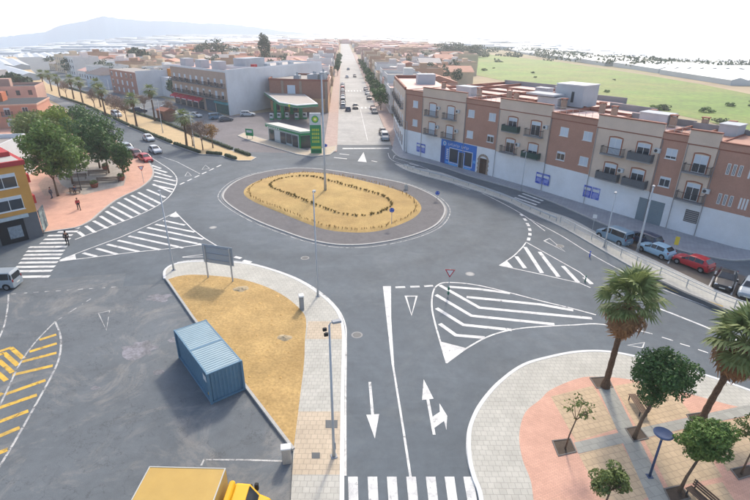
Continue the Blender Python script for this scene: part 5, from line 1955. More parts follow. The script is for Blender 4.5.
def far_palm_mesh(seed):
    rs = random.Random(seed)
    b = MB()
    for i in range(38):
        el = R(80 - 130 * i / 38)
        az = i * 2.39996
        L_ = rs.uniform(1.6, 2.1)
        d0 = Vector((math.cos(az) * math.cos(el), math.sin(az) * math.cos(el), math.sin(el)))
        sd_ = Vector((-math.sin(az), math.cos(az), 0)) * 0.5
        p1 = d0 * L_ * 0.55
        p2 = d0 * L_ + Vector((0, 0, -0.5))
        for k in range(5):
            o_ = (k - 2) / 2
            q1 = p1 + sd_ * o_ * 0.7
            q2 = p2 + sd_ * o_ * 1.7
            b.add([p1 * 0.6, q1 + sd_ * 0.16, q2, q1 - sd_ * 0.16], [(0, 1, 2, 3)])
    return b.mesh('crown', L_PALM)


FPM = [far_palm_mesh(s) for s in range(3)]
FSK = MB()
for i in range(26):
    az = i * 2.39996
    z = -0.3 - 1.1 * (i / 26)
    d0 = Vector((math.cos(az), math.sin(az), 0))
    sd_ = Vector((-math.sin(az), math.cos(az), 0)) * 0.28
    FSK.add([d0 * 0.2 + Vector((0, 0, z + 0.4)), d0 * 0.55 + sd_ + Vector((0, 0, z - 0.2)), d0 * 0.6 + Vector((0, 0, z - 0.9)), d0 * 0.55 - sd_ + Vector((0, 0, z - 0.2))], [(0, 1, 2, 3)])
FSKM = FSK.mesh('dead_skirt', L_SKIRT)
_w = ['first', 'second', 'third', 'fourth', 'fifth', 'sixth', 'seventh', 'eighth', 'ninth', 'tenth', 'eleventh']
for i, (px, py, h) in enumerate(((187, 147, 6.6), (155, 121, 8.4), (137, 127, 7.2), (106, 116, 7.6), (101, 107, 7.6), (83, 103, 7.0), (74, 99, 7.0), (60, 96, 6.5), (52, 91, 6.5), (45, 90, 6.5))):
    t = thing('palm_tree', _w[i] + ' palm along the avenue median counted from the roundabout', 'palm', S(px, py, 0.1), i, 'palms along the median')
    MB().tube([(0, 0, 0), (0.1, 0, h * 0.5), (0.0, 0.1, h)], [0.28, 0.2, 0.2], 8).build('trunk', M_BARKP, t)
    inst(FPM[i % 3], 'crown', t, (0, 0.1, h), 0, (1.4, 1.4, 1.2))
    inst(FSKM, 'dead_skirt', t, (0, 0.1, h - 0.1))


def bare_tree_mesh(seed, h=5.0):
    rs = random.Random(seed)
    b = MB()

    def grow(p, d, L_, r, lvl):
        e = p + d * L_
        b.tube([p, e], [r, r * 0.65], 5 if lvl < 2 else 3, cap=False)
        if lvl >= 6:
            return
        for k in range(3 if lvl else 4):
            nd_ = (d + Vector((rs.gauss(0, 0.5), rs.gauss(0, 0.5), rs.gauss(0.12, 0.3)))).normalized()
            grow(e - d * L_ * 0.15 * k, nd_, L_ * rs.uniform(0.6, 0.8), r * 0.6, lvl + 1)
    grow(Vector((0, 0, 0)), Vector((0, 0, 1)), h * 0.33, 0.11, 0)
    return b.mesh('branches', mat('bare_twigs', '#8a7262', var=0.2, scale=3))


BTM = [bare_tree_mesh(s) for s in (1, 2)]
for i, (px, py, s, lab) in enumerate(((213, 148, 1.0, 'small rusty leaved tree at the end of the median'), (203, 150, 1.25, 'bare twiggy tree beside the rusty tree at the median end'), (193, 146, 1.15, 'bare tree between the first palm and the median end'), (127, 122, 1.2, 'bare brown tree left of the second avenue palm'),
                                     (119, 119, 1.2, 'bare brown tree right of the paired palms'), (113, 114, 1.1, 'bare tree directly behind the paired palms'), (95, 108, 1.15, 'bare tree left of the paired palms on the median'), (67, 98, 1.2, 'bare tree farthest up the avenue median'), (145, 113, 1.1, 'bare tree in the parking area behind the median'), (170, 118, 0.9, 'bare tree in front of the red awnings'))):
    t = thing('bare_tree', lab, 'tree', S(px, py, 0.1), i * 1.3)
    b_ = MB().tube([(0, 0, -0.1), (0, 0, 1.2)], [0.16, 0.12], 7).build('trunk', M_BARK, t)
    inst(BTM[i % 2], 'branches', t, (0, 0, 0.3), 0, (s, s, s))
    o = inst(leaves_mesh('crown', crown_clumps((0, 0, 3.7 * s), (1.7, 1.7, 1.7), 30, random.Random(i), 0.36), 1500, 0.13, L_DRY if i == 0 else L_TWIG, i), 'crown', t)


# hedges along both edges of the median, cut into runs
def hedge(label, a, b, w, h, seed, z=0.12):
    d = b - a
    t = thing('hedge', label, 'hedge', (a.x, a.y, z), math.atan2(d.y, d.x), 'hedges of the median')
    L_ = d.length
    MB().bbox(0, L_, -w * 0.4, w * 0.4, 0, h * 0.85, 0.12).build('core', mat('hedge_core', '#2f3c28', var=0.2), t)
    cl = []
    k = max(3, int(L_ / 0.7))
    for i in range(k):
        cl.append((Vector((L_ * (i + 0.5) / k, 0, h * 0.5)), (L_ / k * 0.8, w * 0.55, h * 0.55)))
    o = inst(leaves_mesh('foliage', cl, int(L_ * 60), 0.14, L_HEDGE, seed), 'foliage', t)
    return t


hn = P((236, 160), (222, 155.4), (200, 153.6), (171.6, 143.6), (128.7, 126), (85.8, 106), (60, 97.5))
hf = P((250, 156.5), (232, 150.2), (200, 137.8), (161, 122), (134, 113), (88.5, 94.2), (62, 86))
for i in range(6):
    hedge(_w[i].capitalize() + ' hedge run on the near edge of the avenue median', hn[i], hn[i + 1] - (hn[i + 1] - hn[i]).normalized() * 1.6, 0.85, 0.65, 70 + i)
    hedge(_w[i].capitalize() + ' hedge run on the far edge of the avenue median', hf[i], hf[i + 1] - (hf[i + 1] - hf[i]).normalized() * 1.6, 0.85, 0.65, 80 + i)

# street trees, clipped dark rounds
for i, (u, v, s) in enumerate(((58, 13.6, 1.3), (68, 13.8, 1.15), (84, 13.8, 1.1), (98, 13.8, 1.0), (116, 13.8, 1.0), (134, 13.9, 0.95), (156, 13.9, 1.0), (180, 13.9, 0.9), (206, 13.9, 0.9), (236, 13.9, 0.9), (190, -1.6, 0.8), (220, -1.6, 0.9), (250, -1.6, 1.0), (280, -1.6, 1.0), (310, -1.6, 1.1), (340, -1.6, 1.1))):
    p = ST(u, v, 0.1)
    side = 'right' if v > 0 else 'left'
    n_ = i if v > 0 else i - 10
    broadleaf('street_tree', _w[n_] + ' clipped dark tree from the junction on the ' + side + ' side of the far street', p, 2.4, (2.1 * s, 2.1 * s, 1.9 * s), 4.3, L_DARK, 1500, 0.24, (0, 0), 0.14, 100 + i, 26, 'street trees', cat='tree')

# tall cypress above the roofs and the park trees beyond the town
p = Vector((-72, 340, 0))
broadleaf('tall_tree', 'tall dark narrow tree rising above the roofs left of the street', p, 8, (3.4, 3.4, 8.0), 13.0, L_FAR, 2200, 0.5, (0, 0), 0.4, 130, 40)
for i, (px, py, D, r, h, lab) in enumerate(((212, 45, 420, 16, 16, 'broad dark tree clump over the roofs in front of the greenhouses'), (137, 56, 380, 7, 11, 'dark pointed tree behind the pale blue house'), (448, 53, 560, 16, 12, 'left half of the dark grove at the edge of the green field'), (472, 54, 540, 16, 11, 'right half of the dark grove at the edge of the green field'), (12, 84, 250, 7, 7, 'dark tree mass at the far left end of the avenue'))):
    d = _fw + _rt * ((px - 375) / FPX) - _up * ((py - 250) / FPX)
    hh = math.hypot(d.x, d.y)
    x, y = d.x / hh * D, d.y / hh * D
    broadleaf('grove_tree', lab, (x, y, zt(x, y)), h * 0.4, (r, r * 0.8, h * 0.45), h * 0.6, L_FAR, 1800, 0.8, (0, 0), 0.4, 140 + i, 36)

# ---------- green field right of the town, with bushes
fieldp = P((432, 66), (455, 60), (486, 54), (560, 62), (640, 74), (700, 84), (750, 94), (830, 116), (1000, 170), (900, 190), (745, 130), (640, 106), (560, 90), (500, 80))
struct(MB().sheet(fieldp, 0.0).build('field', mat('field_grass', '#5c7a1c', var=0.3, scale=0.06, fine=0.25, bscale=0.5, c2='#6f7530', c2amt=0.9)))
bm_ = [leaves_mesh('foliage', crown_clumps((0, 0, 0.9), (2.2, 2.0, 1.2), 14, random.Random(s), 0.45), 420, 0.32, (L_MID, L_OLIVE, L_HEDGE)[s], s) for s in range(3)]
rg = random.Random(5)
nb_ = 0
for k in range(400):
    px, py = rg.uniform(470, 770), rg.uniform(58, 128)
    if not (56 + (px - 486) * 0.165 < py < 78 + (px - 500) * 0.235):
        continue
    p = S(px, py)
    if p.y < 60 or math.hypot(p.x, p.y) < 105 or rg.random() < 0.35:
        continue
    t = thing('field_bush', 'scattered bush growing in the green field behind the apartment block', 'bush', (p.x, p.y, 0.0), rg.uniform(0, 6), 'bushes in the field')
    s = rg.uniform(0.4, 1.2)
    inst(bm_[k % 3], 'foliage', t, (0, 0, 0), 0, (s, s, s * 0.8))
    nb_ += 1
    if nb_ > 16:
        break
# hazy tree lines across the plain
tl = []
for k in range(230):
    D = rg.uniform(420, 1500)
    az = R(rg.uniform(-46, 50))
    x, y = D * math.sin(az), D * math.cos(az)
    if -40 < az * 57 < 8 and D < 900 and rg.random() < 0.75:
        continue
    r_ = rg.uniform(2.5, 7)
    tl.append((Vector((x, y, zt(x, y) + r_ * 0.4)), (r_ * 1.8, r_, r_ * 0.5)))
for k in range(130):
    D = rg.uniform(430, 1000)
    az = R(rg.uniform(13, 47))
    x, y = D * math.sin(az), D * math.cos(az)
    if x < 175:
        continue
    r_ = rg.uniform(2.5, 5)
    tl.append((Vector((x, y, zt(x, y) + 2 + r_ * 0.6)), (r_ * rg.uniform(2, 7), r_, r_ * 0.8)))
o = inst(leaves_mesh('far_trees', tl, 26000, 1.3, L_FAR, 9), 'far_trees')
struct(o, 'stuff')
rg = random.Random(21)
tl = []
for k in range(230):
    D = rg.uniform(190, 480)
    az = R(rg.uniform(-44, 9))
    if D > town_edge(az):
        continue
    x, y = D * math.sin(az), D * math.cos(az)
    q = Vector((x, y, 0))
    n_av = (q - A0).dot(AN)
    sv = (q - Vector((-8.3, 106.7, 0))).dot(SV)
    if -20 < sv < 30 or -13 < n_av < 30:
        continue
    r_ = rg.uniform(1.5, 3.4)
    tl.append((Vector((x, y, zt(x, y) + 3.5 + r_ * 0.7)), (r_, r_, r_ * 1.1)))
o = inst(leaves_mesh('garden_trees', tl, 24000, 0.55, L_FAR, 10), 'garden_trees')
struct(o, 'stuff')

# ---------- planting on the roundabout
G_OUT, G_IN = 'dry grass tufts round the roundabout', 'small shrubs in the inner ring'


def tuft_mesh(seed, n, h, spread, mt):
    rs = random.Random(seed)
    b = MB()
    for i in range(n):
        a = rs.uniform(0, 6.28)
        d = Vector((math.cos(a), math.sin(a), 0)) * spread * rs.uniform(0.3, 1)
        sd_ = Vector((-math.sin(a), math.cos(a), 0)) * 0.035
        hh_ = h * rs.uniform(0.6, 1.1)
        p0 = d * 0.2
        p1 = d * 0.6 + Vector((0, 0, hh_ * 0.7))
        p2 = d * 1.1 + Vector((0, 0, hh_))
        b.add([p0 - sd_, p0 + sd_, p1 + sd_, p2, p1 - sd_], [(0, 1, 2, 3, 4)])
    return b.mesh('blades', mt)


L_STRAW = leafmat('leaf_straw', '#9a8258', '#b89e6a')
L_SHRUB = leafmat('leaf_shrub', '#6d6136', '#8f7f48')
TU = [tuft_mesh(s, 14, 0.55, 0.2, L_STRAW) for s in range(3)]
SB = [tuft_mesh(10 + s, 26, 0.32, 0.26, L_SHRUB) for s in range(3)]


def along(pts, step):
    out = []
    acc = 0.0
    for i in range(len(pts)):
        a, b = pts[i], pts[(i + 1) % len(pts)]
        L_ = (b - a).length
        while acc < L_:
            out.append(a.lerp(b, acc / L_))
            acc += step
        acc -= L_
    return out


cS = Vector((sc_x, sc_y, 0))
for p in along([cS + (q - cS) * 0.945 for q in sand], 0.4):
    o = inst(random.choice(TU), 'grass_tuft', None, (p.x + random.uniform(-0.2, 0.2), p.y + random.uniform(-0.2, 0.2), sand_z(p) - 0.06), random.uniform(0, 6))
    s = random.uniform(0.5, 0.85)
    o.scale = (s * 0.7, s * 0.7, s)
    tag(o, 'dry straw coloured grass tuft in the outer planting ring of the roundabout', 'grass tuft', G_OUT)
inner = curve(zs((262, 140), (285, 120), (330, 109), (400, 106), (460, 118), (540, 143), (620, 165), (690, 188), (712, 212), (680, 240), (600, 257), (520, 248), (450, 225), (390, 202), (330, 176), (280, 156)), 5, True)
for p in along(inner, 0.66):
    o = inst(random.choice(SB), 'small_shrub', None, (p.x + random.uniform(-0.15, 0.15), p.y + random.uniform(-0.15, 0.15), sand_z(p) - 0.05), random.uniform(0, 6))
    s = random.uniform(0.8, 1.4)
    o.scale = (s, s, s)
    tag(o, 'small brownish shrub in the inner oval planting ring of the roundabout', 'shrub', G_IN)

# ============================================================ VEHICLES
M_TYRE = mat('tyre_rubber', '#1c1c1d', rough=0.9, var=0.1)
M_RIM = mat('rim_alloy', '#8f9498', rough=0.4, var=0.05, metal=0.6)
M_CGLASS = mat('car_glass', '#1a2228', rough=0.08, var=0.05, spec=0.8)
M_LAMP = mat('head_lamp', '#cfd6da', rough=0.15, var=0.02, spec=0.8)
M_TAIL = mat('tail_lamp', '#7d1418', rough=0.2, var=0.02, spec=0.6)
M_PLATE = mat('number_plate', '#c9cac4', rough=0.5, var=0.02)
M_BLACKP = mat('black_plastic', '#232426', rough=0.7, var=0.1)


def paint_mat(name, c):
    return mat('car_' + name, c, rough=0.28, var=0.02, spec=0.5, scale=0.5)


PAINTS = {'white': '#c4c8ca', 'silver': '#8f9aa2', 'pale_blue': '#8fb0c4', 'red': '#b3202c', 'black': '#24272b', 'grey': '#5c6268', 'dark_blue': '#2c3a52', 'blue_grey': '#6f8a9c', 'dark_red': '#5e1e26'}
PAINTS = {k: paint_mat(k, v) for k, v in PAINTS.items()}
# stations: x, half width, belt z, roof z, roof half width
STYLES = {
    'hatchback': [(2.02, 0.62, 0.56, 0.60, 0.55), (1.93, 0.76, 0.66, 0.72, 0.68), (1.6, 0.84, 0.74, 0.84, 0.74), (1.0, 0.87, 0.84, 0.95, 0.76), (0.25, 0.88, 0.90, 1.42, 0.60), (-0.4, 0.88, 0.92, 1.48, 0.60), (-1.35, 0.87, 0.95, 1.42, 0.58), (-1.86, 0.84, 0.95, 1.02, 0.70), (-2.0, 0.78, 0.70, 0.74, 0.66)],
    'saloon': [(2.2, 0.62, 0.55, 0.58, 0.55), (2.1, 0.78, 0.66, 0.70, 0.70), (1.7, 0.86, 0.74, 0.82, 0.76), (0.95, 0.88, 0.84, 0.93, 0.78), (0.15, 0.89, 0.90, 1.38, 0.60), (-0.6, 0.89, 0.92, 1.42, 0.60), (-1.2, 0.88, 0.93, 1.32, 0.58), (-1.75, 0.87, 0.93, 1.0, 0.72), (-2.15, 0.82, 0.88, 0.95, 0.7), (-2.25, 0.74, 0.62, 0.66, 0.62)],
    'estate': [(2.2, 0.62, 0.56, 0.60, 0.55), (2.1, 0.78, 0.68, 0.74, 0.70), (1.7, 0.86, 0.78, 0.88, 0.76), (1.05, 0.88, 0.88, 1.0, 0.78), (0.3, 0.89, 0.95, 1.52, 0.62), (-0.6, 0.89, 0.97, 1.58, 0.62), (-1.85, 0.88, 0.98, 1.52, 0.60), (-2.12, 0.86, 0.96, 1.06, 0.72), (-2.2, 0.8, 0.72, 0.76, 0.68)],
    'van': [(2.15, 0.64, 0.66, 0.70, 0.58), (2.05, 0.80, 0.80, 0.90, 0.72), (1.65, 0.87, 0.92, 1.06, 0.78), (1.25, 0.89, 1.0, 1.18, 0.78), (0.65, 0.90, 1.05, 1.74, 0.70), (0.0, 0.90, 1.06, 1.84, 0.72), (-1.95, 0.90, 1.06, 1.84, 0.72), (-2.1, 0.88, 1.04, 1.62, 0.74), (-2.15, 0.84, 0.8, 0.9, 0.74)],
}


def car_proto(style):
    stn = STYLES[style]
    t = thing('car', 'x', 'car')
    b = MB()
    rings = []
    for (x, w, bz, rz_, rw) in stn:
        half = [(0, 0.2), (w * 0.86, 0.2), (w * 0.98, 0.3), (w, 0.5), (w * 0.985, max(0.51, bz - 0.06)), (w * 0.96, max(0.52, bz)), (rw + (w - rw) * 0.08, rz_ - 0.05 if rz_ - bz > 0.2 else (bz + rz_) / 2 + 0.02), (rw * 0.86, rz_), (0, rz_ + 0.015)]
        rings.append([(x, y, z) for y, z in half] + [(x, -y, z) for y, z in half[-2:0:-1]])
    n = len(rings[0])
    for r in rings:
        b.v += r
    for i in range(len(rings) - 1):
        for j in range(n):
            q = (j + 1) % n
            b.f.append((i * n + j, (i + 1) * n + j, (i + 1) * n + q, i * n + q))
    b.f.append(tuple(range(n)))
    b.f.append(tuple((len(rings) - 1) * n + j for j in range(n - 1, -1, -1)))
    b.build('body', PAINTS['white'], t, smooth=False)
    # glass: side panels between belt and roof ring points, windscreen, rear window
    k0 = max(i for i in range(len(stn)) if stn[i][3] - stn[i][2] < 0.25 and i < 5)
    cab = [i for i in range(len(stn)) if stn[i][3] - stn[i][2] > 0.25]

    def pt(i, j, off=(0, 0, 0)):
        p = rings[i][j]
        return Vector((p[0] + off[0], p[1] + off[1], p[2] + off[2]))
    for sgn, (jb, jt) in ((1, (5, 6)), (-1, (11, 10))):
        o_ = (0, 0.012 * sgn, 0.004)
        seq = [k0] + cab
        for a_ in range(len(seq) - 1):
            i0, i1 = seq[a_], seq[a_ + 1]
            if style == 'van' and a_ >= 2:
                pass
            B0_, B1_, T0_, T1_ = pt(i0, jb, o_), pt(i1, jb, o_), pt(i0, jt, o_), pt(i1, jt, o_)
            if a_ == 0:
                T0_ = B0_.lerp(T0_, 0.3)
            lo, hi = 0.1, 0.93
            g = 0.04
            q0, q1 = B0_.lerp(B1_, g), B0_.lerp(B1_, 1 - g)
            r0, r1 = T0_.lerp(T1_, g), T0_.lerp(T1_, 1 - g)
            pts = [q0.lerp(r0, lo), q1.lerp(r1, lo), q1.lerp(r1, hi), q0.lerp(r0, hi)]
            w_ = MB()
            w_.add(pts, [(0, 1, 2, 3) if sgn < 0 else (3, 2, 1, 0)])
            w_.build('side_window', M_CGLASS, t)

    def screen(name, ia, ib, up=0.012):
        A_, B_ = stn[ia], stn[ib]
        d_ = 0.02 if A_[0] > B_[0] else -0.02
        p0, p1 = pt(ia, 7), pt(ib, 7)
        m0, m1 = pt(ia, 9), pt(ib, 9)
        c0, c1 = 0.12, 0.92
        v_ = [p0.lerp(p1, c0), m0.lerp(m1, c0), m0.lerp(m1, c1), p0.lerp(p1, c1)]
        s_ = Vector((0.01 if ia < ib else -0.01, 0, 0.02))
        MB().add([q + s_ for q in v_], [(0, 1, 2, 3) if ia < ib else (3, 2, 1, 0)]).build(name, M_CGLASS, t)
    screen('windscreen', k0, cab[0])
    screen('rear_window', cab[-1] + 1, cab[-1])
    xf, xr = stn[0][0] - 0.72, stn[-1][0] + 0.68
    R_ = 0.31 if style != 'van' else 0.33
    tm = MB()
    prof = [(-0.1, R_ - 0.03), (-0.09, R_), (0.09, R_), (0.1, R_ - 0.03), (0.1, R_ * 0.62)]
    nn = 18
    for (y, r) in prof:
        for q in range(nn):
            a = 2 * math.pi * q / nn
            tm.v.append((r * math.cos(a), y, r * math.sin(a)))
    for i in range(len(prof) - 1):
        for q in range(nn):
            z_ = (q + 1) % nn
            tm.f.append((i * nn + q, i * nn + z_, (i + 1) * nn + z_, (i + 1) * nn + q))
    tme = tm.mesh('wheel', M_TYRE)
    rme = MB().tube([(0, 0.07, 0), (0, 0.095, 0)], R_ * 0.63, 14).mesh('rim', M_RIM)
    wme = MB()
    for q in range(12):
        a0, a1 = math.pi * q / 12, math.pi * (q + 1) / 12
        wme.add([(R_ * 1.0 * math.cos(a0), 0, R_ * math.sin(a0)), (R_ * math.cos(a1), 0, R_ * math.sin(a1)), (R_ * 1.2 * math.cos(a1), 0, R_ * 1.2 * math.sin(a1)), (R_ * 1.2 * math.cos(a0), 0, R_ * 1.2 * math.sin(a0))], [(0, 1, 2, 3)])
    wme = wme.mesh('wheel_arch', M_BLACKP)
    wd = 0.88 if style != 'van' else 0.9
    for x in (xf, xr):
        for sg in (1, -1):
            o = inst(tme, 'wheel', t, (x, sg * (wd - 0.07), R_), 0 if sg > 0 else math.pi)
            inst(rme, 'rim', o)
            inst(wme, 'wheel_arch', t, (x, sg * (wd + 0.006), R_), 0 if sg < 0 else math.pi)
    f0, fz = stn[1], stn[1][2]
    for sg in (1, -1):
        MB().bbox(stn[1][0] - 0.18, stn[1][0] + 0.04, sg * 0.6 - 0.14, sg * 0.6 + 0.14, fz - 0.1, fz + 0.06, 0.03).build('headlight', M_LAMP, t)
        MB().bbox(stn[-2][0] - 0.06, stn[-2][0] + 0.1, sg * 0.72 - 0.1, sg * 0.72 + 0.1, stn[-2][2] - 0.22, stn[-2][2] + 0.06, 0.02).build('tail_light', M_TAIL, t)
        MB().bbox(stn[k0][0] - 0.32, stn[k0][0] - 0.14, sg * 0.98 - 0.09, sg * 0.98 + 0.09, stn[k0][2] + 0.08, stn[k0][2] + 0.24, 0.03).build('wing_mirror', M_BLACKP, t)
    MB().box(stn[0][0] + 0.001, stn[0][0] + 0.03, -0.26, 0.26, 0.36, 0.47).build('number_plate', M_PLATE, t)
    MB().box(stn[-1][0] - 0.03, stn[-1][0] - 0.001, -0.26, 0.26, 0.5, 0.61).build('number_plate', M_PLATE, t)
    MB().box(stn[0][0] - 0.05, stn[0][0] + 0.02, -0.5, 0.5, 0.21, 0.34).build('bumper_grille', M_BLACKP, t)
    return t


CARP = {k: car_proto(k) for k in STYLES}


def car(style, color, pos, head, label, group=None, cat='car', name='parked_car', z=0.0):
    t = copy_tree(CARP[style])
    t.name = name
    t.location = (pos.x, pos.y, z)
    t.rotation_euler[2] = head
    tag(t, label, cat, group)
    for ch in t.children:
        if ch.name.startswith('body'):
            ch.material_slots[0].link = 'OBJECT'
            ch.material_slots[0].material = PAINTS[color]
    return t


def hd(a, b):
    d = b - a
    return math.atan2(d.y, d.x)


# row behind the railing, right
hR = hd(S(641, 256), S(612, 244))
car('van', 'blue_grey', S(613, 240.5), hR, 'blue grey van parked behind the railing, farthest left of the row', name='parked_van', cat='van', z=0.006)
car('hatchback', 'pale_blue', S(655, 254), hR, 'pale blue hatchback parked between the van and the red car', z=0.006)
car('hatchback', 'red', S(692, 266.5), hR + R(2), 'bright red hatchback parked below the white ground floor wall', z=0.006)
car('saloon', 'black', S(724, 284), hd(S(727, 275), S(720, 292)), 'black car parked nose to the pavement right of the red car', z=0.006)
car('hatchback', 'silver', S(749, 293.5), hd(S(754, 284), S(745, 301)), 'silver blue car cut by the right edge beside the black car', z=0.006)
car('estate', 'dark_blue', S(642, 243), hR, 'dark car parked close to the service road behind the pale blue hatchback', z=0.0)
car('van', 'white', S(760, 232), R(60), 'white van just visible round the rounded end of the block', name='parked_van', cat='van', z=0.13)
# avenue
hA = math.atan2(-AV.y, -AV.x)
car('hatchback', 'white', S(149, 140.5), hA, 'white car driving on the avenue, upper of the two moving cars', name='car', z=0.0)
car('hatchback', 'white', S(155.5, 152.5), hA, 'white car driving on the avenue next to the parked red car', name='car', z=0.0)
car('hatchback', 'red', S(146, 161), hA + R(2), 'red car parked at the tip of the left plaza', z=0.0)
car('hatchback', 'dark_red', S(137, 156.5), hA, 'dark red car parked between the red car and the silver car', z=0.0)
car('estate', 'silver', S(128, 150.5), hA, 'silver car parked behind the dark red car at the plaza kerb', z=0.0)
car('hatchback', 'grey', S(112, 136), hA, 'grey car parked behind the plaza trees on the avenue', z=0.0)
car('van', 'white', S(117, 116.5), hA + R(4), 'white vehicle up the avenue right of the bare trees', name='parked_van', cat='van')
for i, (px, py, c_) in enumerate(((166, 110, 'white'), (169.5, 112, 'dark_blue'), (173, 114, 'silver'), (177, 116, 'white'), (181, 118, 'white'))):
    car(('hatchback', 'estate', 'saloon')[i % 3], c_, S(px, py), R(20), ['white car at the upper end of the row by the red awnings', 'dark blue car in the row parked by the red awnings', 'silver car in the row parked by the red awnings', 'white car second from the lower end of the awning row', 'white car at the lower end of the row by the red awnings'][i])
car('estate', 'dark_blue', S(140, 112), R(20), 'dark car parked under the bare tree behind the median')
car('hatchback', 'white', S(196, 117), hA + R(20), 'white car parked before the grey shop front')
car('van', 'blue_grey', S(217, 119), R(35), 'teal grey van parked before the green shop front', name='parked_van', cat='van')
car('hatchback', 'grey', S(226, 121), R(30), 'grey car beside the teal van in front of the shop')
car('estate', 'white', S(248, 116), R(8), 'white car with red and dark marks parked beside the petrol canopy')
car('hatchback', 'red', S(305, 146), R(70), 'red car standing at the glass end of the kiosk')
# street: parked on the left, some driving, some parked right
hS = math.atan2(SU.y, SU.x)
cl_ = ['silver', 'white', 'silver', 'dark_blue', 'white', 'dark_red', 'grey', 'white', 'red', 'black', 'silver', 'white']
sty = ['estate', 'hatchback', 'van', 'saloon', 'hatchback', 'hatchback']
_n12 = _w + ['twelfth']
for i in range(12):
    car(sty[i % 6], cl_[i], ST(64 + i * 6.6, 1.2), hS, _n12[i] + ' car from the junction in the line parked on the left side of the street', 'cars parked along the street')
for i, (u, c_, st_) in enumerate(((11, 'silver', 'van'), (18, 'black', 'hatchback'), (52, 'grey', 'hatchback'), (60, 'dark_red', 'saloon'), (86, 'black', 'estate'), (101, 'silver', 'hatchback'), (116, 'dark_blue', 'hatchback'))):
    car(st_, c_, ST(u, 11.2), hS + math.pi, _w[i] + ' car from the junction in the line parked on the right side of the street', 'cars parked along the street right')
car('estate', 'black', ST(62, 5.4), hS + math.pi, 'black car driving down the street towards the roundabout', name='car')
car('hatchback', 'dark_blue', ST(57, 2.9), hS, 'dark car double parked beside the parked line in the street', name='car')
car('hatchback', 'white', ST(178, 3.6), hS, 'white car driving away up the street, left of the pair', name='car')
car('estate', 'black', ST(182, 8.0), hS + math.pi, 'black car driving down the street far off, right of the pair', name='car')
car('hatchback', 'silver', ST(236, 5.0), hS, 'tiny silver car farthest up the street', name='car')
# left edge van
car('van', 'silver', S(-3, 287), R(186), 'silver grey van at the left edge of the picture by the crossing', name='parked_van', cat='van', z=0.005)
car('van', 'dark_red', S(30, 228), R(30), 'dark vehicle inside the shaded passage under the orange building', name='parked_van', cat='van') if False else None
for k, t in CARP.items():
    def kill(o):
        for c_ in list(o.children):
            kill(c_)
        bpy.data.objects.remove(o)
    kill(t)

# ---------- yellow box truck at the bottom edge
M_TRY = mat('truck_yellow', '#b5954f', var=0.07, rough=0.45, scale=1.2, c2='#b99b58', c2amt=0.5)
M_TRC = mat('cab_yellow', '#dba71f', var=0.03, rough=0.35)
tk = thing('box_truck', 'yellow box truck with a yellow cab parked at the bottom edge', 'truck', Vector((-9.5, 17.45, 0.006)), R(-1))
MB().bbox(-2.15, 1.85, -1.1, 1.1, 0.95, 3.2, 0.04).build('cargo_box', M_TRY, tk)
MB().ribbon([(-2.12, -1.07), (1.82, -1.07), (1.82, 1.07), (-2.12, 1.07)], 0.07, 3.22, closed=True, thick=0.09).build('roof_rail', mat('truck_trim', '#b9bab4', var=0.05), tk)
for x in np.arange(-1.8, 1.6, 0.55):
    MB().box(x, x + 0.03, 1.101, 1.115, 1.0, 3.1).build('box_rib', M_TRY, tk)
    MB().box(x, x + 0.03, -1.115, -1.101, 1.0, 3.1).build('box_rib', M_TRY, tk)
MB().box(-2.1, 3.4, -0.45, 0.45, 0.55, 0.9).build('chassis', M_BLACKP, tk)
cb = MB()
rings = []
for (x, w, z1) in ((2.15, 0.98, 2.35), (2.45, 1.0, 2.5), (3.1, 1.0, 2.45), (3.55, 0.98, 1.75), (4.05, 0.95, 1.5), (4.2, 0.88, 1.1)):
    ring = [(x, -w, 0.55), (x, -w, max(1.0, z1 * 0.62)), (x, -w * 0.86, z1 - 0.08), (x, -w * 0.7, z1), (x, w * 0.7, z1), (x, w * 0.86, z1 - 0.08), (x, w, max(1.0, z1 * 0.62)), (x, w, 0.55)]
    rings.append(ring)
    cb.v += ring
for i in range(5):
    for j in range(8):
        q = (j + 1) % 8
        cb.f.append((i * 8 + j, i * 8 + q, (i + 1) * 8 + q, (i + 1) * 8 + j))
cb.f.append(tuple(range(7, -1, -1)))
cb.f.append(tuple(40 + j for j in range(8)))
cabm = cb.build('cab', M_TRC, tk)
MB().add([(3.13, -0.68, 2.46), (3.13, 0.68, 2.46), (3.56, 0.66, 1.79), (3.56, -0.66, 1.79)], [(0, 3, 2, 1)]).build('windscreen', M_CGLASS, cabm)
for sg in (1, -1):
    MB().box(2.4, 3.15, sg * 0.985 - 0.02, sg * 0.985 + 0.02, 1.58, 2.2).build('side_window', M_CGLASS, cabm)
    MB().bbox(3.2, 3.4, sg * 1.2 - 0.1, sg * 1.2 + 0.1, 1.6, 2.0, 0.03).build('wing_mirror', M_BLACKP, cabm)
    for x in (-1.2, 3.2):
        w_ = MB().tube([(x, sg * 0.78, 0.42), (x, sg * 1.02, 0.42)], 0.42, 18).build('wheel', M_TYRE, tk)
        MB().tube([(x, sg * 1.021, 0.42), (x, sg * 1.035, 0.42)], 0.24, 14).build('rim', M_RIM, w_)
MB().bbox(2.1, 2.4, -0.75, 0.75, 2.52, 2.8, 0.08).build('wind_deflector', M_TRC, cabm)
for q in range(3):
    MB().bbox(1.9, 2.1, -0.6 + q * 0.5, -0.3 + q * 0.5, 1.2, 1.9, 0.03).build('refrigeration_unit', mat('truck_trim2', '#8d9196', var=0.05), tk)

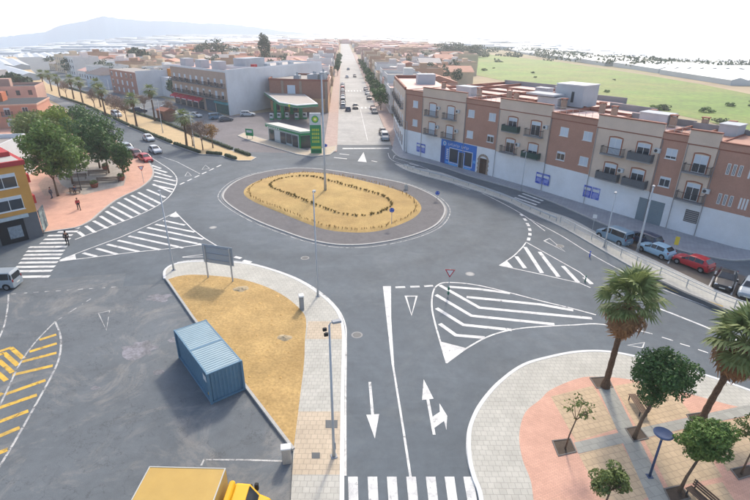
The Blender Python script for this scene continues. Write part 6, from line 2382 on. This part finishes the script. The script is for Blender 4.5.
# ---------- blue shipping container
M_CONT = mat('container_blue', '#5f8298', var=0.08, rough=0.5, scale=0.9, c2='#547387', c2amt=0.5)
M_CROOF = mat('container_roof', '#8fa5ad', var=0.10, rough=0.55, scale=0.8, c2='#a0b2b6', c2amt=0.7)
ca, cb2 = S(212, 404), S(172, 346.5)
cdir = (cb2 - ca).normalized()
ccen = ca + cdir * 3.35 + Vector((cdir.y, -cdir.x, 0)) * 1.22
co = thing('shipping_container', 'blue corrugated shipping container with pale ribbed roof beside the sand plot', 'container', (ccen.x, ccen.y, 0.006), math.atan2(cdir.y, cdir.x))
CL, CW, CH = 3.35, 1.22, 2.6


def corr(a, b, z0, z1, n, dpt, outward):
    """corrugated panel between plan points a and b"""
    m_ = MB()
    a, b = Vector(a), Vector(b)
    d = (b - a) / n
    o_ = Vector(outward) * dpt
    pts = []
    for i in range(n):
        p = a + d * i
        pts += [p, p + d * 0.3, p + d * 0.42 + o_, p + d * 0.88 + o_]
    pts.append(b)
    k = len(pts)
    m_.v = [(p.x, p.y, z0) for p in pts] + [(p.x, p.y, z1) for p in pts]
    m_.f = [(i, i + 1, k + i + 1, k + i) for i in range(k - 1)]
    return m_


corr((-CL, CW - 0.05), (CL, CW - 0.05), 0.14, CH - 0.1, 24, 0.036, (0, -1)).build('side_panel', M_CONT, co)
corr((CL, -CW + 0.05), (-CL, -CW + 0.05), 0.14, CH - 0.1, 24, 0.036, (0, 1)).build('side_panel', M_CONT, co)
corr((-CL + 0.05, -CW), (-CL + 0.05, CW), 0.14, CH - 0.1, 9, 0.04, (1, 0)).build('end_panel', M_CONT, co)
for y0, y1 in ((-CW + 0.06, -0.02), (0.02, CW - 0.06)):
    d_ = MB().box(CL - 0.06, CL - 0.02, y0, y1, 0.16, CH - 0.12).build('door', M_CONT, co)
    for q in (0.3, 0.7):
        MB().tube([(CL + 0.01, y0 + (y1 - y0) * q, 0.2), (CL + 0.01, y0 + (y1 - y0) * q, CH - 0.15)], 0.02, 6).build('lock_rod', M_RIM, d_)
for sx in (-1, 1):
    for sy in (-1, 1):
        MB().bbox(sx * CL - 0.08, sx * CL + 0.08, sy * CW - 0.08, sy * CW + 0.08, 0.0, CH, 0.015).build('corner_post', M_CONT, co)
for sy in (-1, 1):
    MB().box(-CL + 0.08, CL - 0.08, sy * CW - 0.05, sy * CW + 0.05, CH - 0.12, CH - 0.01).build('top_rail', M_CONT, co)
    MB().box(-CL + 0.08, CL - 0.08, sy * CW - 0.05, sy * CW + 0.05, 0.02, 0.16).build('bottom_rail', M_CONT, co)
for sx in (-1, 1):
    MB().box(sx * CL - 0.05, sx * CL + 0.05, -CW + 0.08, CW - 0.08, CH - 0.12, CH - 0.008).build('top_rail', M_CONT, co)
    MB().box(sx * CL - 0.05, sx * CL + 0.05, -CW + 0.08, CW - 0.08, 0.02, 0.15).build('bottom_rail', M_CONT, co)
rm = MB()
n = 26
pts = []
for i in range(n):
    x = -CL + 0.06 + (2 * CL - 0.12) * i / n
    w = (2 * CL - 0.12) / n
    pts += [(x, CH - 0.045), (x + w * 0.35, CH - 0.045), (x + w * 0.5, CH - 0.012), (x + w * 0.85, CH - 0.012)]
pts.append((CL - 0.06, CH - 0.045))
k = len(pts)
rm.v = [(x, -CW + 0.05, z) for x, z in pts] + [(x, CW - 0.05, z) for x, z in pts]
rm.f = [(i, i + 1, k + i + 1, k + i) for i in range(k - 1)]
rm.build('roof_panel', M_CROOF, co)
MB().box(-0.1, 0.05, -CW + 0.05, CW - 0.05, CH - 0.04, CH + 0.004).build('roof_strap', M_CONT, co)
MB().box(-CL + 0.5, -CL + 1.1, CW - 0.012, CW - 0.006, 1.5, 2.0).build('white_sticker', M_FRAME, co)
MB().box(-CL + 0.3, -CL + 0.55, CW - 0.012, CW - 0.006, 0.5, 0.7).build('orange_sticker', M_YEL, co)

# ============================================================ STREET FURNITURE
M_POLE = mat('galvanised', '#b4b8ba', rough=0.55, var=0.08, metal=0.4)
M_POLED = mat('pole_grey', '#94989c', rough=0.6, var=0.08)


HL = 0.5


def lamp(label, p, h, arm=1.2, arm_az=0.0, r=0.08, name='street_lamp', heads=1, z=0.0):
    t = thing(name, label, 'street lamp', (p.x, p.y, z), arm_az)
    MB().tube([(0, 0, 0), (0, 0, h * 0.12), (0, 0, h)], [r * 1.5, r * 1.1, r * 0.7], 10).build('pole', M_POLE, t, smooth=True)
    MB().bbox(-0.2, 0.2, -0.2, 0.2, 0, 0.06, 0.02).build('base_plate', M_POLED, t)
    MB().box(r * 1.2, r * 1.2 + 0.03, -0.06, 0.06, 0.6, 1.1).build('service_hatch', M_POLED, t)
    for k in range(heads):
        s = 1 if k == 0 else -1
        MB().tube([(0, 0, h - 0.05), (s * arm * 0.5, 0, h + 0.12), (s * arm, 0, h + 0.14)], 0.035, 6).build('arm', M_POLE, t)
        hd_ = MB().bbox(min(s * arm, s * (arm + HL)), max(s * arm, s * (arm + HL)), -0.14, 0.14, h + 0.08, h + 0.2, 0.03).build('lamp_head', M_POLED, t)
        MB().box(min(s * (arm + 0.08), s * (arm + HL - 0.06)), max(s * (arm + 0.08), s * (arm + HL - 0.06)), -0.1, 0.1, h + 0.06, h + 0.079).build('lamp_glass', M_LAMP, hd_)
    return t


lamp('tall mast lamp standing in the sand of the roundabout', S(325.5, 194), 17.5, 0.7, 0.4, 0.16, heads=2, z=0.5)
lamp('street lamp at the left tip of the sand plot', S(174, 271), 8.6, 0.3, R(120), z=0.12)
lamp('street lamp on the curved pavement opposite the roundabout', S(318, 297), 10.4, 0.3, R(90), z=0.12)
lamp('street lamp on the tan slabs of the lower pavement', S(334, 458), 9.5, 0.15, R(20), z=0.12)
lamp('grey street lamp behind the railing by the blue grey van', S(604, 248), 7.0, 0.7, R(-120), z=0.13)
lamp('dark lamp mast in front of the roller door by the parked cars', S(637.5, 251), 8.2, 0.8, R(-120), 0.12, z=0.006)
lamp('thin lamp post on the pavement by the block near the posters', S(521, 192), 6.5, 0.6, R(-130), 0.07, z=0.13)
lamp('thin post at the rounded white corner of the block', S(735, 245), 7.0, 0.4, R(-130), 0.06, z=0.13)
lamp('lamp post on the corner pavement at the mouth of the street', S(406, 153), 6.5, 0.8, R(180), 0.07, z=0.13)
lamp('lamp post on the avenue median near its end', S(195, 150), 8.0, 1.0, R(-140), 0.08, z=0.12)
lamp('lamp post on the avenue median by the second palm', S(163, 133), 8.0, 1.0, R(-140), 0.08, z=0.12)
lamp('lamp post behind the median by the paired palms', S(112, 104), 8.0, 1.0, R(-140), 0.08, z=0.0)

# plaza lamp with a flat blue disc head
p = S(649, 478)
t = thing('plaza_lamp', 'blue plaza lamp with flat round disc head', 'lamp', (p.x, p.y, 0.13), 0.0)
M_NAVY = mat('navy_metal', '#3c4f70', rough=0.5, var=0.08)
MB().tube([(0, 0, 0), (0, 0, 3.0)], [0.075, 0.06], 10).build('pole', M_NAVY, t, smooth=True)
MB().tube([(0, 0, 2.85), (0, 0, 3.1), (0, 0, 3.2), (0, 0, 3.3)], [0.07, 0.14, 0.2, 0.24], 12).build('lamp_glass', mat('lamp_bowl', '#6f7f90', rough=0.3, var=0.05), t, smooth=True)
MB().tube([(0, 0, 3.28), (0, 0, 3.33), (0, 0, 3.38)], [0.50, 0.53, 0.46], 24).build('lamp_shade', M_NAVY, t)
MB().bbox(-0.17, 0.17, -0.17, 0.17, 0, 0.03, 0.01).build('base_plate', M_NAVY, t)
# lamp in the left plaza, lantern kind
p = S(81.5, 191)
t = thing('plaza_lamp', 'black lantern lamp among the benches of the left plaza', 'lamp', (p.x, p.y, 0.13))
MB().tube([(0, 0, 0), (0, 0, 0.5), (0, 0, 3.6)], [0.12, 0.07, 0.05], 8).build('pole', M_IRON, t)
MB().tube([(0, 0, 3.6), (0, 0, 4.0), (0, 0, 4.15)], [0.14, 0.3, 0.1], 8).build('lantern', mat('lantern_glass', '#7e8894', rough=0.3), t)


def bench(label, p, rz, L_=1.7, m_=None, z=0.13, name='bench'):
    m_ = m_ or mat('bench_wood', '#6d5a4c', var=0.2, scale=4)
    t = thing(name, label, 'bench', (p.x, p.y, z), rz)
    for q in range(4):
        MB().box(-L_ / 2, L_ / 2, -0.25 + q * 0.13, -0.14 + q * 0.13, 0.42, 0.46).build('seat_slat', m_, t)
    for q in range(3):
        MB().box(-L_ / 2, L_ / 2, 0.28 + q * 0.03, 0.31 + q * 0.03, 0.52 + q * 0.14, 0.63 + q * 0.14).build('back_slat', m_, t)
    for x in (-L_ / 2 + 0.15, L_ / 2 - 0.15):
        MB().box(x - 0.03, x + 0.03, -0.24, 0.3, 0.36, 0.415).box(x - 0.03, x + 0.03, -0.24, -0.18, 0, 0.36).box(x - 0.03, x + 0.03, 0.24, 0.3, 0, 0.36).box(x - 0.03, x + 0.03, 0.312, 0.36, 0.36, 0.95).build('leg', M_IRON, t)
    return t


a, b = S(630, 400), S(643, 420)
bench('slatted bench under the round dark tree of the plaza', (a + b) / 2, hd(a, b), 1.9)
a, b = S(696, 503), S(705, 511)
bench('bench at the bottom edge below the smaller green tree', (a + b) / 2, hd(a, b), 1.8)
for i, (px, py, ln, lab) in enumerate(((77, 180, 3.2, 'dark long bench at the back left of the left plaza'), (98, 176, 3.2, 'dark long bench at the back right of the left plaza'), (86, 187.5, 3.4, 'brown long bench nearest the black lantern'), (108.5, 183.5, 3.6, 'brown long bench toward the tip of the left plaza'))):
    bench(lab, S(px, py), R(14), ln)
for i, (px, py, lab) in enumerate(((95, 188, 'terracotta planter between the two brown benches'), (121.5, 181, 'terracotta planter at the tip of the left plaza'), (106, 170, 'terracotta planter beneath the dark plaza trees'))):
    p = S(px, py)
    t = thing('planter', lab, 'planter', (p.x, p.y, 0.13))
    MB().tube([(0, 0, 0), (0, 0, 0.6), (0, 0, 0.65)], [0.45, 0.65, 0.62], 10).build('pot', mat('terracotta', '#8c5340', var=0.1), t)
    inst(leaves_mesh('foliage', [(Vector((0, 0, 0.85)), (0.55, 0.55, 0.4))], 160, 0.14, L_OLIVE, i), 'foliage', t)

# railing along the separator
rl = curve(P((560, 223.5), (586, 237.5), (611, 251.5), (636, 264.5), (677, 284), (722, 304.5), (748, 312.5), (775, 321)), 5)
base0 = rl[0]
t = thing('railing', 'grey pipe railing along the separator in front of the parked cars', 'railing', base0)
MB().tube([p - base0 + Vector((0, 0, 1.0)) for p in rl], 0.045, 6).build('top_rail', M_POLE, t)
MB().tube([p - base0 + Vector((0, 0, 0.6)) for p in rl], 0.03, 5).build('mid_rail', M_POLE, t)
for q in range(0, len(rl), 3):
    p = rl[q] - base0
    MB().box(p.x - 0.04, p.x + 0.04, p.y - 0.04, p.y + 0.04, 0.1, 1.0).build('post', M_POLE, t)
rl2 = P((404, 167.5), (420, 172.7), (453.6, 181.5), (500, 197), (530, 210.5), (556, 222))
base0 = rl2[0]
t = thing('guard_rail', 'low steel guard rail between the ring road and the service road', 'guard rail', base0)
for zz_ in (0.55, 0.68):
    MB().tube([p - base0 + Vector((0, 0, zz_)) for p in curve(rl2, 6)], 0.06, 6).build('beam', M_POLE, t)
for q, p in enumerate(curve(rl2, 6)):
    if q % 2 == 0:
        p = p - base0
        MB().box(p.x - 0.04, p.x + 0.04, p.y - 0.04, p.y + 0.04, 0.1, 0.55).build('post', M_POLED, t)
# low dark retaining wall under the railing
wl2 = P((634, 271.5), (677, 292.5), (700, 302.5), (722, 312), (745, 320), (775, 331))
t = MB().ribbon(curve(wl2, 4), 0.35, 0.42, thick=0.5).build('low_wall', mat('dark_concrete', '#5d6062', var=0.15, scale=1), None)
tag(t, 'low dark concrete wall at the edge of the right hand lanes', 'wall')

# big direction panel seen from behind
a, b = S(208.5, 278.5), S(233, 282.5)
t = thing('direction_panel', 'large grey road sign on two posts seen from behind on the sand plot edge', 'road sign', (a.x, a.y, 0.13), hd(a, b))
Lp = (b - a).length
for x in (0.0, Lp):
    MB().box(x - 0.06, x + 0.06, -0.06, 0.06, 0, 3.7).build('post', M_POLE, t)
MB().bbox(-0.3, Lp + 0.3, 0.07, 0.12, 1.75, 3.8, 0.01).build('panel', mat('sign_back', '#9ba6b1', rough=0.5, var=0.05, metal=0.3), t)
for z in (2.1, 2.8, 3.5):
    MB().box(-0.25, Lp + 0.25, 0.02, 0.069, z, z + 0.06).build('stiffener', M_POLED, t)


def post_sign(label, p, kind, h, face, name='traffic_sign', r=0.035, z=0.0):
    t = thing(name, label, 'traffic sign', (p.x, p.y, z), face)
    MB().tube([(0, 0.0, 0), (0, 0.0, h + 0.3)], r, 6).build('post', M_POLE, t)
    if kind == 'yield':
        def tri(s, y):
            return [(-s, y, h + s * 0.58), (s, y, h + s * 0.58), (0, y, h - s * 1.15)]
        MB().add(tri(0.5, -0.05) + tri(0.5, -0.03), [(0, 2, 1), (3, 4, 5), (0, 1, 4, 3), (1, 2, 5, 4), (2, 0, 3, 5)]).build('red_border', mat('sign_red', '#b02234', rough=0.4, var=0.03), t)
        MB().add(tri(0.34, -0.056), [(0, 2, 1)]).build('sign_face', M_FRAME, t)
    elif kind == 'blue':
        MB().tube([(0, -0.05, h), (0, -0.03, h)], 0.33, 20).build('sign_face', mat('sign_blue', '#2a55b8', rough=0.4, var=0.03), t)
        b_ = MB()
        for k in range(3):
            a_ = k * 2 * math.pi / 3
            for j in range(4):
                a0, a1 = a_ + j * 0.35, a_ + (j + 1) * 0.35
                b_.add([(0.17 * math.cos(a0), -0.054, h + 0.17 * math.sin(a0)), (0.17 * math.cos(a1), -0.054, h + 0.17 * math.sin(a1)), (0.23 * math.cos(a1), -0.054, h + 0.23 * math.sin(a1)), (0.23 * math.cos(a0), -0.054, h + 0.23 * math.sin(a0))], [(0, 1, 2, 3), (3, 2, 1, 0)])
        b_.build('white_arrows', M_FRAME, t)
    elif kind == 'yellow':
        MB().box(-0.22, 0.22, -0.05, -0.03, h - 0.5, h + 0.5).build('sign_face', mat('sign_yellow', '#c9b53a', rough=0.5, var=0.05), t)
    elif kind == 'white':
        MB().box(-0.25, 0.25, -0.05, -0.03, h - 0.25, h + 0.25).build('sign_face', M_FRAME, t)
    return t


t = post_sign('red and white yield sign standing on the hatched splitter', S(448, 297), 'yield', 2.75, R(-4), z=0.01)
for q in range(2):
    MB().tube([(0, 0, 0.3 + q * 0.5), (0, 0, 0.6 + q * 0.5)], 0.1, 8).build('green_sleeve', mat('sleeve_green', '#2e6c55', var=0.1), t)
post_sign('blue round sign at the right rim of the roundabout sand', S(391.5, 227), 'blue', 2.0, R(-3), z=0.4)
post_sign('blue round sign by the guard rail opposite the roundabout', S(437, 201), 'blue', 1.3, R(-5), z=0.0)
post_sign('white square sign on the separator before the blue grey van', S(592, 231.5), 'white', 2.0, R(-30), z=0.13)
post_sign('yellow sign post between the pale blue and the red car', S(672, 259), 'yellow', 2.3, R(-30), z=0.01)
post_sign('yield sign at the tip of the left plaza', S(144, 183.5), 'yield', 2.6, R(30), z=0.13)
post_sign('yield sign on the pavement edge by the petrol kiosk', S(326, 155.5), 'blue', 2.0, R(5), z=0.13)
for i, (px, py, lab) in enumerate(((589.5, 257, 'small blue marker post on the road edge near the railing'),)):
    p = S(px, py)
    t = thing('marker_post', lab, 'marker post', (p.x, p.y, 0.0))
    MB().tube([(0, 0, 0), (0, 0, 0.75)], 0.07, 8).build('post', mat('marker_blue', '#3d55b8', var=0.05), t)
    MB().tube([(0, 0, 0.5), (0, 0, 0.6)], 0.074, 8).build('reflector', M_FRAME, t)
p = S(585, 282)
t = thing('marker_post', 'small green marker post at the tip of the right hatching', 'marker post', (p.x, p.y, 0.0))
MB().tube([(0, 0, 0), (0, 0, 0.75)], 0.07, 8).build('post', mat('sleeve_green', '#2e6c55'), t)
MB().tube([(0, 0, 0.5), (0, 0, 0.6)], 0.074, 8).build('reflector', M_FRAME, t)
# concrete bollard on the roundabout apron and cabinets on the pavement
M_CONC = mat('pale_concrete', '#b3b0a8', var=0.12, scale=2, fine=0.08)
p = S(406, 190)
t = thing('concrete_bollard', 'pale concrete bollard on the far right apron of the roundabout', 'bollard', (p.x, p.y, 0.12))
MB().tube([(0, 0, 0), (0, 0, 0.7), (0, 0, 0.85)], [0.33, 0.3, 0.2], 12).build('body', M_CONC, t)
MB().tube([(0, 0, 0.86), (0, 0, 0.93)], 0.16, 10).build('cap', M_CONC, t)
p = S(302, 310)
t = thing('utility_cabinet', 'slim pale utility cabinet at the curved edge of the sand', 'cabinet', (p.x, p.y, 0.13), R(15))
MB().bbox(-0.2, 0.2, -0.25, 0.25, 0.0, 1.35, 0.03).build('body', mat('cabinet_grey', '#8d9190', var=0.08), t)
MB().bbox(-0.24, 0.24, -0.29, 0.29, 1.352, 1.5, 0.03).build('lid', M_FRAME, t)
MB().box(-0.16, 0.16, -0.262, -0.251, 0.2, 1.2).build('door', M_POLED, t)
p = S(287, 462)
t = thing('utility_cabinet', 'stout white utility pillar at the lower corner of the sand plot', 'cabinet', (p.x, p.y, 0.01), R(10))
MB().bbox(-0.26, 0.26, -0.2, 0.2, 0.0, 1.15, 0.03).build('body', M_CONC, t)
MB().bbox(-0.3, 0.3, -0.24, 0.24, 1.152, 1.25, 0.02).build('lid', M_FRAME, t)
MB().box(0.261, 0.27, -0.15, 0.15, 0.15, 1.0).build('door', M_GREYW, t)
# brown kiosk hut behind the median
p = S(161, 122)
t = thing('wooden_hut', 'brown wooden hut behind the avenue median near the parked cars', 'hut', (p.x + 1, p.y + 2, 0.0), R(-40))
MB().box(-2.2, 2.2, -1.6, 1.6, 0, 3.0).build('wall', mat('hut_brown', '#7c5a48', var=0.15), t)
MB().add([(-2.5, -1.9, 3.0), (2.5, -1.9, 3.0), (2.5, 1.9, 3.0), (-2.5, 1.9, 3.0), (-2.5, 0, 3.7), (2.5, 0, 3.7)], [(0, 1, 5, 4), (2, 3, 4, 5), (0, 4, 3), (1, 2, 5)]).build('roof', MATS['roof_rust'], t)
MB().box(-0.8, 0.8, -1.64, -1.601, 0.9, 2.2).build('hatch', M_GLASS, t)

# two floodlights clamped to the lower lamp's pole
fl = [o for o in col.objects if o.get('label') == 'street lamp on the tan slabs of the lower pavement'][0]
for q in range(2):
    f_ = MB().bbox(-0.34, -0.12, -0.22 + q * 0.26, -0.06 + q * 0.26, 8.95 + q * 0.16, 9.12 + q * 0.16, 0.03).build('floodlight', M_BLACKP, fl)
    MB().tube([(-0.2, -0.16 + q * 0.3, 9.0), (0.0, 0.0, 9.0)], 0.02, 5).build('bracket', M_POLED, f_)


# ============================================================ PEOPLE
def skinned(name, verts, edges, radii, mt, parent, root=0):
    me = bpy.data.meshes.new(name)
    me.from_pydata(verts, edges, [])
    o = bpy.data.objects.new(name, me)
    col.objects.link(o)
    o.parent = parent
    md = o.modifiers.new('skin', 'SKIN')
    md.use_smooth_shade = True
    for i, r_ in enumerate(radii):
        me.skin_vertices[0].data[i].radius = r_ if isinstance(r_, tuple) else (r_, r_)
        me.skin_vertices[0].data[i].use_root = (i == root)
    sub_ = o.modifiers.new('sub', 'SUBSURF')
    sub_.levels = sub_.render_levels = 1
    me.materials.append(mt)
    return o


M_SKIN = mat('skin', '#a9775c', var=0.05, rough=0.6)


def person(label, p, rz, top, legs_c, hair, stride=0.25, z=0.13, sit=False, bag=None):
    t = thing('person', label, 'person', (p.x, p.y, z), rz)
    s = stride
    if sit:
        kz, hz_ = 0.46, 0.5
        V = [(0, 0, 0.5), (0, 0.02, 0.78), (0, 0.02, 1.02), (0, 0.01, 1.12), (0, -0.02, 1.2), (0, -0.03, 1.3), (0, -0.02, 1.36),
             (0.18, 0.02, 1.0), (0.24, -0.08, 0.76), (0.16, -0.28, 0.66), (0.14, -0.36, 0.64), (-0.18, 0.02, 1.0), (-0.24, -0.08, 0.76), (-0.16, -0.28, 0.66), (-0.14, -0.36, 0.64),
             (0.1, -0.02, 0.5), (0.12, -0.42, 0.48), (0.12, -0.44, 0.08), (0.12, -0.58, 0.04), (-0.1, -0.02, 0.5), (-0.12, -0.42, 0.48), (-0.12, -0.44, 0.08), (-0.12, -0.58, 0.04)]
    else:
        V = [(0, 0, 0.93), (0, 0, 1.18), (0, 0, 1.40), (0, 0, 1.49), (0, -0.015, 1.57), (0, -0.025, 1.66), (0, -0.02, 1.74),
             (0.19, 0, 1.40), (0.25, 0.12 * s * 4, 1.14), (0.24, -0.02 + 0.05 * s, 0.9), (0.24, -0.06, 0.8), (-0.19, 0, 1.40), (-0.25, -0.10 * s * 4, 1.14), (-0.24, -0.16 - 0.2 * s, 0.92), (-0.24, -0.2 - 0.25 * s, 0.84),
             (0.1, 0, 0.9), (0.11, -0.6 * s, 0.5), (0.11, -s, 0.08), (0.11, -s - 0.16, 0.03), (-0.1, 0, 0.9), (-0.11, 0.2 * s, 0.48), (-0.11, s * 1.1, 0.1), (-0.11, s * 1.1 - 0.13, 0.03)]
    E_ = [(0, 1), (1, 2), (2, 3), (3, 4), (4, 5), (5, 6), (2, 7), (7, 8), (8, 9), (9, 10), (2, 11), (11, 12), (12, 13), (13, 14), (0, 15), (15, 16), (16, 17), (17, 18), (0, 19), (19, 20), (20, 21), (21, 22)]
    Rr = [(0.15, 0.11), (0.14, 0.1), (0.16, 0.1), 0.055, 0.075, 0.098, 0.075, 0.06, 0.045, 0.035, 0.04, 0.06, 0.045, 0.035, 0.04, 0.09, 0.06, 0.042, 0.035, 0.09, 0.06, 0.042, 0.035]
    skinned('body', V, E_, Rr, M_SKIN, t)
    up = [0, 1, 2, 7, 8, 9, 11, 12, 13]
    mp = {v: i for i, v in enumerate(up)}
    skinned('jacket', [V[i] for i in up], [(mp[a_], mp[b_]) for a_, b_ in E_ if a_ in mp and b_ in mp], [tuple(x + 0.022 for x in (Rr[i] if isinstance(Rr[i], tuple) else (Rr[i], Rr[i]))) for i in up], top, t)
    lo = [0, 15, 16, 17, 19, 20, 21]
    mp = {v: i for i, v in enumerate(lo)}
    skinned('trousers', [V[i] for i in lo], [(mp[a_], mp[b_]) for a_, b_ in E_ if a_ in mp and b_ in mp], [tuple(x + 0.018 for x in (Rr[i] if isinstance(Rr[i], tuple) else (Rr[i], Rr[i]))) for i in lo], legs_c, t)
    hz0 = V[5]
    for i_ in (17, 21):
        a_ = V[i_]
        MB().bbox(a_[0] - 0.055, a_[0] + 0.055, a_[1] - 0.2, a_[1] + 0.06, a_[2] - 0.085, a_[2] + 0.02, 0.025).build('shoe', M_BLACKP, t)
    hb = MB()
    nn = 10
    for i in range(6):
        ph = math.pi * 0.56 * i / 5
        for j in range(nn):
            a_ = 2 * math.pi * j / nn
            hb.v.append((hz0[0] + 0.112 * math.sin(ph) * math.cos(a_), hz0[1] + 0.03 + 0.118 * math.sin(ph) * math.sin(a_), hz0[2] + 0.015 + 0.125 * math.cos(ph)))
    for i in range(5):
        for j in range(nn):
            q = (j + 1) % nn
            hb.f.append((i * nn + j, (i + 1) * nn + j, (i + 1) * nn + q, i * nn + q))
    hb.build('hair', hair, t, smooth=True)
    nose = MB().tube([(hz0[0], hz0[1] - 0.09, hz0[2] - 0.0), (hz0[0], hz0[1] - 0.125, hz0[2] - 0.03)], [0.012, 0.018], 5).build('nose', M_SKIN, t)
    return t


C_BLK = mat('cloth_black', '#1f2024', var=0.1)
C_RED = mat('cloth_red', '#a82436', var=0.1)
C_JEAN = mat('cloth_jean', '#39455c', var=0.1)
C_GREY = mat('cloth_grey', '#5f6672', var=0.1)
H_DK = mat('hair_dark', '#2a211c', var=0.1)
person('person in black clothes walking over the striped crossing', S(68, 244.5), R(30), C_BLK, C_BLK, H_DK, 0.22, 0.012)
person('person in a red jacket and dark trousers walking on the pink plaza', S(79.5, 210.5), R(40), C_RED, C_BLK, H_DK, 0.24)
person('person in grey clothes standing near the trunk of the big plaza tree', S(52.5, 199), R(-30), C_GREY, C_JEAN, H_DK, 0.1)
person('person in dark clothes sitting at the edge of the left plaza', S(76, 194.5), R(20), C_JEAN, C_BLK, H_DK, 0.1, 0.13, sit=True)
bench('short bench under the person sitting on the left plaza', S(76, 194.3) + Vector((-0.1, 0.05, 0)), R(20), 1.6)

# ============================================================ AIR
hz_o = MB().box(-13000, 13000, -13000, 13000, min(zt(9000 * math.sin(R(a)), 9000 * math.cos(R(a))) for a in range(-180, 180, 5)) * 1.6 - 3, 150).build('haze', None)
hm = bpy.data.materials.new('haze')
hm.use_nodes = True
N, L = hm.node_tree.nodes, hm.node_tree.links
N.remove(N['Principled BSDF'])
pv = N.new('ShaderNodeVolumePrincipled')
pv.inputs['Color'].default_value = (0.88, 0.93, 1.0, 1)
pv.inputs['Density'].default_value = 0.00035
pv.inputs['Anisotropy'].default_value = 0.2
L.new(pv.outputs[0], N['Material Output'].inputs['Volume'])
hz_o.data.materials.append(hm)
struct(hz_o, 'stuff')
